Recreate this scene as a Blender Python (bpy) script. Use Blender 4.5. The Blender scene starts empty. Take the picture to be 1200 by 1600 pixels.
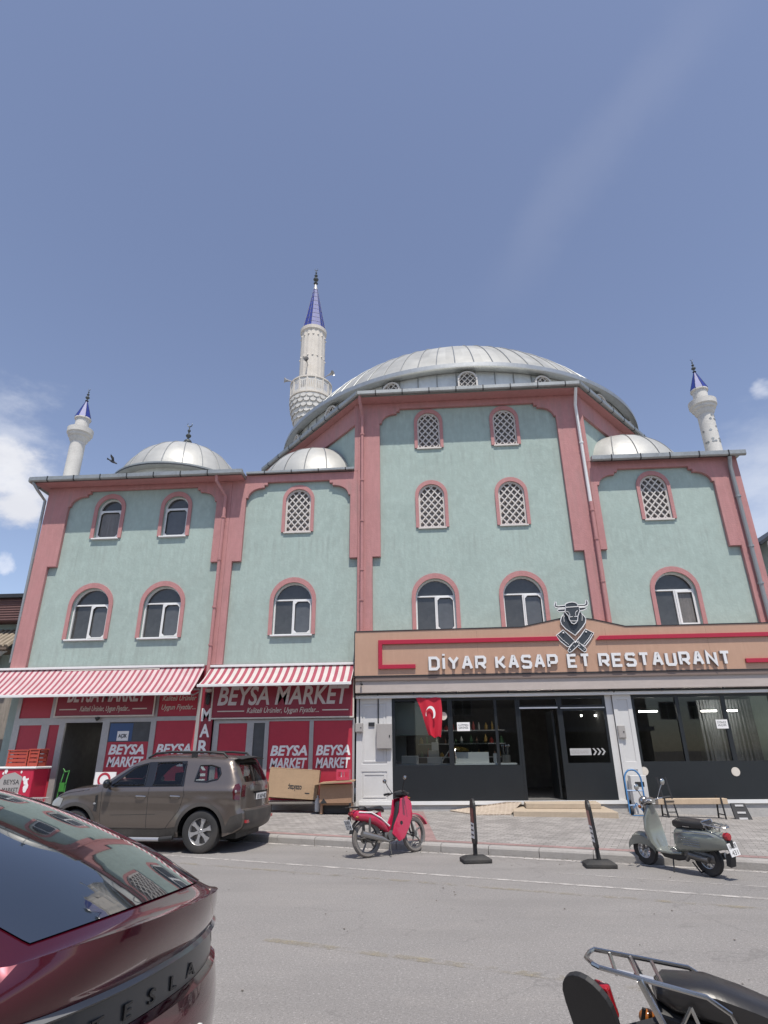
import bpy, bmesh, math, random
from mathutils import Vector, Matrix
from mathutils.geometry import tessellate_polygon, delaunay_2d_cdt
R = math.radians
random.seed(7)
scene = bpy.context.scene
C = scene.collection
# ---------------------------------------------------------------- camera
cam = bpy.data.cameras.new('camera'); camo = bpy.data.objects.new('camera', cam); C.objects.link(camo)
PITCH, YAW, ROLL, FPX = R(22.296), R(3.70), R(-0.607), 920.0
_f = Vector((-math.sin(YAW)*math.cos(PITCH), math.cos(YAW)*math.cos(PITCH), math.sin(PITCH)))
_r = Vector((math.cos(YAW), math.sin(YAW), 0)); _u = _r.cross(_f)
_a = math.cos(ROLL)*_r + math.sin(ROLL)*_u; _b = -math.sin(ROLL)*_r + math.cos(ROLL)*_u
camo.matrix_world = Matrix(((_a.x, _b.x, -_f.x, 0), (_a.y, _b.y, -_f.y, 0), (_a.z, _b.z, -_f.z, 1.7), (0, 0, 0, 1)))
cam.sensor_fit = 'VERTICAL'; cam.sensor_height = 36; cam.lens = FPX/1600*36
cam.clip_start = 0.05; cam.clip_end = 5000
scene.camera = camo
scene.render.resolution_x = 768; scene.render.resolution_y = 1024
# ---------------------------------------------------------------- light
SUN_EL, SUN_AZ = 66.0, 166.0
sdir = Vector((math.sin(R(SUN_AZ))*math.cos(R(SUN_EL)), math.cos(R(SUN_AZ))*math.cos(R(SUN_EL)), math.sin(R(SUN_EL))))
sl = bpy.data.lights.new('sun', 'SUN'); sl.energy = 3.0; sl.angle = R(0.55); sl.color = (1, .94, .85)
so = bpy.data.objects.new('sun', sl); C.objects.link(so); so.rotation_euler = sdir.to_track_quat('Z', 'Y').to_euler()
world = bpy.data.worlds.new('World'); scene.world = world; world.use_nodes = True
nt = world.node_tree; nt.nodes.clear()
def wn(t, **k):
    n = nt.nodes.new(t)
    for a, v in k.items(): setattr(n, a, v)
    return n
L = nt.links.new
sky = wn('ShaderNodeTexSky', sky_type='NISHITA', sun_disc=False)
sky.sun_elevation = R(SUN_EL); sky.sun_rotation = R(SUN_AZ); sky.altitude = 300; sky.air_density = 1.0; sky.dust_density = .7; sky.ozone_density = 2.2
hs = wn('ShaderNodeHueSaturation'); hs.inputs['Saturation'].default_value = .84; hs.inputs['Hue'].default_value = .508; hs.inputs['Value'].default_value = 1.0
L(sky.outputs[0], hs.inputs['Color'])
tc = wn('ShaderNodeTexCoord')
def cray(px, py): return ((px-600)/FPX*_a - (py-800)/FPX*_b + _f).normalized()
def blob(px, py, rad, soft, nscale, lo, hi, stretch=(1, 1, 1), rot=0):
    d = cray(px, py)
    vd = wn('ShaderNodeVectorMath', operation='DISTANCE'); vd.inputs[1].default_value = d; L(tc.outputs['Generated'], vd.inputs[0])
    mr = wn('ShaderNodeMapRange', interpolation_type='SMOOTHSTEP'); mr.inputs['From Min'].default_value = rad; mr.inputs['From Max'].default_value = rad*soft
    mr.inputs['To Min'].default_value = 0; mr.inputs['To Max'].default_value = 1; L(vd.outputs['Value'], mr.inputs['Value'])
    mp = wn('ShaderNodeMapping'); mp.inputs['Scale'].default_value = stretch; mp.inputs['Rotation'].default_value = (0, rot, 0); L(tc.outputs['Generated'], mp.inputs['Vector'])
    no = wn('ShaderNodeTexNoise'); no.inputs['Scale'].default_value = nscale; no.inputs['Detail'].default_value = 9; no.inputs['Roughness'].default_value = .6; L(mp.outputs[0], no.inputs['Vector'])
    m = wn('ShaderNodeMath', operation='MULTIPLY_ADD'); L(mr.outputs[0], m.inputs[0]); m.inputs[1].default_value = .55; L(no.outputs['Fac'], m.inputs[2])
    m2 = wn('ShaderNodeMapRange', interpolation_type='SMOOTHSTEP'); m2.inputs['From Min'].default_value = lo; m2.inputs['From Max'].default_value = hi; L(m.outputs[0], m2.inputs['Value'])
    return m2.outputs[0]
prev = hs.outputs[0]
for args, amt, col in [((20, 752, .125, .25, 8, .86, 1.10, (1, 1, 1.8)), .85, (5.3, 5.3, 5.5, 1)),
                       ((5, 880, .035, .2, 12, .82, 1.0), .5, (6.2, 6.3, 6.7, 1)),
                       ((1195, 606, .032, .2, 16, .86, 1.2, (1, 1, 2)), .45, (6, 6.1, 6.5, 1)),
                       ((1230, 800, .26, .15, 5, .72, 1.25, (1, 1, 2.2)), .55, (5.6, 5.8, 6.2, 1)),
                       ((-20, 690, .20, .15, 9, .80, 1.25, (1, 1, 2)), .45, (6, 6.1, 6.4, 1))]:
    f = blob(*args)
    mu = wn('ShaderNodeMath', operation='MULTIPLY'); L(f, mu.inputs[0]); mu.inputs[1].default_value = amt
    mx = wn('ShaderNodeMixRGB'); L(mu.outputs[0], mx.inputs[0]); L(prev, mx.inputs[1]); mx.inputs[2].default_value = col
    prev = mx.outputs[0]
# faint diagonal contrail-like wisp
nn = cray(775, 450).cross(cray(1075, 60)).normalized()
dp = wn('ShaderNodeVectorMath', operation='DOT_PRODUCT'); dp.inputs[1].default_value = nn; L(tc.outputs['Generated'], dp.inputs[0])
no_ = wn('ShaderNodeTexNoise'); no_.inputs['Scale'].default_value = 4; no_.inputs['Detail'].default_value = 9; no_.inputs['Roughness'].default_value = .65; L(tc.outputs['Generated'], no_.inputs['Vector'])
wv = wn('ShaderNodeMath', operation='MULTIPLY_ADD'); L(no_.outputs['Fac'], wv.inputs[0]); wv.inputs[1].default_value = .11; wv.inputs[2].default_value = -.055
sm_ = wn('ShaderNodeMath', operation='ADD'); L(dp.outputs['Value'], sm_.inputs[0]); L(wv.outputs[0], sm_.inputs[1])
ab = wn('ShaderNodeMath', operation='ABSOLUTE'); L(sm_.outputs[0], ab.inputs[0])
m1_ = wn('ShaderNodeMapRange', interpolation_type='SMOOTHSTEP'); m1_.inputs['From Min'].default_value = .06; m1_.inputs['From Max'].default_value = 0; L(ab.outputs[0], m1_.inputs['Value'])
ds = wn('ShaderNodeVectorMath', operation='DISTANCE'); ds.inputs[1].default_value = cray(930, 240); L(tc.outputs['Generated'], ds.inputs[0])
m2_ = wn('ShaderNodeMapRange', interpolation_type='SMOOTHSTEP'); m2_.inputs['From Min'].default_value = .30; m2_.inputs['From Max'].default_value = .08; L(ds.outputs['Value'], m2_.inputs['Value'])
m3_ = wn('ShaderNodeMath', operation='MULTIPLY'); L(m1_.outputs[0], m3_.inputs[0]); L(m2_.outputs[0], m3_.inputs[1])
m4_ = wn('ShaderNodeMath', operation='MULTIPLY'); L(m3_.outputs[0], m4_.inputs[0]); m4_.inputs[1].default_value = .045
mx = wn('ShaderNodeMixRGB'); L(m4_.outputs[0], mx.inputs[0]); L(prev, mx.inputs[1]); mx.inputs[2].default_value = (5.5, 5.5, 6, 1); prev = mx.outputs[0]
bg = wn('ShaderNodeBackground'); bg.inputs['Strength'].default_value = .107; L(prev, bg.inputs['Color'])
wo = wn('ShaderNodeOutputWorld'); L(bg.outputs[0], wo.inputs[0])
scene.view_settings.view_transform = 'Standard'; scene.view_settings.look = 'None'
scene.view_settings.exposure = 0.6; scene.view_settings.gamma = 1
# ---------------------------------------------------------------- materials
MATS = {}
def mat(name, col, rough=.6, metal=0, var=0, vscale=3, bump=0, bscale=40, spec=.5, coat=0, streak=0, stretch=None, alpha=1, dirt=0, emit=0):
    """procedural principled material with noise colour variation, vertical streaks and bump"""
    if name in MATS: return MATS[name]
    m = bpy.data.materials.new(name); m.use_nodes = True; MATS[name] = m
    n = m.node_tree.nodes; l = m.node_tree.links.new; b = n['Principled BSDF']
    b.inputs['Base Color'].default_value = (*col, 1); b.inputs['Roughness'].default_value = rough; b.inputs['Metallic'].default_value = metal
    b.inputs['Specular IOR Level'].default_value = spec; b.inputs['Coat Weight'].default_value = coat; b.inputs['Coat Roughness'].default_value = .04
    if emit: b.inputs['Emission Color'].default_value = (*col, 1); b.inputs['Emission Strength'].default_value = emit
    t = n.new('ShaderNodeTexCoord'); cur = None
    def noise(sc, st=None, det=6):
        mp = n.new('ShaderNodeMapping'); l(t.outputs['Object'], mp.inputs[0])
        if st: mp.inputs['Scale'].default_value = st
        x = n.new('ShaderNodeTexNoise'); x.inputs['Scale'].default_value = sc; x.inputs['Detail'].default_value = det; l(mp.outputs[0], x.inputs['Vector']); return x.outputs['Fac']
    def mixin(fac, lo, hi, c2, amt):
        nonlocal cur
        r = n.new('ShaderNodeMapRange'); r.inputs['From Min'].default_value = lo; r.inputs['From Max'].default_value = hi; r.inputs['To Max'].default_value = amt; l(fac, r.inputs['Value'])
        x = n.new('ShaderNodeMixRGB'); l(r.outputs[0], x.inputs[0])
        if cur: l(cur, x.inputs[1])
        else: x.inputs[1].default_value = (*col, 1)
        x.inputs[2].default_value = (*c2, 1); cur = x.outputs[0]
    if var:
        mixin(noise(vscale), .35, .7, tuple(c*(1-var) for c in col), 1)
        mixin(noise(vscale*6.3), .4, .75, tuple(min(1, c*(1+var*.6)) for c in col), .7)
    if streak:
        mixin(noise(5, stretch or (4, 4, .35), 8), .45, .75, tuple(c*(1-streak) for c in col), 1)
        mixin(noise(3.1, stretch or (3, 3, .5), 8), .5, .8, tuple(min(1, c*(1+streak)+.01) for c in col), .8)
    if dirt: mixin(noise(2.3, None, 9), .5, .8, (.23, .20, .17), dirt)
    if cur: l(cur, b.inputs['Base Color'])
    if bump:
        bu = n.new('ShaderNodeBump'); bu.inputs['Strength'].default_value = bump; bu.inputs['Distance'].default_value = .02
        l(noise(bscale), bu.inputs['Height']); l(bu.outputs[0], b.inputs['Normal'])
    return m
def node_mat(name):
    m = bpy.data.materials.new(name); m.use_nodes = True; MATS[name] = m
    n = m.node_tree.nodes; return m, n, m.node_tree.links.new, n['Principled BSDF']
TEAL = mat('teal_render', (.37, .455, .415), .85, var=.15, vscale=.55, streak=.085, stretch=(3, 3, 1.2), bump=.25, bscale=14, dirt=.10)
def stains(m, tops, depth, amt):
    """weathering streaks of their own shape running down from the given heights"""
    n = m.node_tree.nodes; l = m.node_tree.links.new; b = n['Principled BSDF']; src = b.inputs['Base Color'].links[0].from_socket
    t = n.new('ShaderNodeTexCoord'); s = n.new('ShaderNodeSeparateXYZ'); l(t.outputs['Object'], s.inputs[0])
    mp = n.new('ShaderNodeMapping'); mp.inputs['Scale'].default_value = (7, 7, .35); l(t.outputs['Object'], mp.inputs[0]); x = n.new('ShaderNodeTexNoise'); x.inputs['Scale'].default_value = 1; x.inputs['Detail'].default_value = 8; l(mp.outputs[0], x.inputs['Vector'])
    for z in tops:
        g = n.new('ShaderNodeMapRange'); g.inputs['From Min'].default_value = z-depth; g.inputs['From Max'].default_value = z; l(s.outputs['Z'], g.inputs['Value'])
        k = n.new('ShaderNodeMapRange'); k.interpolation_type = 'SMOOTHSTEP'; k.inputs['From Min'].default_value = z+.05; k.inputs['From Max'].default_value = z-.45; l(s.outputs['Z'], k.inputs['Value'])
        a = n.new('ShaderNodeMath'); a.operation = 'MULTIPLY'; l(g.outputs[0], a.inputs[0]); l(k.outputs[0], a.inputs[1])
        q = n.new('ShaderNodeMapRange'); q.inputs['From Min'].default_value = .48; q.inputs['From Max'].default_value = .68; q.inputs['To Max'].default_value = amt; l(x.outputs['Fac'], q.inputs['Value'])
        a2 = n.new('ShaderNodeMath'); a2.operation = 'MULTIPLY'; l(a.outputs[0], a2.inputs[0]); l(q.outputs[0], a2.inputs[1])
        y = n.new('ShaderNodeMixRGB'); l(a2.outputs[0], y.inputs[0]); l(src, y.inputs[1]); y.inputs[2].default_value = (.20, .21, .19, 1); src = y.outputs[0]
    l(src, b.inputs['Base Color'])
stains(TEAL, (5.16, 8.62, 13.25, 11.62), 1.6, .34)
PINK = mat('pink_render', (.46, .22, .215), .8, var=.13, vscale=1.0, streak=.08, bump=.35, bscale=22, dirt=.10)
stains(PINK, (10.58, 13.48, 7.65), 2.2, .30)
ZINC = mat('zinc_sheet', (.44, .45, .44), .42, .75, var=.22, vscale=.6, bump=.25, bscale=2.2, streak=.08)
ZINCL = mat('pale_zinc_sheet', (.60, .61, .59), .5, .45, var=.2, vscale=.9, bump=.4, bscale=2.6)
ZSEAM = mat('zinc_seam', (.33, .34, .34), .5, .6)
GUT = mat('gutter_metal', (.36, .37, .36), .45, .6, var=.25, vscale=2)
DARKM = mat('dark_metal', (.035, .037, .04), .5, .2, var=.2, vscale=5)
WHITEP = mat('white_pvc', (.74, .74, .73), .4, var=.05, vscale=4)
CREAM = mat('cream_stone', (.66, .61, .54), .75, var=.14, vscale=2, bump=.2, bscale=12, dirt=.15)
STONEW = mat('white_stone', (.64, .62, .58), .8, var=.16, vscale=3, bump=.2, bscale=18, dirt=.2)
BLUE = mat('blue_glazed_tile', (.022, .04, .25), .45, var=.3, vscale=5)
LATT = mat('lattice_gypsum', (.60, .565, .53), .7, var=.06, vscale=6)
BRONZE = mat('weathered_finial', (.10, .11, .11), .45, .6)
GLASSD = mat('dark_window_glass', (.062, .063, .062), .05, spec=.6, var=.3, vscale=1.5)
GLASSG = mat('grey_window_glass', (.10, .105, .11), .07, spec=.6, var=.2, vscale=1.0)
CURT = mat('curtain_behind_glass', (.17, .155, .14), .12, var=.3, vscale=2.5, streak=.2, stretch=(6, 6, .4))
BACKG = mat('dusty_pane', (.23, .21, .20), .3, var=.2, vscale=5)
REDP = mat('red_vinyl', (.44, .035, .06), .4, var=.08, vscale=2)
REDD = mat('dark_red_board', (.27, .03, .05), .4, var=.08, vscale=2)
ALU = mat('grey_aluminium', (.45, .44, .43), .4, .3, var=.12, vscale=3)
WHT = mat('white_vinyl', (.82, .81, .80), .5)
WTXT = mat('white_letter', (.74, .74, .74), .4, var=.04)
TAN = mat('tan_composite_panel', (.50, .31, .215), .42, .1, var=.05, vscale=1.2, streak=.04)
TANL = mat('pale_beige_panel', (.47, .41, .375), .5, var=.08, vscale=1.5, streak=.06, stretch=(.5, 3, 3))
STRIPE = mat('crimson_stripe', (.40, .018, .045), .35)
BLACKF = mat('anthracite_frame', (.014, .017, .020), .38, var=.15, vscale=3)
COLW = mat('white_column_panel', (.60, .595, .585), .5, var=.05, vscale=2, bump=.1, dirt=.06)
GREYC = mat('pale_concrete', (.43, .42, .405), .85, var=.15, vscale=3, bump=.3, bscale=30, dirt=.2)
BEIGE = mat('travertine_step', (.44, .36, .27), .7, var=.14, vscale=5, bump=.2, dirt=.1)
PLANK = mat('raw_plank', (.52, .40, .28), .7, var=.15, vscale=4)
CARD = mat('cardboard', (.36, .245, .15), .8, var=.12, vscale=3, bump=.15, bscale=30)
CARDD = mat('cardboard_brown', (.33, .20, .125), .8, var=.12, vscale=3)
BOXG = mat('meter_box_paint', (.36, .34, .325), .5, var=.08)
INT = mat('dark_interior', (.022, .022, .023), .8, var=.3, vscale=1)
RUB = mat('tyre_rubber', (.030, .030, .031), .75, var=.3, vscale=8, bump=.3, bscale=60, dirt=.25)
DUSTY = mat('dusty_tyre', (.17, .155, .145), .85, var=.3, vscale=8, bump=.3, bscale=60)
ALLOY = mat('alloy_wheel', (.52, .52, .53), .35, .7, var=.08)
CHROME = mat('chrome', (.48, .475, .465), .24, 1)
STEELD = mat('engine_metal', (.17, .165, .16), .45, .6, var=.3, vscale=14, dirt=.3)
BPL = mat('black_plastic', (.022, .022, .023), .55, var=.2, vscale=6)
BPG = mat('gloss_black_plastic', (.012, .012, .013), .12, coat=.5)
SEATM = mat('black_vinyl_seat', (.022, .021, .022), .33, bump=.08, bscale=25)
PLATE = mat('white_number_plate', (.68, .68, .68), .4)
LAMPD = mat('dark_red_lens', (.07, .008, .012), .1, coat=.6)
LAMPR = mat('red_lamp_lens', (.35, .012, .02), .12, coat=.6)
LAMPA = mat('amber_lens', (.30, .10, .02), .15)
LAMPW = mat('clear_lens', (.30, .31, .32), .08)
SUVP = mat('bronze_grey_paint', (.165, .138, .120), .30, .65, coat=.9, var=.05, vscale=4)
TESR = mat('deep_red_metallic_paint', (.075, .003, .013), .24, .5, coat=1.0)
TGLASS = mat('black_car_glass', (.006, .009, .012), .012, spec=1.0, coat=1.0)
TGLASS.node_tree.nodes['Principled BSDF'].inputs['IOR'].default_value = 1.9
CGLASS = mat('tinted_car_glass', (.04, .045, .05), .03, spec=.8)
MOPR = mat('moped_red_paint', (.46, .015, .06), .25, coat=.8)
SCG = mat('sage_grey_paint', (.20, .215, .195), .25, .15, coat=.8)
BLUEP = mat('blue_tube_paint', (.06, .19, .40), .4)
GREENP = mat('green_paint', (.05, .24, .045), .4)
ROOFB = mat('brown_corrugated', (.13, .065, .06), .6, var=.2)
TILE = mat('old_roof_tile', (.30, .25, .19), .85, var=.3, vscale=6)
# awnings: printed stripes along x
def stripe_mat(name, period, c1, c2, duty=.5):
    m, n, l, b = node_mat(name)
    t = n.new('ShaderNodeTexCoord'); s = n.new('ShaderNodeSeparateXYZ'); l(t.outputs['Object'], s.inputs[0])
    d = n.new('ShaderNodeMath'); d.operation = 'DIVIDE'; l(s.outputs['X'], d.inputs[0]); d.inputs[1].default_value = period
    f = n.new('ShaderNodeMath'); f.operation = 'FRACT'; l(d.outputs[0], f.inputs[0])
    g = n.new('ShaderNodeMath'); g.operation = 'GREATER_THAN'; l(f.outputs[0], g.inputs[0]); g.inputs[1].default_value = duty
    x = n.new('ShaderNodeMixRGB'); l(g.outputs[0], x.inputs[0]); x.inputs[1].default_value = (*c1, 1); x.inputs[2].default_value = (*c2, 1)
    no = n.new('ShaderNodeTexNoise'); no.inputs['Scale'].default_value = 2.5; no.inputs['Detail'].default_value = 7; l(t.outputs['Object'], no.inputs['Vector'])
    y = n.new('ShaderNodeMixRGB'); y.blend_type = 'MULTIPLY'; y.inputs[0].default_value = .35; l(x.outputs[0], y.inputs[1]); l(no.outputs['Fac'], y.inputs[2])
    l(y.outputs[0], b.inputs['Base Color']); b.inputs['Roughness'].default_value = .8; return m
AWN1 = stripe_mat('awning_stripes_fine', .186, (.64, .50, .50), (.36, .085, .12), .57)
AWN2 = stripe_mat('awning_stripes_wide', .216, (.62, .57, .54), (.38, .075, .11), .54)
def asphalt():
    m, n, l, b = node_mat('worn_asphalt')
    t = n.new('ShaderNodeTexCoord')
    def no(sc, det=6, ro=.6, st=None):
        mp = n.new('ShaderNodeMapping'); l(t.outputs['Object'], mp.inputs[0])
        if st: mp.inputs['Scale'].default_value = st
        x = n.new('ShaderNodeTexNoise'); x.inputs['Scale'].default_value = sc; x.inputs['Detail'].default_value = det; x.inputs['Roughness'].default_value = ro; l(mp.outputs[0], x.inputs['Vector']); return x.outputs['Fac']
    def mix(fac, a, c2, lo, hi, amt=1):
        r = n.new('ShaderNodeMapRange'); r.inputs['From Min'].default_value = lo; r.inputs['From Max'].default_value = hi; r.inputs['To Max'].default_value = amt; l(fac, r.inputs['Value'])
        x = n.new('ShaderNodeMixRGB'); l(r.outputs[0], x.inputs[0])
        if isinstance(a, tuple): x.inputs[1].default_value = (*a, 1)
        else: l(a, x.inputs[1])
        x.inputs[2].default_value = (*c2, 1); return x.outputs[0]
    c = mix(no(.35), (.258, .244, .233), (.215, .204, .196), .35, .7)
    c = mix(no(1.2, 8, .7, (.6, 1.2, 1)), c, (.295, .274, .256), .5, .8, .7)
    c = mix(no(90, 3, .8), c, (.08, .076, .074), .52, .66, .85)
    c = mix(no(30, 5, .85), c, (.10, .095, .092), .54, .68, .75)
    c = mix(no(44, 4, .85), c, (.50, .48, .46), .54, .70, .85)
    c = mix(no(.9, 9, .75), c, (.15, .143, .138), .62, .74, .4)
    c = mix(no(.22, 5, .5, (.5, 3.0, 1)), c, (.20, .186, .174), .56, .72, .35)
    c = mix(no(14, 5, .75), c, (.16, .15, .142), .60, .70, .35)
    # hairline cracks
    vo = n.new('ShaderNodeTexVoronoi'); vo.feature = 'DISTANCE_TO_EDGE'; vo.inputs['Scale'].default_value = .55
    nz = n.new('ShaderNodeTexNoise'); nz.inputs['Scale'].default_value = 2.2; nz.inputs['Detail'].default_value = 8; l(t.outputs['Object'], nz.inputs['Vector'])
    va = n.new('ShaderNodeVectorMath'); va.operation = 'MULTIPLY_ADD'; l(nz.outputs['Color'], va.inputs[0]); va.inputs[1].default_value = (.9, .9, .9); l(t.outputs['Object'], va.inputs[2]); l(va.outputs[0], vo.inputs['Vector'])
    iv = n.new('ShaderNodeMath'); iv.operation = 'SUBTRACT'; iv.inputs[0].default_value = 1; l(vo.outputs['Distance'], iv.inputs[1])
    gate = n.new('ShaderNodeMath'); gate.operation = 'MULTIPLY'; l(iv.outputs[0], gate.inputs[0]); g2 = n.new('ShaderNodeMapRange'); g2.inputs['From Min'].default_value = .46; g2.inputs['From Max'].default_value = .52; l(no(.5, 3), g2.inputs['Value']); l(g2.outputs[0], gate.inputs[1])
    c = mix(gate.outputs[0], c, (.11, .104, .10), .987, .999, .32)
    # oil and tyre marks along the road
    mp2 = n.new('ShaderNodeMapping'); mp2.inputs['Rotation'].default_value = (0, 0, R(20.5)); mp2.inputs['Scale'].default_value = (.18, 1.5, 1); l(t.outputs['Object'], mp2.inputs[0]); n3 = n.new('ShaderNodeTexNoise'); n3.inputs['Scale'].default_value = 1.0; n3.inputs['Detail'].default_value = 7; l(mp2.outputs[0], n3.inputs['Vector'])
    c = mix(n3.outputs['Fac'], c, (.175, .166, .158), .50, .70, .35)
    c = mix(no(1.9, 4, .5), c, (.10, .095, .09), .70, .76, .6)
    l(c, b.inputs['Base Color']); b.inputs['Roughness'].default_value = .85
    bu = n.new('ShaderNodeBump'); bu.inputs['Strength'].default_value = .6; bu.inputs['Distance'].default_value = .006; l(no(120, 4), bu.inputs['Height']); l(bu.outputs[0], b.inputs['Normal'])
    return m
ASPH = asphalt()
def paving(name, c1, c2, mortar, sc, w=.5, h=.25, rot=R(-20.5), ms=.012):
    m, n, l, b = node_mat(name)
    t = n.new('ShaderNodeTexCoord'); mp = n.new('ShaderNodeMapping'); l(t.outputs['Object'], mp.inputs[0]); mp.inputs['Rotation'].default_value = (0, 0, -rot)
    br = n.new('ShaderNodeTexBrick'); br.inputs['Scale'].default_value = sc; br.inputs['Brick Width'].default_value = w; br.inputs['Row Height'].default_value = h; br.inputs['Mortar Size'].default_value = ms
    br.inputs['Color1'].default_value = (*c1, 1); br.inputs['Color2'].default_value = (*c2, 1); br.inputs['Mortar'].default_value = (*mortar, 1); l(mp.outputs[0], br.inputs['Vector'])
    no = n.new('ShaderNodeTexNoise'); no.inputs['Scale'].default_value = 1.7; no.inputs['Detail'].default_value = 9; no.inputs['Roughness'].default_value = .7; l(t.outputs['Object'], no.inputs['Vector'])
    r = n.new('ShaderNodeMapRange'); r.inputs['From Min'].default_value = .3; r.inputs['From Max'].default_value = .75; r.inputs['To Min'].default_value = 1.15; r.inputs['To Max'].default_value = .62; l(no.outputs['Fac'], r.inputs['Value'])
    x = n.new('ShaderNodeMixRGB'); x.blend_type = 'MULTIPLY'; x.inputs[0].default_value = 1; l(br.outputs['Color'], x.inputs[1]); l(r.outputs[0], x.inputs[2])
    l(x.outputs[0], b.inputs['Base Color']); b.inputs['Roughness'].default_value = .85
    bu = n.new('ShaderNodeBump'); bu.inputs['Strength'].default_value = .35; bu.inputs['Distance'].default_value = .01; bu.invert = True; l(br.outputs['Fac'], bu.inputs['Height']); l(bu.outputs[0], b.inputs['Normal'])
    return m
PAVE = paving('grey_block_paving', (.35, .33, .312), (.255, .24, .226), (.13, .12, .112), 2.0, .42, .26)
PAVR = paving('red_block_paving', (.33, .215, .205), (.29, .19, .18), (.2, .15, .14), 2.0, .42, .26)
KERBM = mat('kerb_concrete', (.33, .315, .30), .85, var=.15, vscale=4, bump=.3, bscale=40, dirt=.15)
def worn_paint(name, col, lo, hi):
    m = mat(name, col, .85, var=.2, vscale=7); n = m.node_tree.nodes; l = m.node_tree.links.new; b = n['Principled BSDF']
    t = n.new('ShaderNodeTexCoord'); x = n.new('ShaderNodeTexNoise'); x.inputs['Scale'].default_value = 3.3; x.inputs['Detail'].default_value = 10; x.inputs['Roughness'].default_value = .78; l(t.outputs['Object'], x.inputs['Vector'])
    r = n.new('ShaderNodeMapRange'); r.inputs['From Min'].default_value = lo; r.inputs['From Max'].default_value = hi; l(x.outputs['Fac'], r.inputs['Value']); l(r.outputs[0], b.inputs['Alpha']); return m
PAINTW = worn_paint('worn_road_paint', (.47, .445, .42), .38, .56)
PAINTY = worn_paint('faded_yellow_paint', (.34, .30, .22), .46, .72)
EARTH = mat('dusty_ground', (.25, .23, .20), .95, var=.2, vscale=.5)

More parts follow.
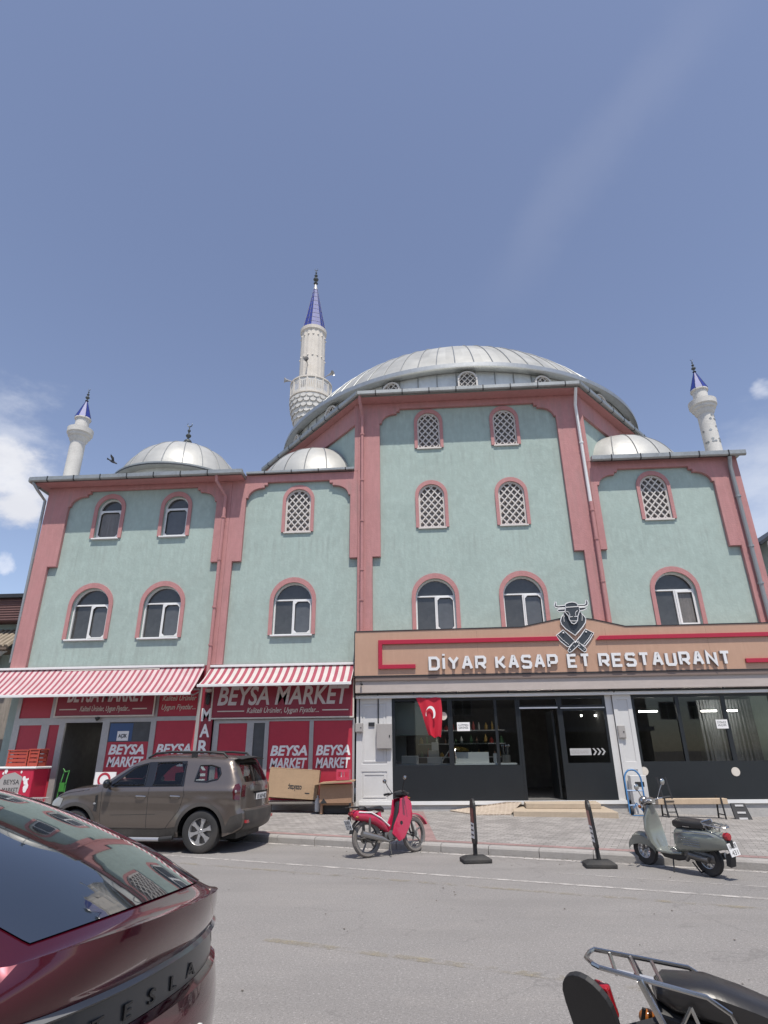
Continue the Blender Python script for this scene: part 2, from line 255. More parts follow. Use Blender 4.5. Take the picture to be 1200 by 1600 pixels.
# ---------------------------------------------------------------- helpers
class MB:
    def __init__(s): s.v = []; s.f = []
    def add(s, vs, fs, M=None):
        o = len(s.v); s.v += [tuple(M @ Vector(v)) if M else tuple(v) for v in vs]; s.f += [tuple(i+o for i in f) for f in fs]; return s
    def box(s, x0, x1, y0, y1, z0, z1, M=None):
        return s.add([(x0,y0,z0),(x1,y0,z0),(x1,y1,z0),(x0,y1,z0),(x0,y0,z1),(x1,y0,z1),(x1,y1,z1),(x0,y1,z1)],
                     [(0,3,2,1),(4,5,6,7),(0,1,5,4),(1,2,6,5),(2,3,7,6),(3,0,4,7)], M)
    def prism(s, outer, holes, y0, y1, M=None, back=True):
        """extrude an XZ outline (with holes) from y0 (front) to y1"""
        loops = [outer] + list(holes); flat = [p for lp in loops for p in lp]; n = len(flat)
        tris = tessellate_polygon([[Vector((p[0], p[1], 0)) for p in lp] for lp in loops])
        vs = [(p[0], y0, p[1]) for p in flat] + [(p[0], y1, p[1]) for p in flat]; fs = [tuple(t) for t in tris]
        if back: fs += [(t[2]+n, t[1]+n, t[0]+n) for t in tris]
        o = 0
        for lp in loops:
            k = len(lp)
            for i in range(k): j = (i+1) % k; fs.append((o+i, o+j, o+j+n, o+i+n))
            o += k
        return s.add(vs, fs, M)
    def tube(s, pts, r, seg=8, M=None, closed=False, cap=True):
        pts = [Vector(p) for p in pts]; n = len(pts); rr = r if isinstance(r, (list, tuple)) else [r]*n
        vs = []; fs = []; up = None
        for i, p in enumerate(pts):
            if closed: t = pts[(i+1) % n]-pts[i-1]
            else: t = pts[min(i+1, n-1)]-pts[max(i-1, 0)]
            t.normalize()
            if up is None: up = Vector((0, 0, 1)) if abs(t.z) < .9 else Vector((1, 0, 0))
            a = t.cross(up); a.normalize(); b = a.cross(t); up = b
            for k in range(seg):
                an = 2*math.pi*k/seg; vs.append(p+(a*math.cos(an)+b*math.sin(an))*rr[i])
        m = n if closed else n-1
        for i in range(m):
            for k in range(seg):
                i2 = (i+1) % n; k2 = (k+1) % seg; fs.append((i*seg+k, i*seg+k2, i2*seg+k2, i2*seg+k))
        if cap and not closed: fs += [tuple(range(seg))[::-1], tuple((n-1)*seg+k for k in range(seg))]
        return s.add(vs, fs, M)
    def lathe(s, prof, seg=24, c=(0, 0, 0), M=None, mod=None, a0=0, a1=2*math.pi):
        full = abs(a1-a0-2*math.pi) < 1e-6; n = len(prof); vs = []; m = seg if full else seg+1
        for i in range(m):
            an = a0+(a1-a0)*i/seg
            for (r, z) in prof:
                q = r*(mod(an, z) if mod else 1); vs.append((c[0]+q*math.cos(an), c[1]+q*math.sin(an), c[2]+z))
        fs = [((i*n+j), ((i+1) % m)*n+j, ((i+1) % m)*n+j+1, i*n+j+1) for i in range(seg) for j in range(n-1)]
        return s.add(vs, fs, M)
    def sphere(s, c, r, seg=14, rings=8, M=None):
        if not isinstance(r, (list, tuple)): r = (r, r, r)
        vs = []; fs = []
        for i in range(rings+1):
            ph = math.pi*i/rings
            for k in range(seg):
                an = 2*math.pi*k/seg; vs.append((c[0]+r[0]*math.sin(ph)*math.cos(an), c[1]+r[1]*math.sin(ph)*math.sin(an), c[2]+r[2]*math.cos(ph)))
        fs = [(i*seg+k, (i+1)*seg+k, (i+1)*seg+(k+1) % seg, i*seg+(k+1) % seg) for i in range(rings) for k in range(seg)]
        return s.add(vs, fs, M)
    def grid(s, rows, closed=False, M=None):
        n = len(rows[0]); vs = [p for r in rows for p in r]; fs = []
        for i in range(len(rows)-1):
            for j in range(n if closed else n-1): j2 = (j+1) % n; fs.append((i*n+j, i*n+j2, (i+1)*n+j2, (i+1)*n+j))
        return s.add(vs, fs, M)
    def build(s, name, m, parent=None, smooth=False, loc=None, bevel=0, ang=35, up=False):
        me = bpy.data.meshes.new(name); bm = bmesh.new(); bv = [bm.verts.new(v) for v in s.v]
        for f in s.f:
            if len(set(f)) >= 3:
                try: bm.faces.new([bv[i] for i in dict.fromkeys(f)])
                except ValueError: pass
        bmesh.ops.remove_doubles(bm, verts=bm.verts, dist=1e-5)
        bmesh.ops.recalc_face_normals(bm, faces=bm.faces)
        if up and bm.faces and sum(f.normal.z*f.calc_area() for f in bm.faces) < 0: bmesh.ops.reverse_faces(bm, faces=bm.faces)
        if smooth:
            for f in bm.faces: f.smooth = True
            for e in bm.edges:
                if len(e.link_faces) == 2 and e.calc_face_angle(0) > R(ang): e.smooth = False
        bm.to_mesh(me); bm.free(); me.materials.append(m)
        o = bpy.data.objects.new(name, me); C.objects.link(o)
        if parent is not None:
            o.parent = parent
            if parent.get('_w'): o.matrix_parent_inverse = Matrix.Translation([-c for c in parent['_w']])
        if loc is not None: o.location = loc
        if bevel:
            bv_ = o.modifiers.new('bevel', 'BEVEL'); bv_.width = bevel; bv_.segments = 2; bv_.limit_method = 'ANGLE'; bv_.angle_limit = R(40)
        return o
def tag(o, label=None, cat=None, group=None, kind=None):
    if label: o['label'] = label
    if cat: o['category'] = cat
    if group: o['group'] = group
    if kind: o['kind'] = kind
    return o
def thing(name, label, cat, loc=(0, 0, 0), rotz=0, group=None, world=False):
    """Empty at the base of a thing; world=True means its parts are given in world coordinates"""
    o = bpy.data.objects.new(name, None); C.objects.link(o); o.location = loc; o.rotation_euler = (0, 0, rotz); o.empty_display_size = .3
    if world: o['_w'] = [float(c) for c in loc]
    return tag(o, label, cat, group)
def copy_tree(o, parent=None, loc=None, group=None, label=None):
    c = o.copy(); C.objects.link(c)
    if parent is not None: c.parent = parent
    if loc is not None: c.location = loc
    if label: c['label'] = label
    for ch in list(o.children): copy_tree(ch, c)
    return c
def text(s, size, shear=0, off=0, ext=.01, sx=1, align='LEFT', spacing=1):
    """returns (verts, faces) of lettering in the XZ plane, facing -y, origin at the baseline start"""
    cu = bpy.data.curves.new('t', 'FONT'); cu.body = s; cu.size = size; cu.shear = shear; cu.offset = off; cu.extrude = ext; cu.align_x = align; cu.space_character = spacing; cu.resolution_u = 3
    o = bpy.data.objects.new('t', cu); C.objects.link(o)
    me = bpy.data.meshes.new_from_object(o, depsgraph=None) if False else None
    dg = bpy.context.evaluated_depsgraph_get(); me = bpy.data.meshes.new_from_object(o.evaluated_get(dg))
    vs = [(v.co.x*sx, -v.co.z, v.co.y) for v in me.vertices]; fs = [tuple(p.vertices) for p in me.polygons]
    bpy.data.objects.remove(o); bpy.data.curves.remove(cu); bpy.data.meshes.remove(me); return vs, fs
def put_text(mb, s, x, y, z, size, width=None, **k):
    vs, fs = text(s, size, **k)
    x0 = min(v[0] for v in vs); x1 = max(v[0] for v in vs); q = (width/(x1-x0)) if width else 1
    mb.add([(x+(v[0]-x0)*q, y+v[1], z+v[2]) for v in vs], fs); return mb
def arch_pts(w, z0, ztop, n=14, cx=0):
    """round-headed outline, width w, from z0 to ztop"""
    r = w/2; zs = ztop-r
    return [(cx-r, z0), (cx-r, zs)]+[(cx-r*math.cos(math.pi*i/n), zs+r*math.sin(math.pi*i/n)) for i in range(1, n)]+[(cx+r, zs), (cx+r, z0)]
# ================================================================ SETTING
RD = R(-20.5); ru = Vector((math.cos(RD), math.sin(RD), 0)); rn = Vector((-math.sin(RD), math.cos(RD), 0))
def rp(s, n, z=0): p = ru*s+rn*n; return (p.x, p.y, z)
KN = 11.75
tag(MB().add([(-1500,-1500,-.4),(1500,-1500,-.4),(1500,1500,-.4),(-1500,1500,-.4)], [(0,1,2,3)]).build('ground', EARTH, up=True), kind='structure')
tag(MB().grid([[rp(s, n) for s in (-130, -60, -20, 0, 20, 60, 130)] for n in (-14, 0, 6, KN+.03)]).build('road', ASPH, up=True), kind='structure')
def zf(x, y):
    zb = .34 if x < -8 else (.34+(x+8)*(.20-.34)/6 if x < -2 else (.20 if x < 4 else max(-.05, .20-(x-4)*.036)))
    p = x*rn.x+y*rn.y; xb = x; t = max(0, min(1, (p-KN)/max(.5, (xb*rn.x+18.4*rn.y-KN)))); return .14+(zb-.14)*t
# kerb stones, each with a slight round edge
k = MB(); s = -24.0
while s < 26:
    prof = [(0, -.06), (0, .10), (.02, .13), (.05, .142), (.18, .142), (.18, -.06)]
    a = [rp(s+.006, KN+p[0], p[1]) for p in prof]; b = [rp(s+.894, KN+p[0], p[1]) for p in prof]; n = len(prof)
    k.add(a+b, [(i, (i+1) % n, (i+1) % n+n, i+n) for i in range(n)]+[tuple(range(n))[::-1], tuple(range(n, 2*n))]); s += .9
tag(k.build('kerb', KERBM, up=True), kind='structure')
def pave_rows(s0, s1, n0f, n1f, ds, m, dz=0):
    rows = []; s = s0
    while s <= s1+1e-6:
        row = []
        for j in range(m+1):
            n_ = n0f(s)+(n1f(s)-n0f(s))*j/m; p = rp(s, n_); row.append((p[0], p[1], zf(p[0], p[1])+dz))
        rows.append(row); s += ds
    return rows
def nfac(s): # distance across the road direction at which the line y=18.6 is met
    return (18.7-s*ru.y)/rn.y
tag(MB().grid(pave_rows(-40, 40, lambda s: KN+.18, lambda s: max(KN+.6, nfac(s)), 1.0, 14)).build('pavement', PAVE, up=True), kind='structure')
m_ = MB(); m_.grid(pave_rows(-24, 26, lambda s: KN+.19, lambda s: KN+.40, 1.0, 1, .004))
tag(m_.build('red_paving_strip', PAVR, up=True), kind='structure')
m_ = MB()
for (xa, w) in ((-.35, .32),):
    rows = [[(xa+w*j-(t-.5)*.3, 12.92+t*5.35-.37*w*j*(1-t), zf(xa, 12.92+t*5.35)+.006) for j in (0, 1)] for t in [i/12 for i in range(13)]]
    m_.grid(rows)
tag(m_.build('red_cross_strip', PAVR, up=True), kind='structure')
# road paint: thin edge line, faint old lines
def stripe(n0, n1, s0, s1, z=.004):
    mb = MB(); s = s0
    while s < s1:
        e = min(s1, s+1.0); w = (random.random()-.5)*.01; mb.add([rp(s, n0+w, z), rp(e, n0, z), rp(e, n1, z), rp(s, n1+w, z)], [(0,1,2,3)]); s = e
    return mb
tag(stripe(9.62, 9.71, -24, 26).build('road_line', PAINTW, up=True), kind='structure')
tag(stripe(KN-.20, KN-.06, -24, 26).build('road_edge_paint', PAINTW, up=True), kind='structure')
tag(stripe(10.42, 10.46, -1.9, 5.6).build('faint_parking_line', PAINTW, up=True), kind='structure')
tag(stripe(9.02, 9.14, -9, 9).build('faded_yellow_line', PAINTY, up=True), kind='structure')
tag(stripe(5.85, 5.97, -4, 8).build('faded_near_yellow_line', PAINTY, up=True), kind='structure')

# ================================================================ MOSQUE
FY = 18.45
CXM, CYM, OA = 1.83, 27.93, 9.48
mosque = thing('mosque', 'large teal and pink rendered mosque with a broad metal dome over shops', 'mosque', (0, FY, 0), world=True)
LOWX = {'L': (-10.92, -8.49), 'M': (-4.17,), 'C': (.42, 3.18), 'R': (7.85,)}
holes = {'L': [], 'M': [], 'C': [], 'R': []}
for b, xs in LOWX.items():
    for x in xs: holes[b].append([(x+px, z) for px, z in arch_pts(1.26, 5.2, 6.9)])
for x in (-10.84, -8.45): holes['L'].append([(x+px, z) for px, z in arch_pts(.86, 8.66, 10.15)])
for b, x, z in (('M', -4.14, 8.66), ('C', .43, 8.66), ('C', 3.12, 8.66), ('R', 7.81, 8.69)): holes[b].append([(x+px, zz) for px, zz in arch_pts(.88, z, z+1.58)])
for x in (.43, 3.12): holes['C'].append([(x+px, zz) for px, zz in arch_pts(.80, 11.66, 13.08)])
w = MB()
for b, x0, x1, zt in (('L', -13.15, -6.49, 10.6), ('M', -6.49, -2.08, 10.8), ('C', -2.08, 5.75, 13.5), ('R', 5.75, 10.65, 10.8)):
    w.prism([(x0, 3.9), (x1, 3.9), (x1, zt), (x0, zt)], holes[b], FY, FY+.3)
w.box(-13.15, -12.9, FY+.3, 37, -.1, 10.6); w.box(10.4, 10.65, FY+.3, 37, -.1, 10.8); w.box(-12.9, 10.4, 36.7, 37, -.1, 10.6)
# octagonal hall above the flat roofs
oct_ = [(10.15, 32.6), (5.75, 38.0), (-2.08, 38.0), (-6.50, 32.6), (-6.50, 23.7), (-2.08, 18.46), (5.75, 18.46), (10.15, 23.7)]
DL, DRr = ((-2.08, 18.45), (-6.50, 23.7)), ((5.75, 18.45), (10.15, 23.7))
for i in range(8):
    a, b = oct_[i], oct_[(i+1) % 8]
    if (a[1]+b[1])/2 < 19: continue
    w.add([(*a, 10.5), (*b, 10.5), (*b, 13.5), (*a, 13.5)], [(0, 1, 2, 3)])
w.build('wall', TEAL, mosque)
# vertical sheet seams on the diagonal faces
sm = MB()
for (p, q) in (DL, DRr):
    t = .34; x = p[0]+(q[0]-p[0])*t; y = p[1]+(q[1]-p[1])*t; MB().tube([(x, y-.02, 10.8), (x, y-.02, 12.74)], .018, 5).build('seam_pipe', DARKM, mosque)
# raised pink frames round each bay
def corner(x0, z1, sx):
    """stepped and rounded upper corner going up and inwards from (x0, z1)"""
    r = .50; p = [(x0, z1), (x0+sx*.07, z1)]
    p += [(x0+sx*(.07+r-r*math.cos(R(a))), z1+r*.74*math.sin(R(a))) for a in range(12, 85, 12)]
    e = p[-1]; p += [(e[0]+sx*.10, e[1]), (e[0]+sx*.10, e[1]+.10), (e[0]+sx*.21, e[1]+.10), (e[0]+sx*.21, e[1]+.21)]
    return p
def pink_frame(x0, x1, ztop, la, lb, ra, rb, zstep, z1):
    """outer x0..x1; inner edges below the step la / ra, above it lb / rb"""
    lc = corner(lb, z1, 1); rc = corner(rb, z1, -1)
    pts = [(x0, 4.3), (la, 4.3), (la, zstep), (lb, zstep)] if la-x0 > .01 else [(x0, zstep), (lb, zstep)]
    pts += lc+rc[::-1]
    pts += [(rb, zstep), (ra, zstep), (ra, 4.3), (x1, 4.3)] if x1-ra > .01 else [(rb, zstep), (x1, zstep)]
    pts += [(x1, ztop), (x0, ztop)]
    return MB().prism(pts, [], FY-.13, FY-.001)
pink_frame(-13.15, -6.491, 10.598, -12.64, -12.33, -6.71, -7.0, 7.65, 9.86).build('pier_frame', PINK, mosque, bevel=.012)
pink_frame(-6.489, -2.081, 10.80, -6.27, -5.97, -2.081, -2.34, 7.65, 9.93).build('pier_frame', PINK, mosque, bevel=.012)
pink_frame(-2.079, 5.749, 13.5, -1.58, -1.31, 5.23, 4.93, 7.66, 12.68).build('pier_frame', PINK, mosque, bevel=.012)
pink_frame(5.751, 10.65, 10.80, 5.751, 5.97, 10.11, 9.76, 7.67, 9.93).build('pier_frame', PINK, mosque, bevel=.012)
# pink friezes on the diagonal faces
for (p, q) in (DL, DRr):
    d = (Vector((q[0], q[1], 0))-Vector((p[0], p[1], 0))).normalized(); n = Vector((d.y, -d.x, 0)); n = n if n.y < 0 else -n
    a = Vector((p[0], p[1], 0)); b = Vector((q[0], q[1], 0)); o = n*.1
    MB().add([(*(a+o).xy, 12.75), (*(b+o).xy, 12.75), (*(b+o).xy, 13.49), (*(a+o).xy, 13.49), (*a.xy, 12.75), (*b.xy, 12.75)], [(0,1,2,3), (0,1,5,4)]).build('frieze', PINK, mosque)
# side pilasters of the hall corner (return of the piers above the low roofs)
MB().box(-2.2, -2.08, FY-.129, FY+.5, 10.81, 13.49).build('corner_pilaster', PINK, mosque); MB().box(5.75, 5.86, FY-.129, FY+.5, 10.81, 13.49).build('corner_pilaster', PINK, mosque)
# eaves
def eave(pts, ztop, drop, over_name='eave'):
    pass
sof = MB()
def octo(off):
    """hall outline pushed out by off"""
    P = [Vector(p) for p in oct_]; out = []
    for i in range(8):
        p0, p1, p2 = P[i-1], P[i], P[(i+1) % 8]
        d1 = (p1-p0).normalized(); d2 = (p2-p1).normalized(); n1 = Vector((d1.y, -d1.x)); n2 = Vector((d2.y, -d2.x)); m = (n1+n2).normalized()
        v = p1+m*(off/m.dot(n1)); k_ = max(0, off)/.68*(.34 if abs(p1.y-18.46) < .1 else .2); v.x += k_ if p1.x < CXM else -k_
        out.append(tuple(v))
    return out
oi, oo = octo(-.2), octo(.60)
for i in range(8):
    j = (i+1) % 8
    sof.add([(*oi[i], 13.50), (*oi[j], 13.50), (*oo[j], 13.50), (*oo[i], 13.50)], [(0,1,2,3)])
sof.box(-13.45, -6.05, 17.87, 18.7, 10.60, 10.62); sof.box(-13.45, -13.0, 18.7, 37, 10.60, 10.62)
sof.build('soffit', PINK, mosque)
rf = MB()
oj = octo(.63)
for i in range(8):
    j = (i+1) % 8
    rf.add([(*oj[i], 13.66), (*oj[j], 13.66), (CXM+(oj[j][0]-CXM)*.84, CYM+(oj[j][1]-CYM)*.84, 14.0), (CXM+(oj[i][0]-CXM)*.84, CYM+(oj[i][1]-CYM)*.84, 14.0)], [(0,1,2,3)])
    rf.add([(*oo[i], 13.51), (*oo[j], 13.51), (*oj[j], 13.66), (*oj[i], 13.66)], [(0,1,2,3)])
rf.add([(CXM+(p[0]-CXM)*.84, CYM+(p[1]-CYM)*.84, 14.0) for p in oj], [tuple(range(8))])
for a_ in ((-13.48, -6.02, 17.86, 37, 10.63, 10.76), (-6.02, -2.21, 18.25, 36, 10.82, 10.86), (5.87, 10.78, 18.17, 37, 10.82, 10.86)): MB().box(*a_).build('flat_roof', ZINC, mosque)
rf.build('roof', ZINC, mosque)
def gutter(path, r=.085, step=.95):
    g = MB(); br = MB()
    for a, b in zip(path[:-1], path[1:]):
        a = Vector(a); b = Vector(b); d = (b-a); Ln = d.length; d.normalize(); n = Vector((d.y, -d.x, 0)); 
        prof = [(-.9, 1.0), (-1, .4), (-.75, -.5), (-.2, -.95), (.5, -.95), (.9, -.5), (.95, 1.0)]
        va = [a+n*(p[0]*r)+Vector((0, 0, p[1]*r)) for p in prof]; vb = [b+n*(p[0]*r)+Vector((0, 0, p[1]*r)) for p in prof]; m = len(prof)
        g.add(va+vb, [(i, i+1, i+1+m, i+m) for i in range(m-1)]+[(m-1, 0, m, 2*m-1)]+[tuple(range(m)), tuple(range(m, 2*m))])
        for q in range(1, int(Ln/step)+1):
            c = a+d*(q*step-.3); M = [c+n*(p[0]*r*1.12)+Vector((0, 0, p[1]*r*1.12)) for p in prof]; e = d*.018
            br.add([v-e for v in M]+[v+e for v in M], [(i, i+1, i+1+m, i+m) for i in range(m-1)]+[(m-1, 0, m, 2*m-1)]+[tuple(range(m)), tuple(range(m, 2*m))])
    return g, br
og = octo(.68)
for path, r in (([(*og[4], 13.60), (*og[5], 13.60), (*og[6], 13.60), (*og[7], 13.60)], .08), ([(-13.55, 37, 10.68), (-13.55, 17.78, 10.68), (-6.0, 17.78, 10.68)], .085),
             ([(-6.0, 18.22, 10.83), (-2.2, 18.22, 10.86)], .045), ([(5.84, 18.10, 10.80), (10.84, 18.10, 10.80)], .09)):
    g, br = gutter(path, r); go = g.build('gutter', GUT, mosque); br.build('gutter_bracket', DARKM, go)
# downpipes
def downpipe(pts, m=PINK, r=.055, clamps=()):
    o = MB().tube(pts, r, 10).build('downpipe', m, mosque, smooth=True)
    c = MB()
    for (x, y, z) in clamps: c.lathe([(r*1.35, -.03), (r*1.35, .03)], 12, (x, y, z)); c.box(x-.015, x+.015, y, FY-.1, z-.02, z+.02)
    c.build('clamp', m, o); return o
downpipe([(-6.9, 17.82, 10.62), (-6.9, 17.84, 10.42), (-6.66, 18.22, 9.98), (-6.66, 18.22, 3.9)], clamps=[(-6.66, 18.22, z) for z in (9.2, 7.7, 6.1, 4.9)])
downpipe([(-1.98, 17.82, 13.55), (-1.98, 17.86, 13.35), (-1.92, 18.22, 12.95), (-1.92, 18.22, 5.2)], clamps=[(-1.92, 18.22, z) for z in (12.2, 10.4, 8.9, 7.2, 6.2)])
downpipe([(5.62, 17.85, 13.5), (5.62, 18.2, 13.0), (5.64, 18.24, 9.2)], WHITEP, clamps=[(5.63, 18.22, 11.5)])
downpipe([(5.64, 18.22, 9.3), (5.62, 18.22, 5.1)], clamps=[(5.63, 18.22, z) for z in (9.0, 8.0, 6.6)])
downpipe([(10.32, 18.1, 10.7), (10.33, 18.22, 10.4), (10.33, 18.22, 4.4)], ZSEAM, .065, clamps=[(10.33, 18.22, z) for z in (9.3, 7.6, 6.4)])
downpipe([(-13.45, 17.8, 10.6), (-13.3, 17.9, 10.35), (-13.22, 18.3, 10.1), (-13.2, 18.38, 4.5)], ZSEAM, .05, clamps=[(-13.2, 18.38, z) for z in (8, 6)])
# ---- windows
def low_window(wo_, z0=0, zt=1.7, zm=1.14, sash=1, shutter=True, zl=.05):
    r = wo_/2; win = MB().prism(arch_pts(wo_+.25, 0, zt+.17), [arch_pts(wo_-.002, 0.001, zt)[::-1]], -.05, -.001).build('window', PINK, None, bevel=.008)
    fr = MB(); a = .045
    outer = arch_pts(wo_, 0, zt); rr = r-a; cz = zt-r
    zc = max(zm+a, cz); n = 12
    if zm+a/2 < cz: top = [(-rr, zm+a/2), (-rr, cz)]+[(-rr*math.cos(math.pi*i/n), cz+rr*math.sin(math.pi*i/n)) for i in range(1, n)]+[(rr, cz), (rr, zm+a/2)]
    else:
        al = math.asin((zm+a/2-cz)/rr); top = [(-rr*math.cos(al+(math.pi-2*al)*i/n), cz+rr*math.sin(al+(math.pi-2*al)*i/n)) for i in range(n+1)]
    zlow = zm-a/2
    if shutter == 'single': hs_ = [[(-rr, a), (-rr, zlow), (rr, zlow), (rr, a)]]
    else: hs_ = [[(-rr, a), (-rr, zlow), (-a/2, zlow), (-a/2, a)], [(a/2, a), (a/2, zlow), (rr, zlow), (rr, a)]]
    fr.prism(outer, [top]+hs_, .10, .16)
    # sash with clipped corners
    x0, x1 = (-rr, rr) if shutter == 'single' else (a/2, rr)
    def clip(x0, x1, z0_, z1_, c): return [(x0+c, z0_), (x0, z0_+c), (x0, z1_-c), (x0+c, z1_), (x1-c, z1_), (x1, z1_-c), (x1, z0_+c), (x1-c, z0_)]
    if shutter: fr.prism([(x0, a), (x0, zlow), (x1, zlow), (x1, a)], [clip(x0+.035, x1-.035, a+.035, zlow-.035, .085)], .075, .099)
    else: fr.prism([(x0, a), (x0, zlow), (x1, zlow), (x1, a)], [[(x0+.06, a+.06), (x0+.06, zlow-.06), (x1-.06, zlow-.06), (x1-.06, a+.06)]], .075, .099)
    fr.build('frame', WHITEP, win)
    MB().box(-r-.04, r+.04, -.10, .10, -.05, -.002).build('sill', WHITEP, win, bevel=.008)
    MB().prism(outer, [], .162, .18).build('pane', GLASSD, win)
    if shutter != 'single':
        MB().add([(x0+.05, .15, a+.05), (x1-.05, .15, a+.05), (x1-.05, .15, zlow-.05), (x0+.05, .15, zlow-.05)], [(0,1,2,3)]).build('sash_pane', GLASSG if shutter else CURT, win)
    else:
        MB().add([(-rr+.05, .15, a+.05), (rr-.05, .15, a+.05), (rr-.05, .15, zlow-.05), (-rr+.05, .15, zlow-.05)], [(0,1,2,3)]).build('sash_pane', CURT, win)
    return win
def lattice_window(wd, h):
    win = MB().prism(arch_pts(wd+.22, 0, h+.15), [arch_pts(wd-.002, .001, h)[::-1]], -.05, -.001).build('window', PINK, None, bevel=.008)
    r = wd/2; cz = h-r; fr = MB(); fr.prism(arch_pts(wd, 0, h), [arch_pts(wd-.11, .055, h-.055)[::-1]], .02, .10)
    inside = lambda x, z: z > .03 and abs(x) < r-.03 and (z < cz or math.hypot(x, z-cz) < r-.03)
    p = .185
    for sg in (1, -1):
        for q in range(-14, 15):
            c = (q+.5)*p*1.45; pts = []
            for i in range(0, 220):
                x = -r+2*r*i/219; z = h*.5+c+sg*x*1.18
                if inside(x, z): pts.append((x, z))
            if len(pts) > 6:
                a, b = Vector((pts[0][0], 0, pts[0][1])), Vector((pts[-1][0], 0, pts[-1][1])); d = (b-a).normalized(); n = Vector((-d.z, 0, d.x))*.019
                y0, y1 = (.03, .075) if sg > 0 else (.033, .079)
                fr.add([(v.x, y, v.z) for y in (y0, y1) for v in (a-n, b-n, b+n, a+n)], [(0,1,2,3), (4,5,6,7), (0,1,5,4), (2,3,7,6)])
    for q in range(8):
        pass
    fr.build('lattice', LATT, win)
    MB().box(-r-.03, r+.03, -.06, .02, -.045, -.002).build('sill', LATT, win)
    MB().prism(arch_pts(wd, 0, h), [], .13, .15).build('pane', BACKG, win)
    return win
wg = 'round-arched windows of the mosque front'
w1 = low_window(1.26); w1.parent = mosque; w1.matrix_parent_inverse = Matrix.Translation((0, 0, 0))
def place(wn_, x, z): wn_.parent = mosque; wn_.matrix_parent_inverse = Matrix.Identity(4); wn_.location = (x, 0, z)
place(w1, -10.92, 5.2)
for x in (-8.49, -4.17, .42, 3.18): copy_tree(w1, mosque, (x, 0, 5.2))
w1r = low_window(1.26, shutter=False); place(w1r, 7.85, 5.2)
w2 = low_window(.86, zt=1.49, zm=1.05, shutter='single'); place(w2, -10.84, 8.66); w2b = copy_tree(w2, mosque, (-8.45, 0, 8.66))
for ch in w2b.children:
    if ch.name.startswith('sash_pane'): ch.data = ch.data.copy(); ch.data.materials[0] = GLASSG
l1 = lattice_window(.88, 1.58); place(l1, -4.14, 8.66)
for x, z in ((.43, 8.66), (3.12, 8.66), (7.81, 8.69)): copy_tree(l1, mosque, (x, 0, z))
l2 = lattice_window(.80, 1.42); place(l2, .43, 11.66); copy_tree(l2, mosque, (3.12, 0, 11.66))
# ---- domes
def cap_prof(Rb, h, n=16):
    rs = (Rb*Rb+h*h)/(2*h); th = math.asin(min(1, Rb/rs)); th = th if h <= rs else math.pi-th
    return [(rs*math.sin(th*(1-i/n)), rs*math.cos(th*(1-i/n))-(rs-h)) for i in range(n+1)]
def panel_dome_mat(name, col, nseg, metal, rough, spread):
    m, n, l, b = node_mat(name)
    t = n.new('ShaderNodeTexCoord'); s = n.new('ShaderNodeSeparateXYZ'); l(t.outputs['Object'], s.inputs[0])
    at = n.new('ShaderNodeMath'); at.operation = 'ARCTAN2'; l(s.outputs['Y'], at.inputs[0]); l(s.outputs['X'], at.inputs[1])
    mu = n.new('ShaderNodeMath'); mu.operation = 'MULTIPLY'; l(at.outputs[0], mu.inputs[0]); mu.inputs[1].default_value = nseg/(2*math.pi)
    fl = n.new('ShaderNodeMath'); fl.operation = 'FLOOR'; l(mu.outputs[0], fl.inputs[0])
    mz = n.new('ShaderNodeMath'); mz.operation = 'MULTIPLY'; l(s.outputs['Z'], mz.inputs[0]); mz.inputs[1].default_value = 1.1
    wz = n.new('ShaderNodeTexWhiteNoise'); wz.noise_dimensions = '1D'; l(fl.outputs[0], wz.inputs['W'])
    ad = n.new('ShaderNodeMath'); ad.operation = 'ADD'; l(mz.outputs[0], ad.inputs[0]); l(wz.outputs['Value'], ad.inputs[1])
    fz_ = n.new('ShaderNodeMath'); fz_.operation = 'FLOOR'; l(ad.outputs[0], fz_.inputs[0])
    cm = n.new('ShaderNodeCombineXYZ'); l(fl.outputs[0], cm.inputs[0]); l(fz_.outputs[0], cm.inputs[1])
    w2_ = n.new('ShaderNodeTexWhiteNoise'); w2_.noise_dimensions = '2D'; l(cm.outputs[0], w2_.inputs['Vector'])
    r = n.new('ShaderNodeMapRange'); r.inputs['To Min'].default_value = 1-spread; r.inputs['To Max'].default_value = 1+spread*.5; l(w2_.outputs['Value'], r.inputs['Value'])
    no = n.new('ShaderNodeTexNoise'); no.inputs['Scale'].default_value = 1.3; no.inputs['Detail'].default_value = 8; l(t.outputs['Object'], no.inputs['Vector'])
    r2 = n.new('ShaderNodeMapRange'); r2.inputs['From Min'].default_value = .3; r2.inputs['From Max'].default_value = .7; r2.inputs['To Min'].default_value = .84; r2.inputs['To Max'].default_value = 1.12; l(no.outputs['Fac'], r2.inputs['Value'])
    mm = n.new('ShaderNodeMath'); mm.operation = 'MULTIPLY'; l(r.outputs[0], mm.inputs[0]); l(r2.outputs[0], mm.inputs[1])
    x = n.new('ShaderNodeMixRGB'); x.blend_type = 'MULTIPLY'; x.inputs[0].default_value = 1; x.inputs[1].default_value = (*col, 1); l(mm.outputs[0], x.inputs[2])
    l(x.outputs[0], b.inputs['Base Color']); b.inputs['Metallic'].default_value = metal; b.inputs['Roughness'].default_value = rough
    fr_ = n.new('ShaderNodeMath'); fr_.operation = 'FRACT'; l(ad.outputs[0], fr_.inputs[0]); 
    bu = n.new('ShaderNodeBump'); bu.inputs['Strength'].default_value = .5; bu.inputs['Distance'].default_value = .05; l(no.outputs['Fac'], bu.inputs['Height']); l(bu.outputs[0], b.inputs['Normal'])
    return m
DOMEM = panel_dome_mat('standing_seam_zinc', (.385, .385, .365), 72, .22, .5, .10)
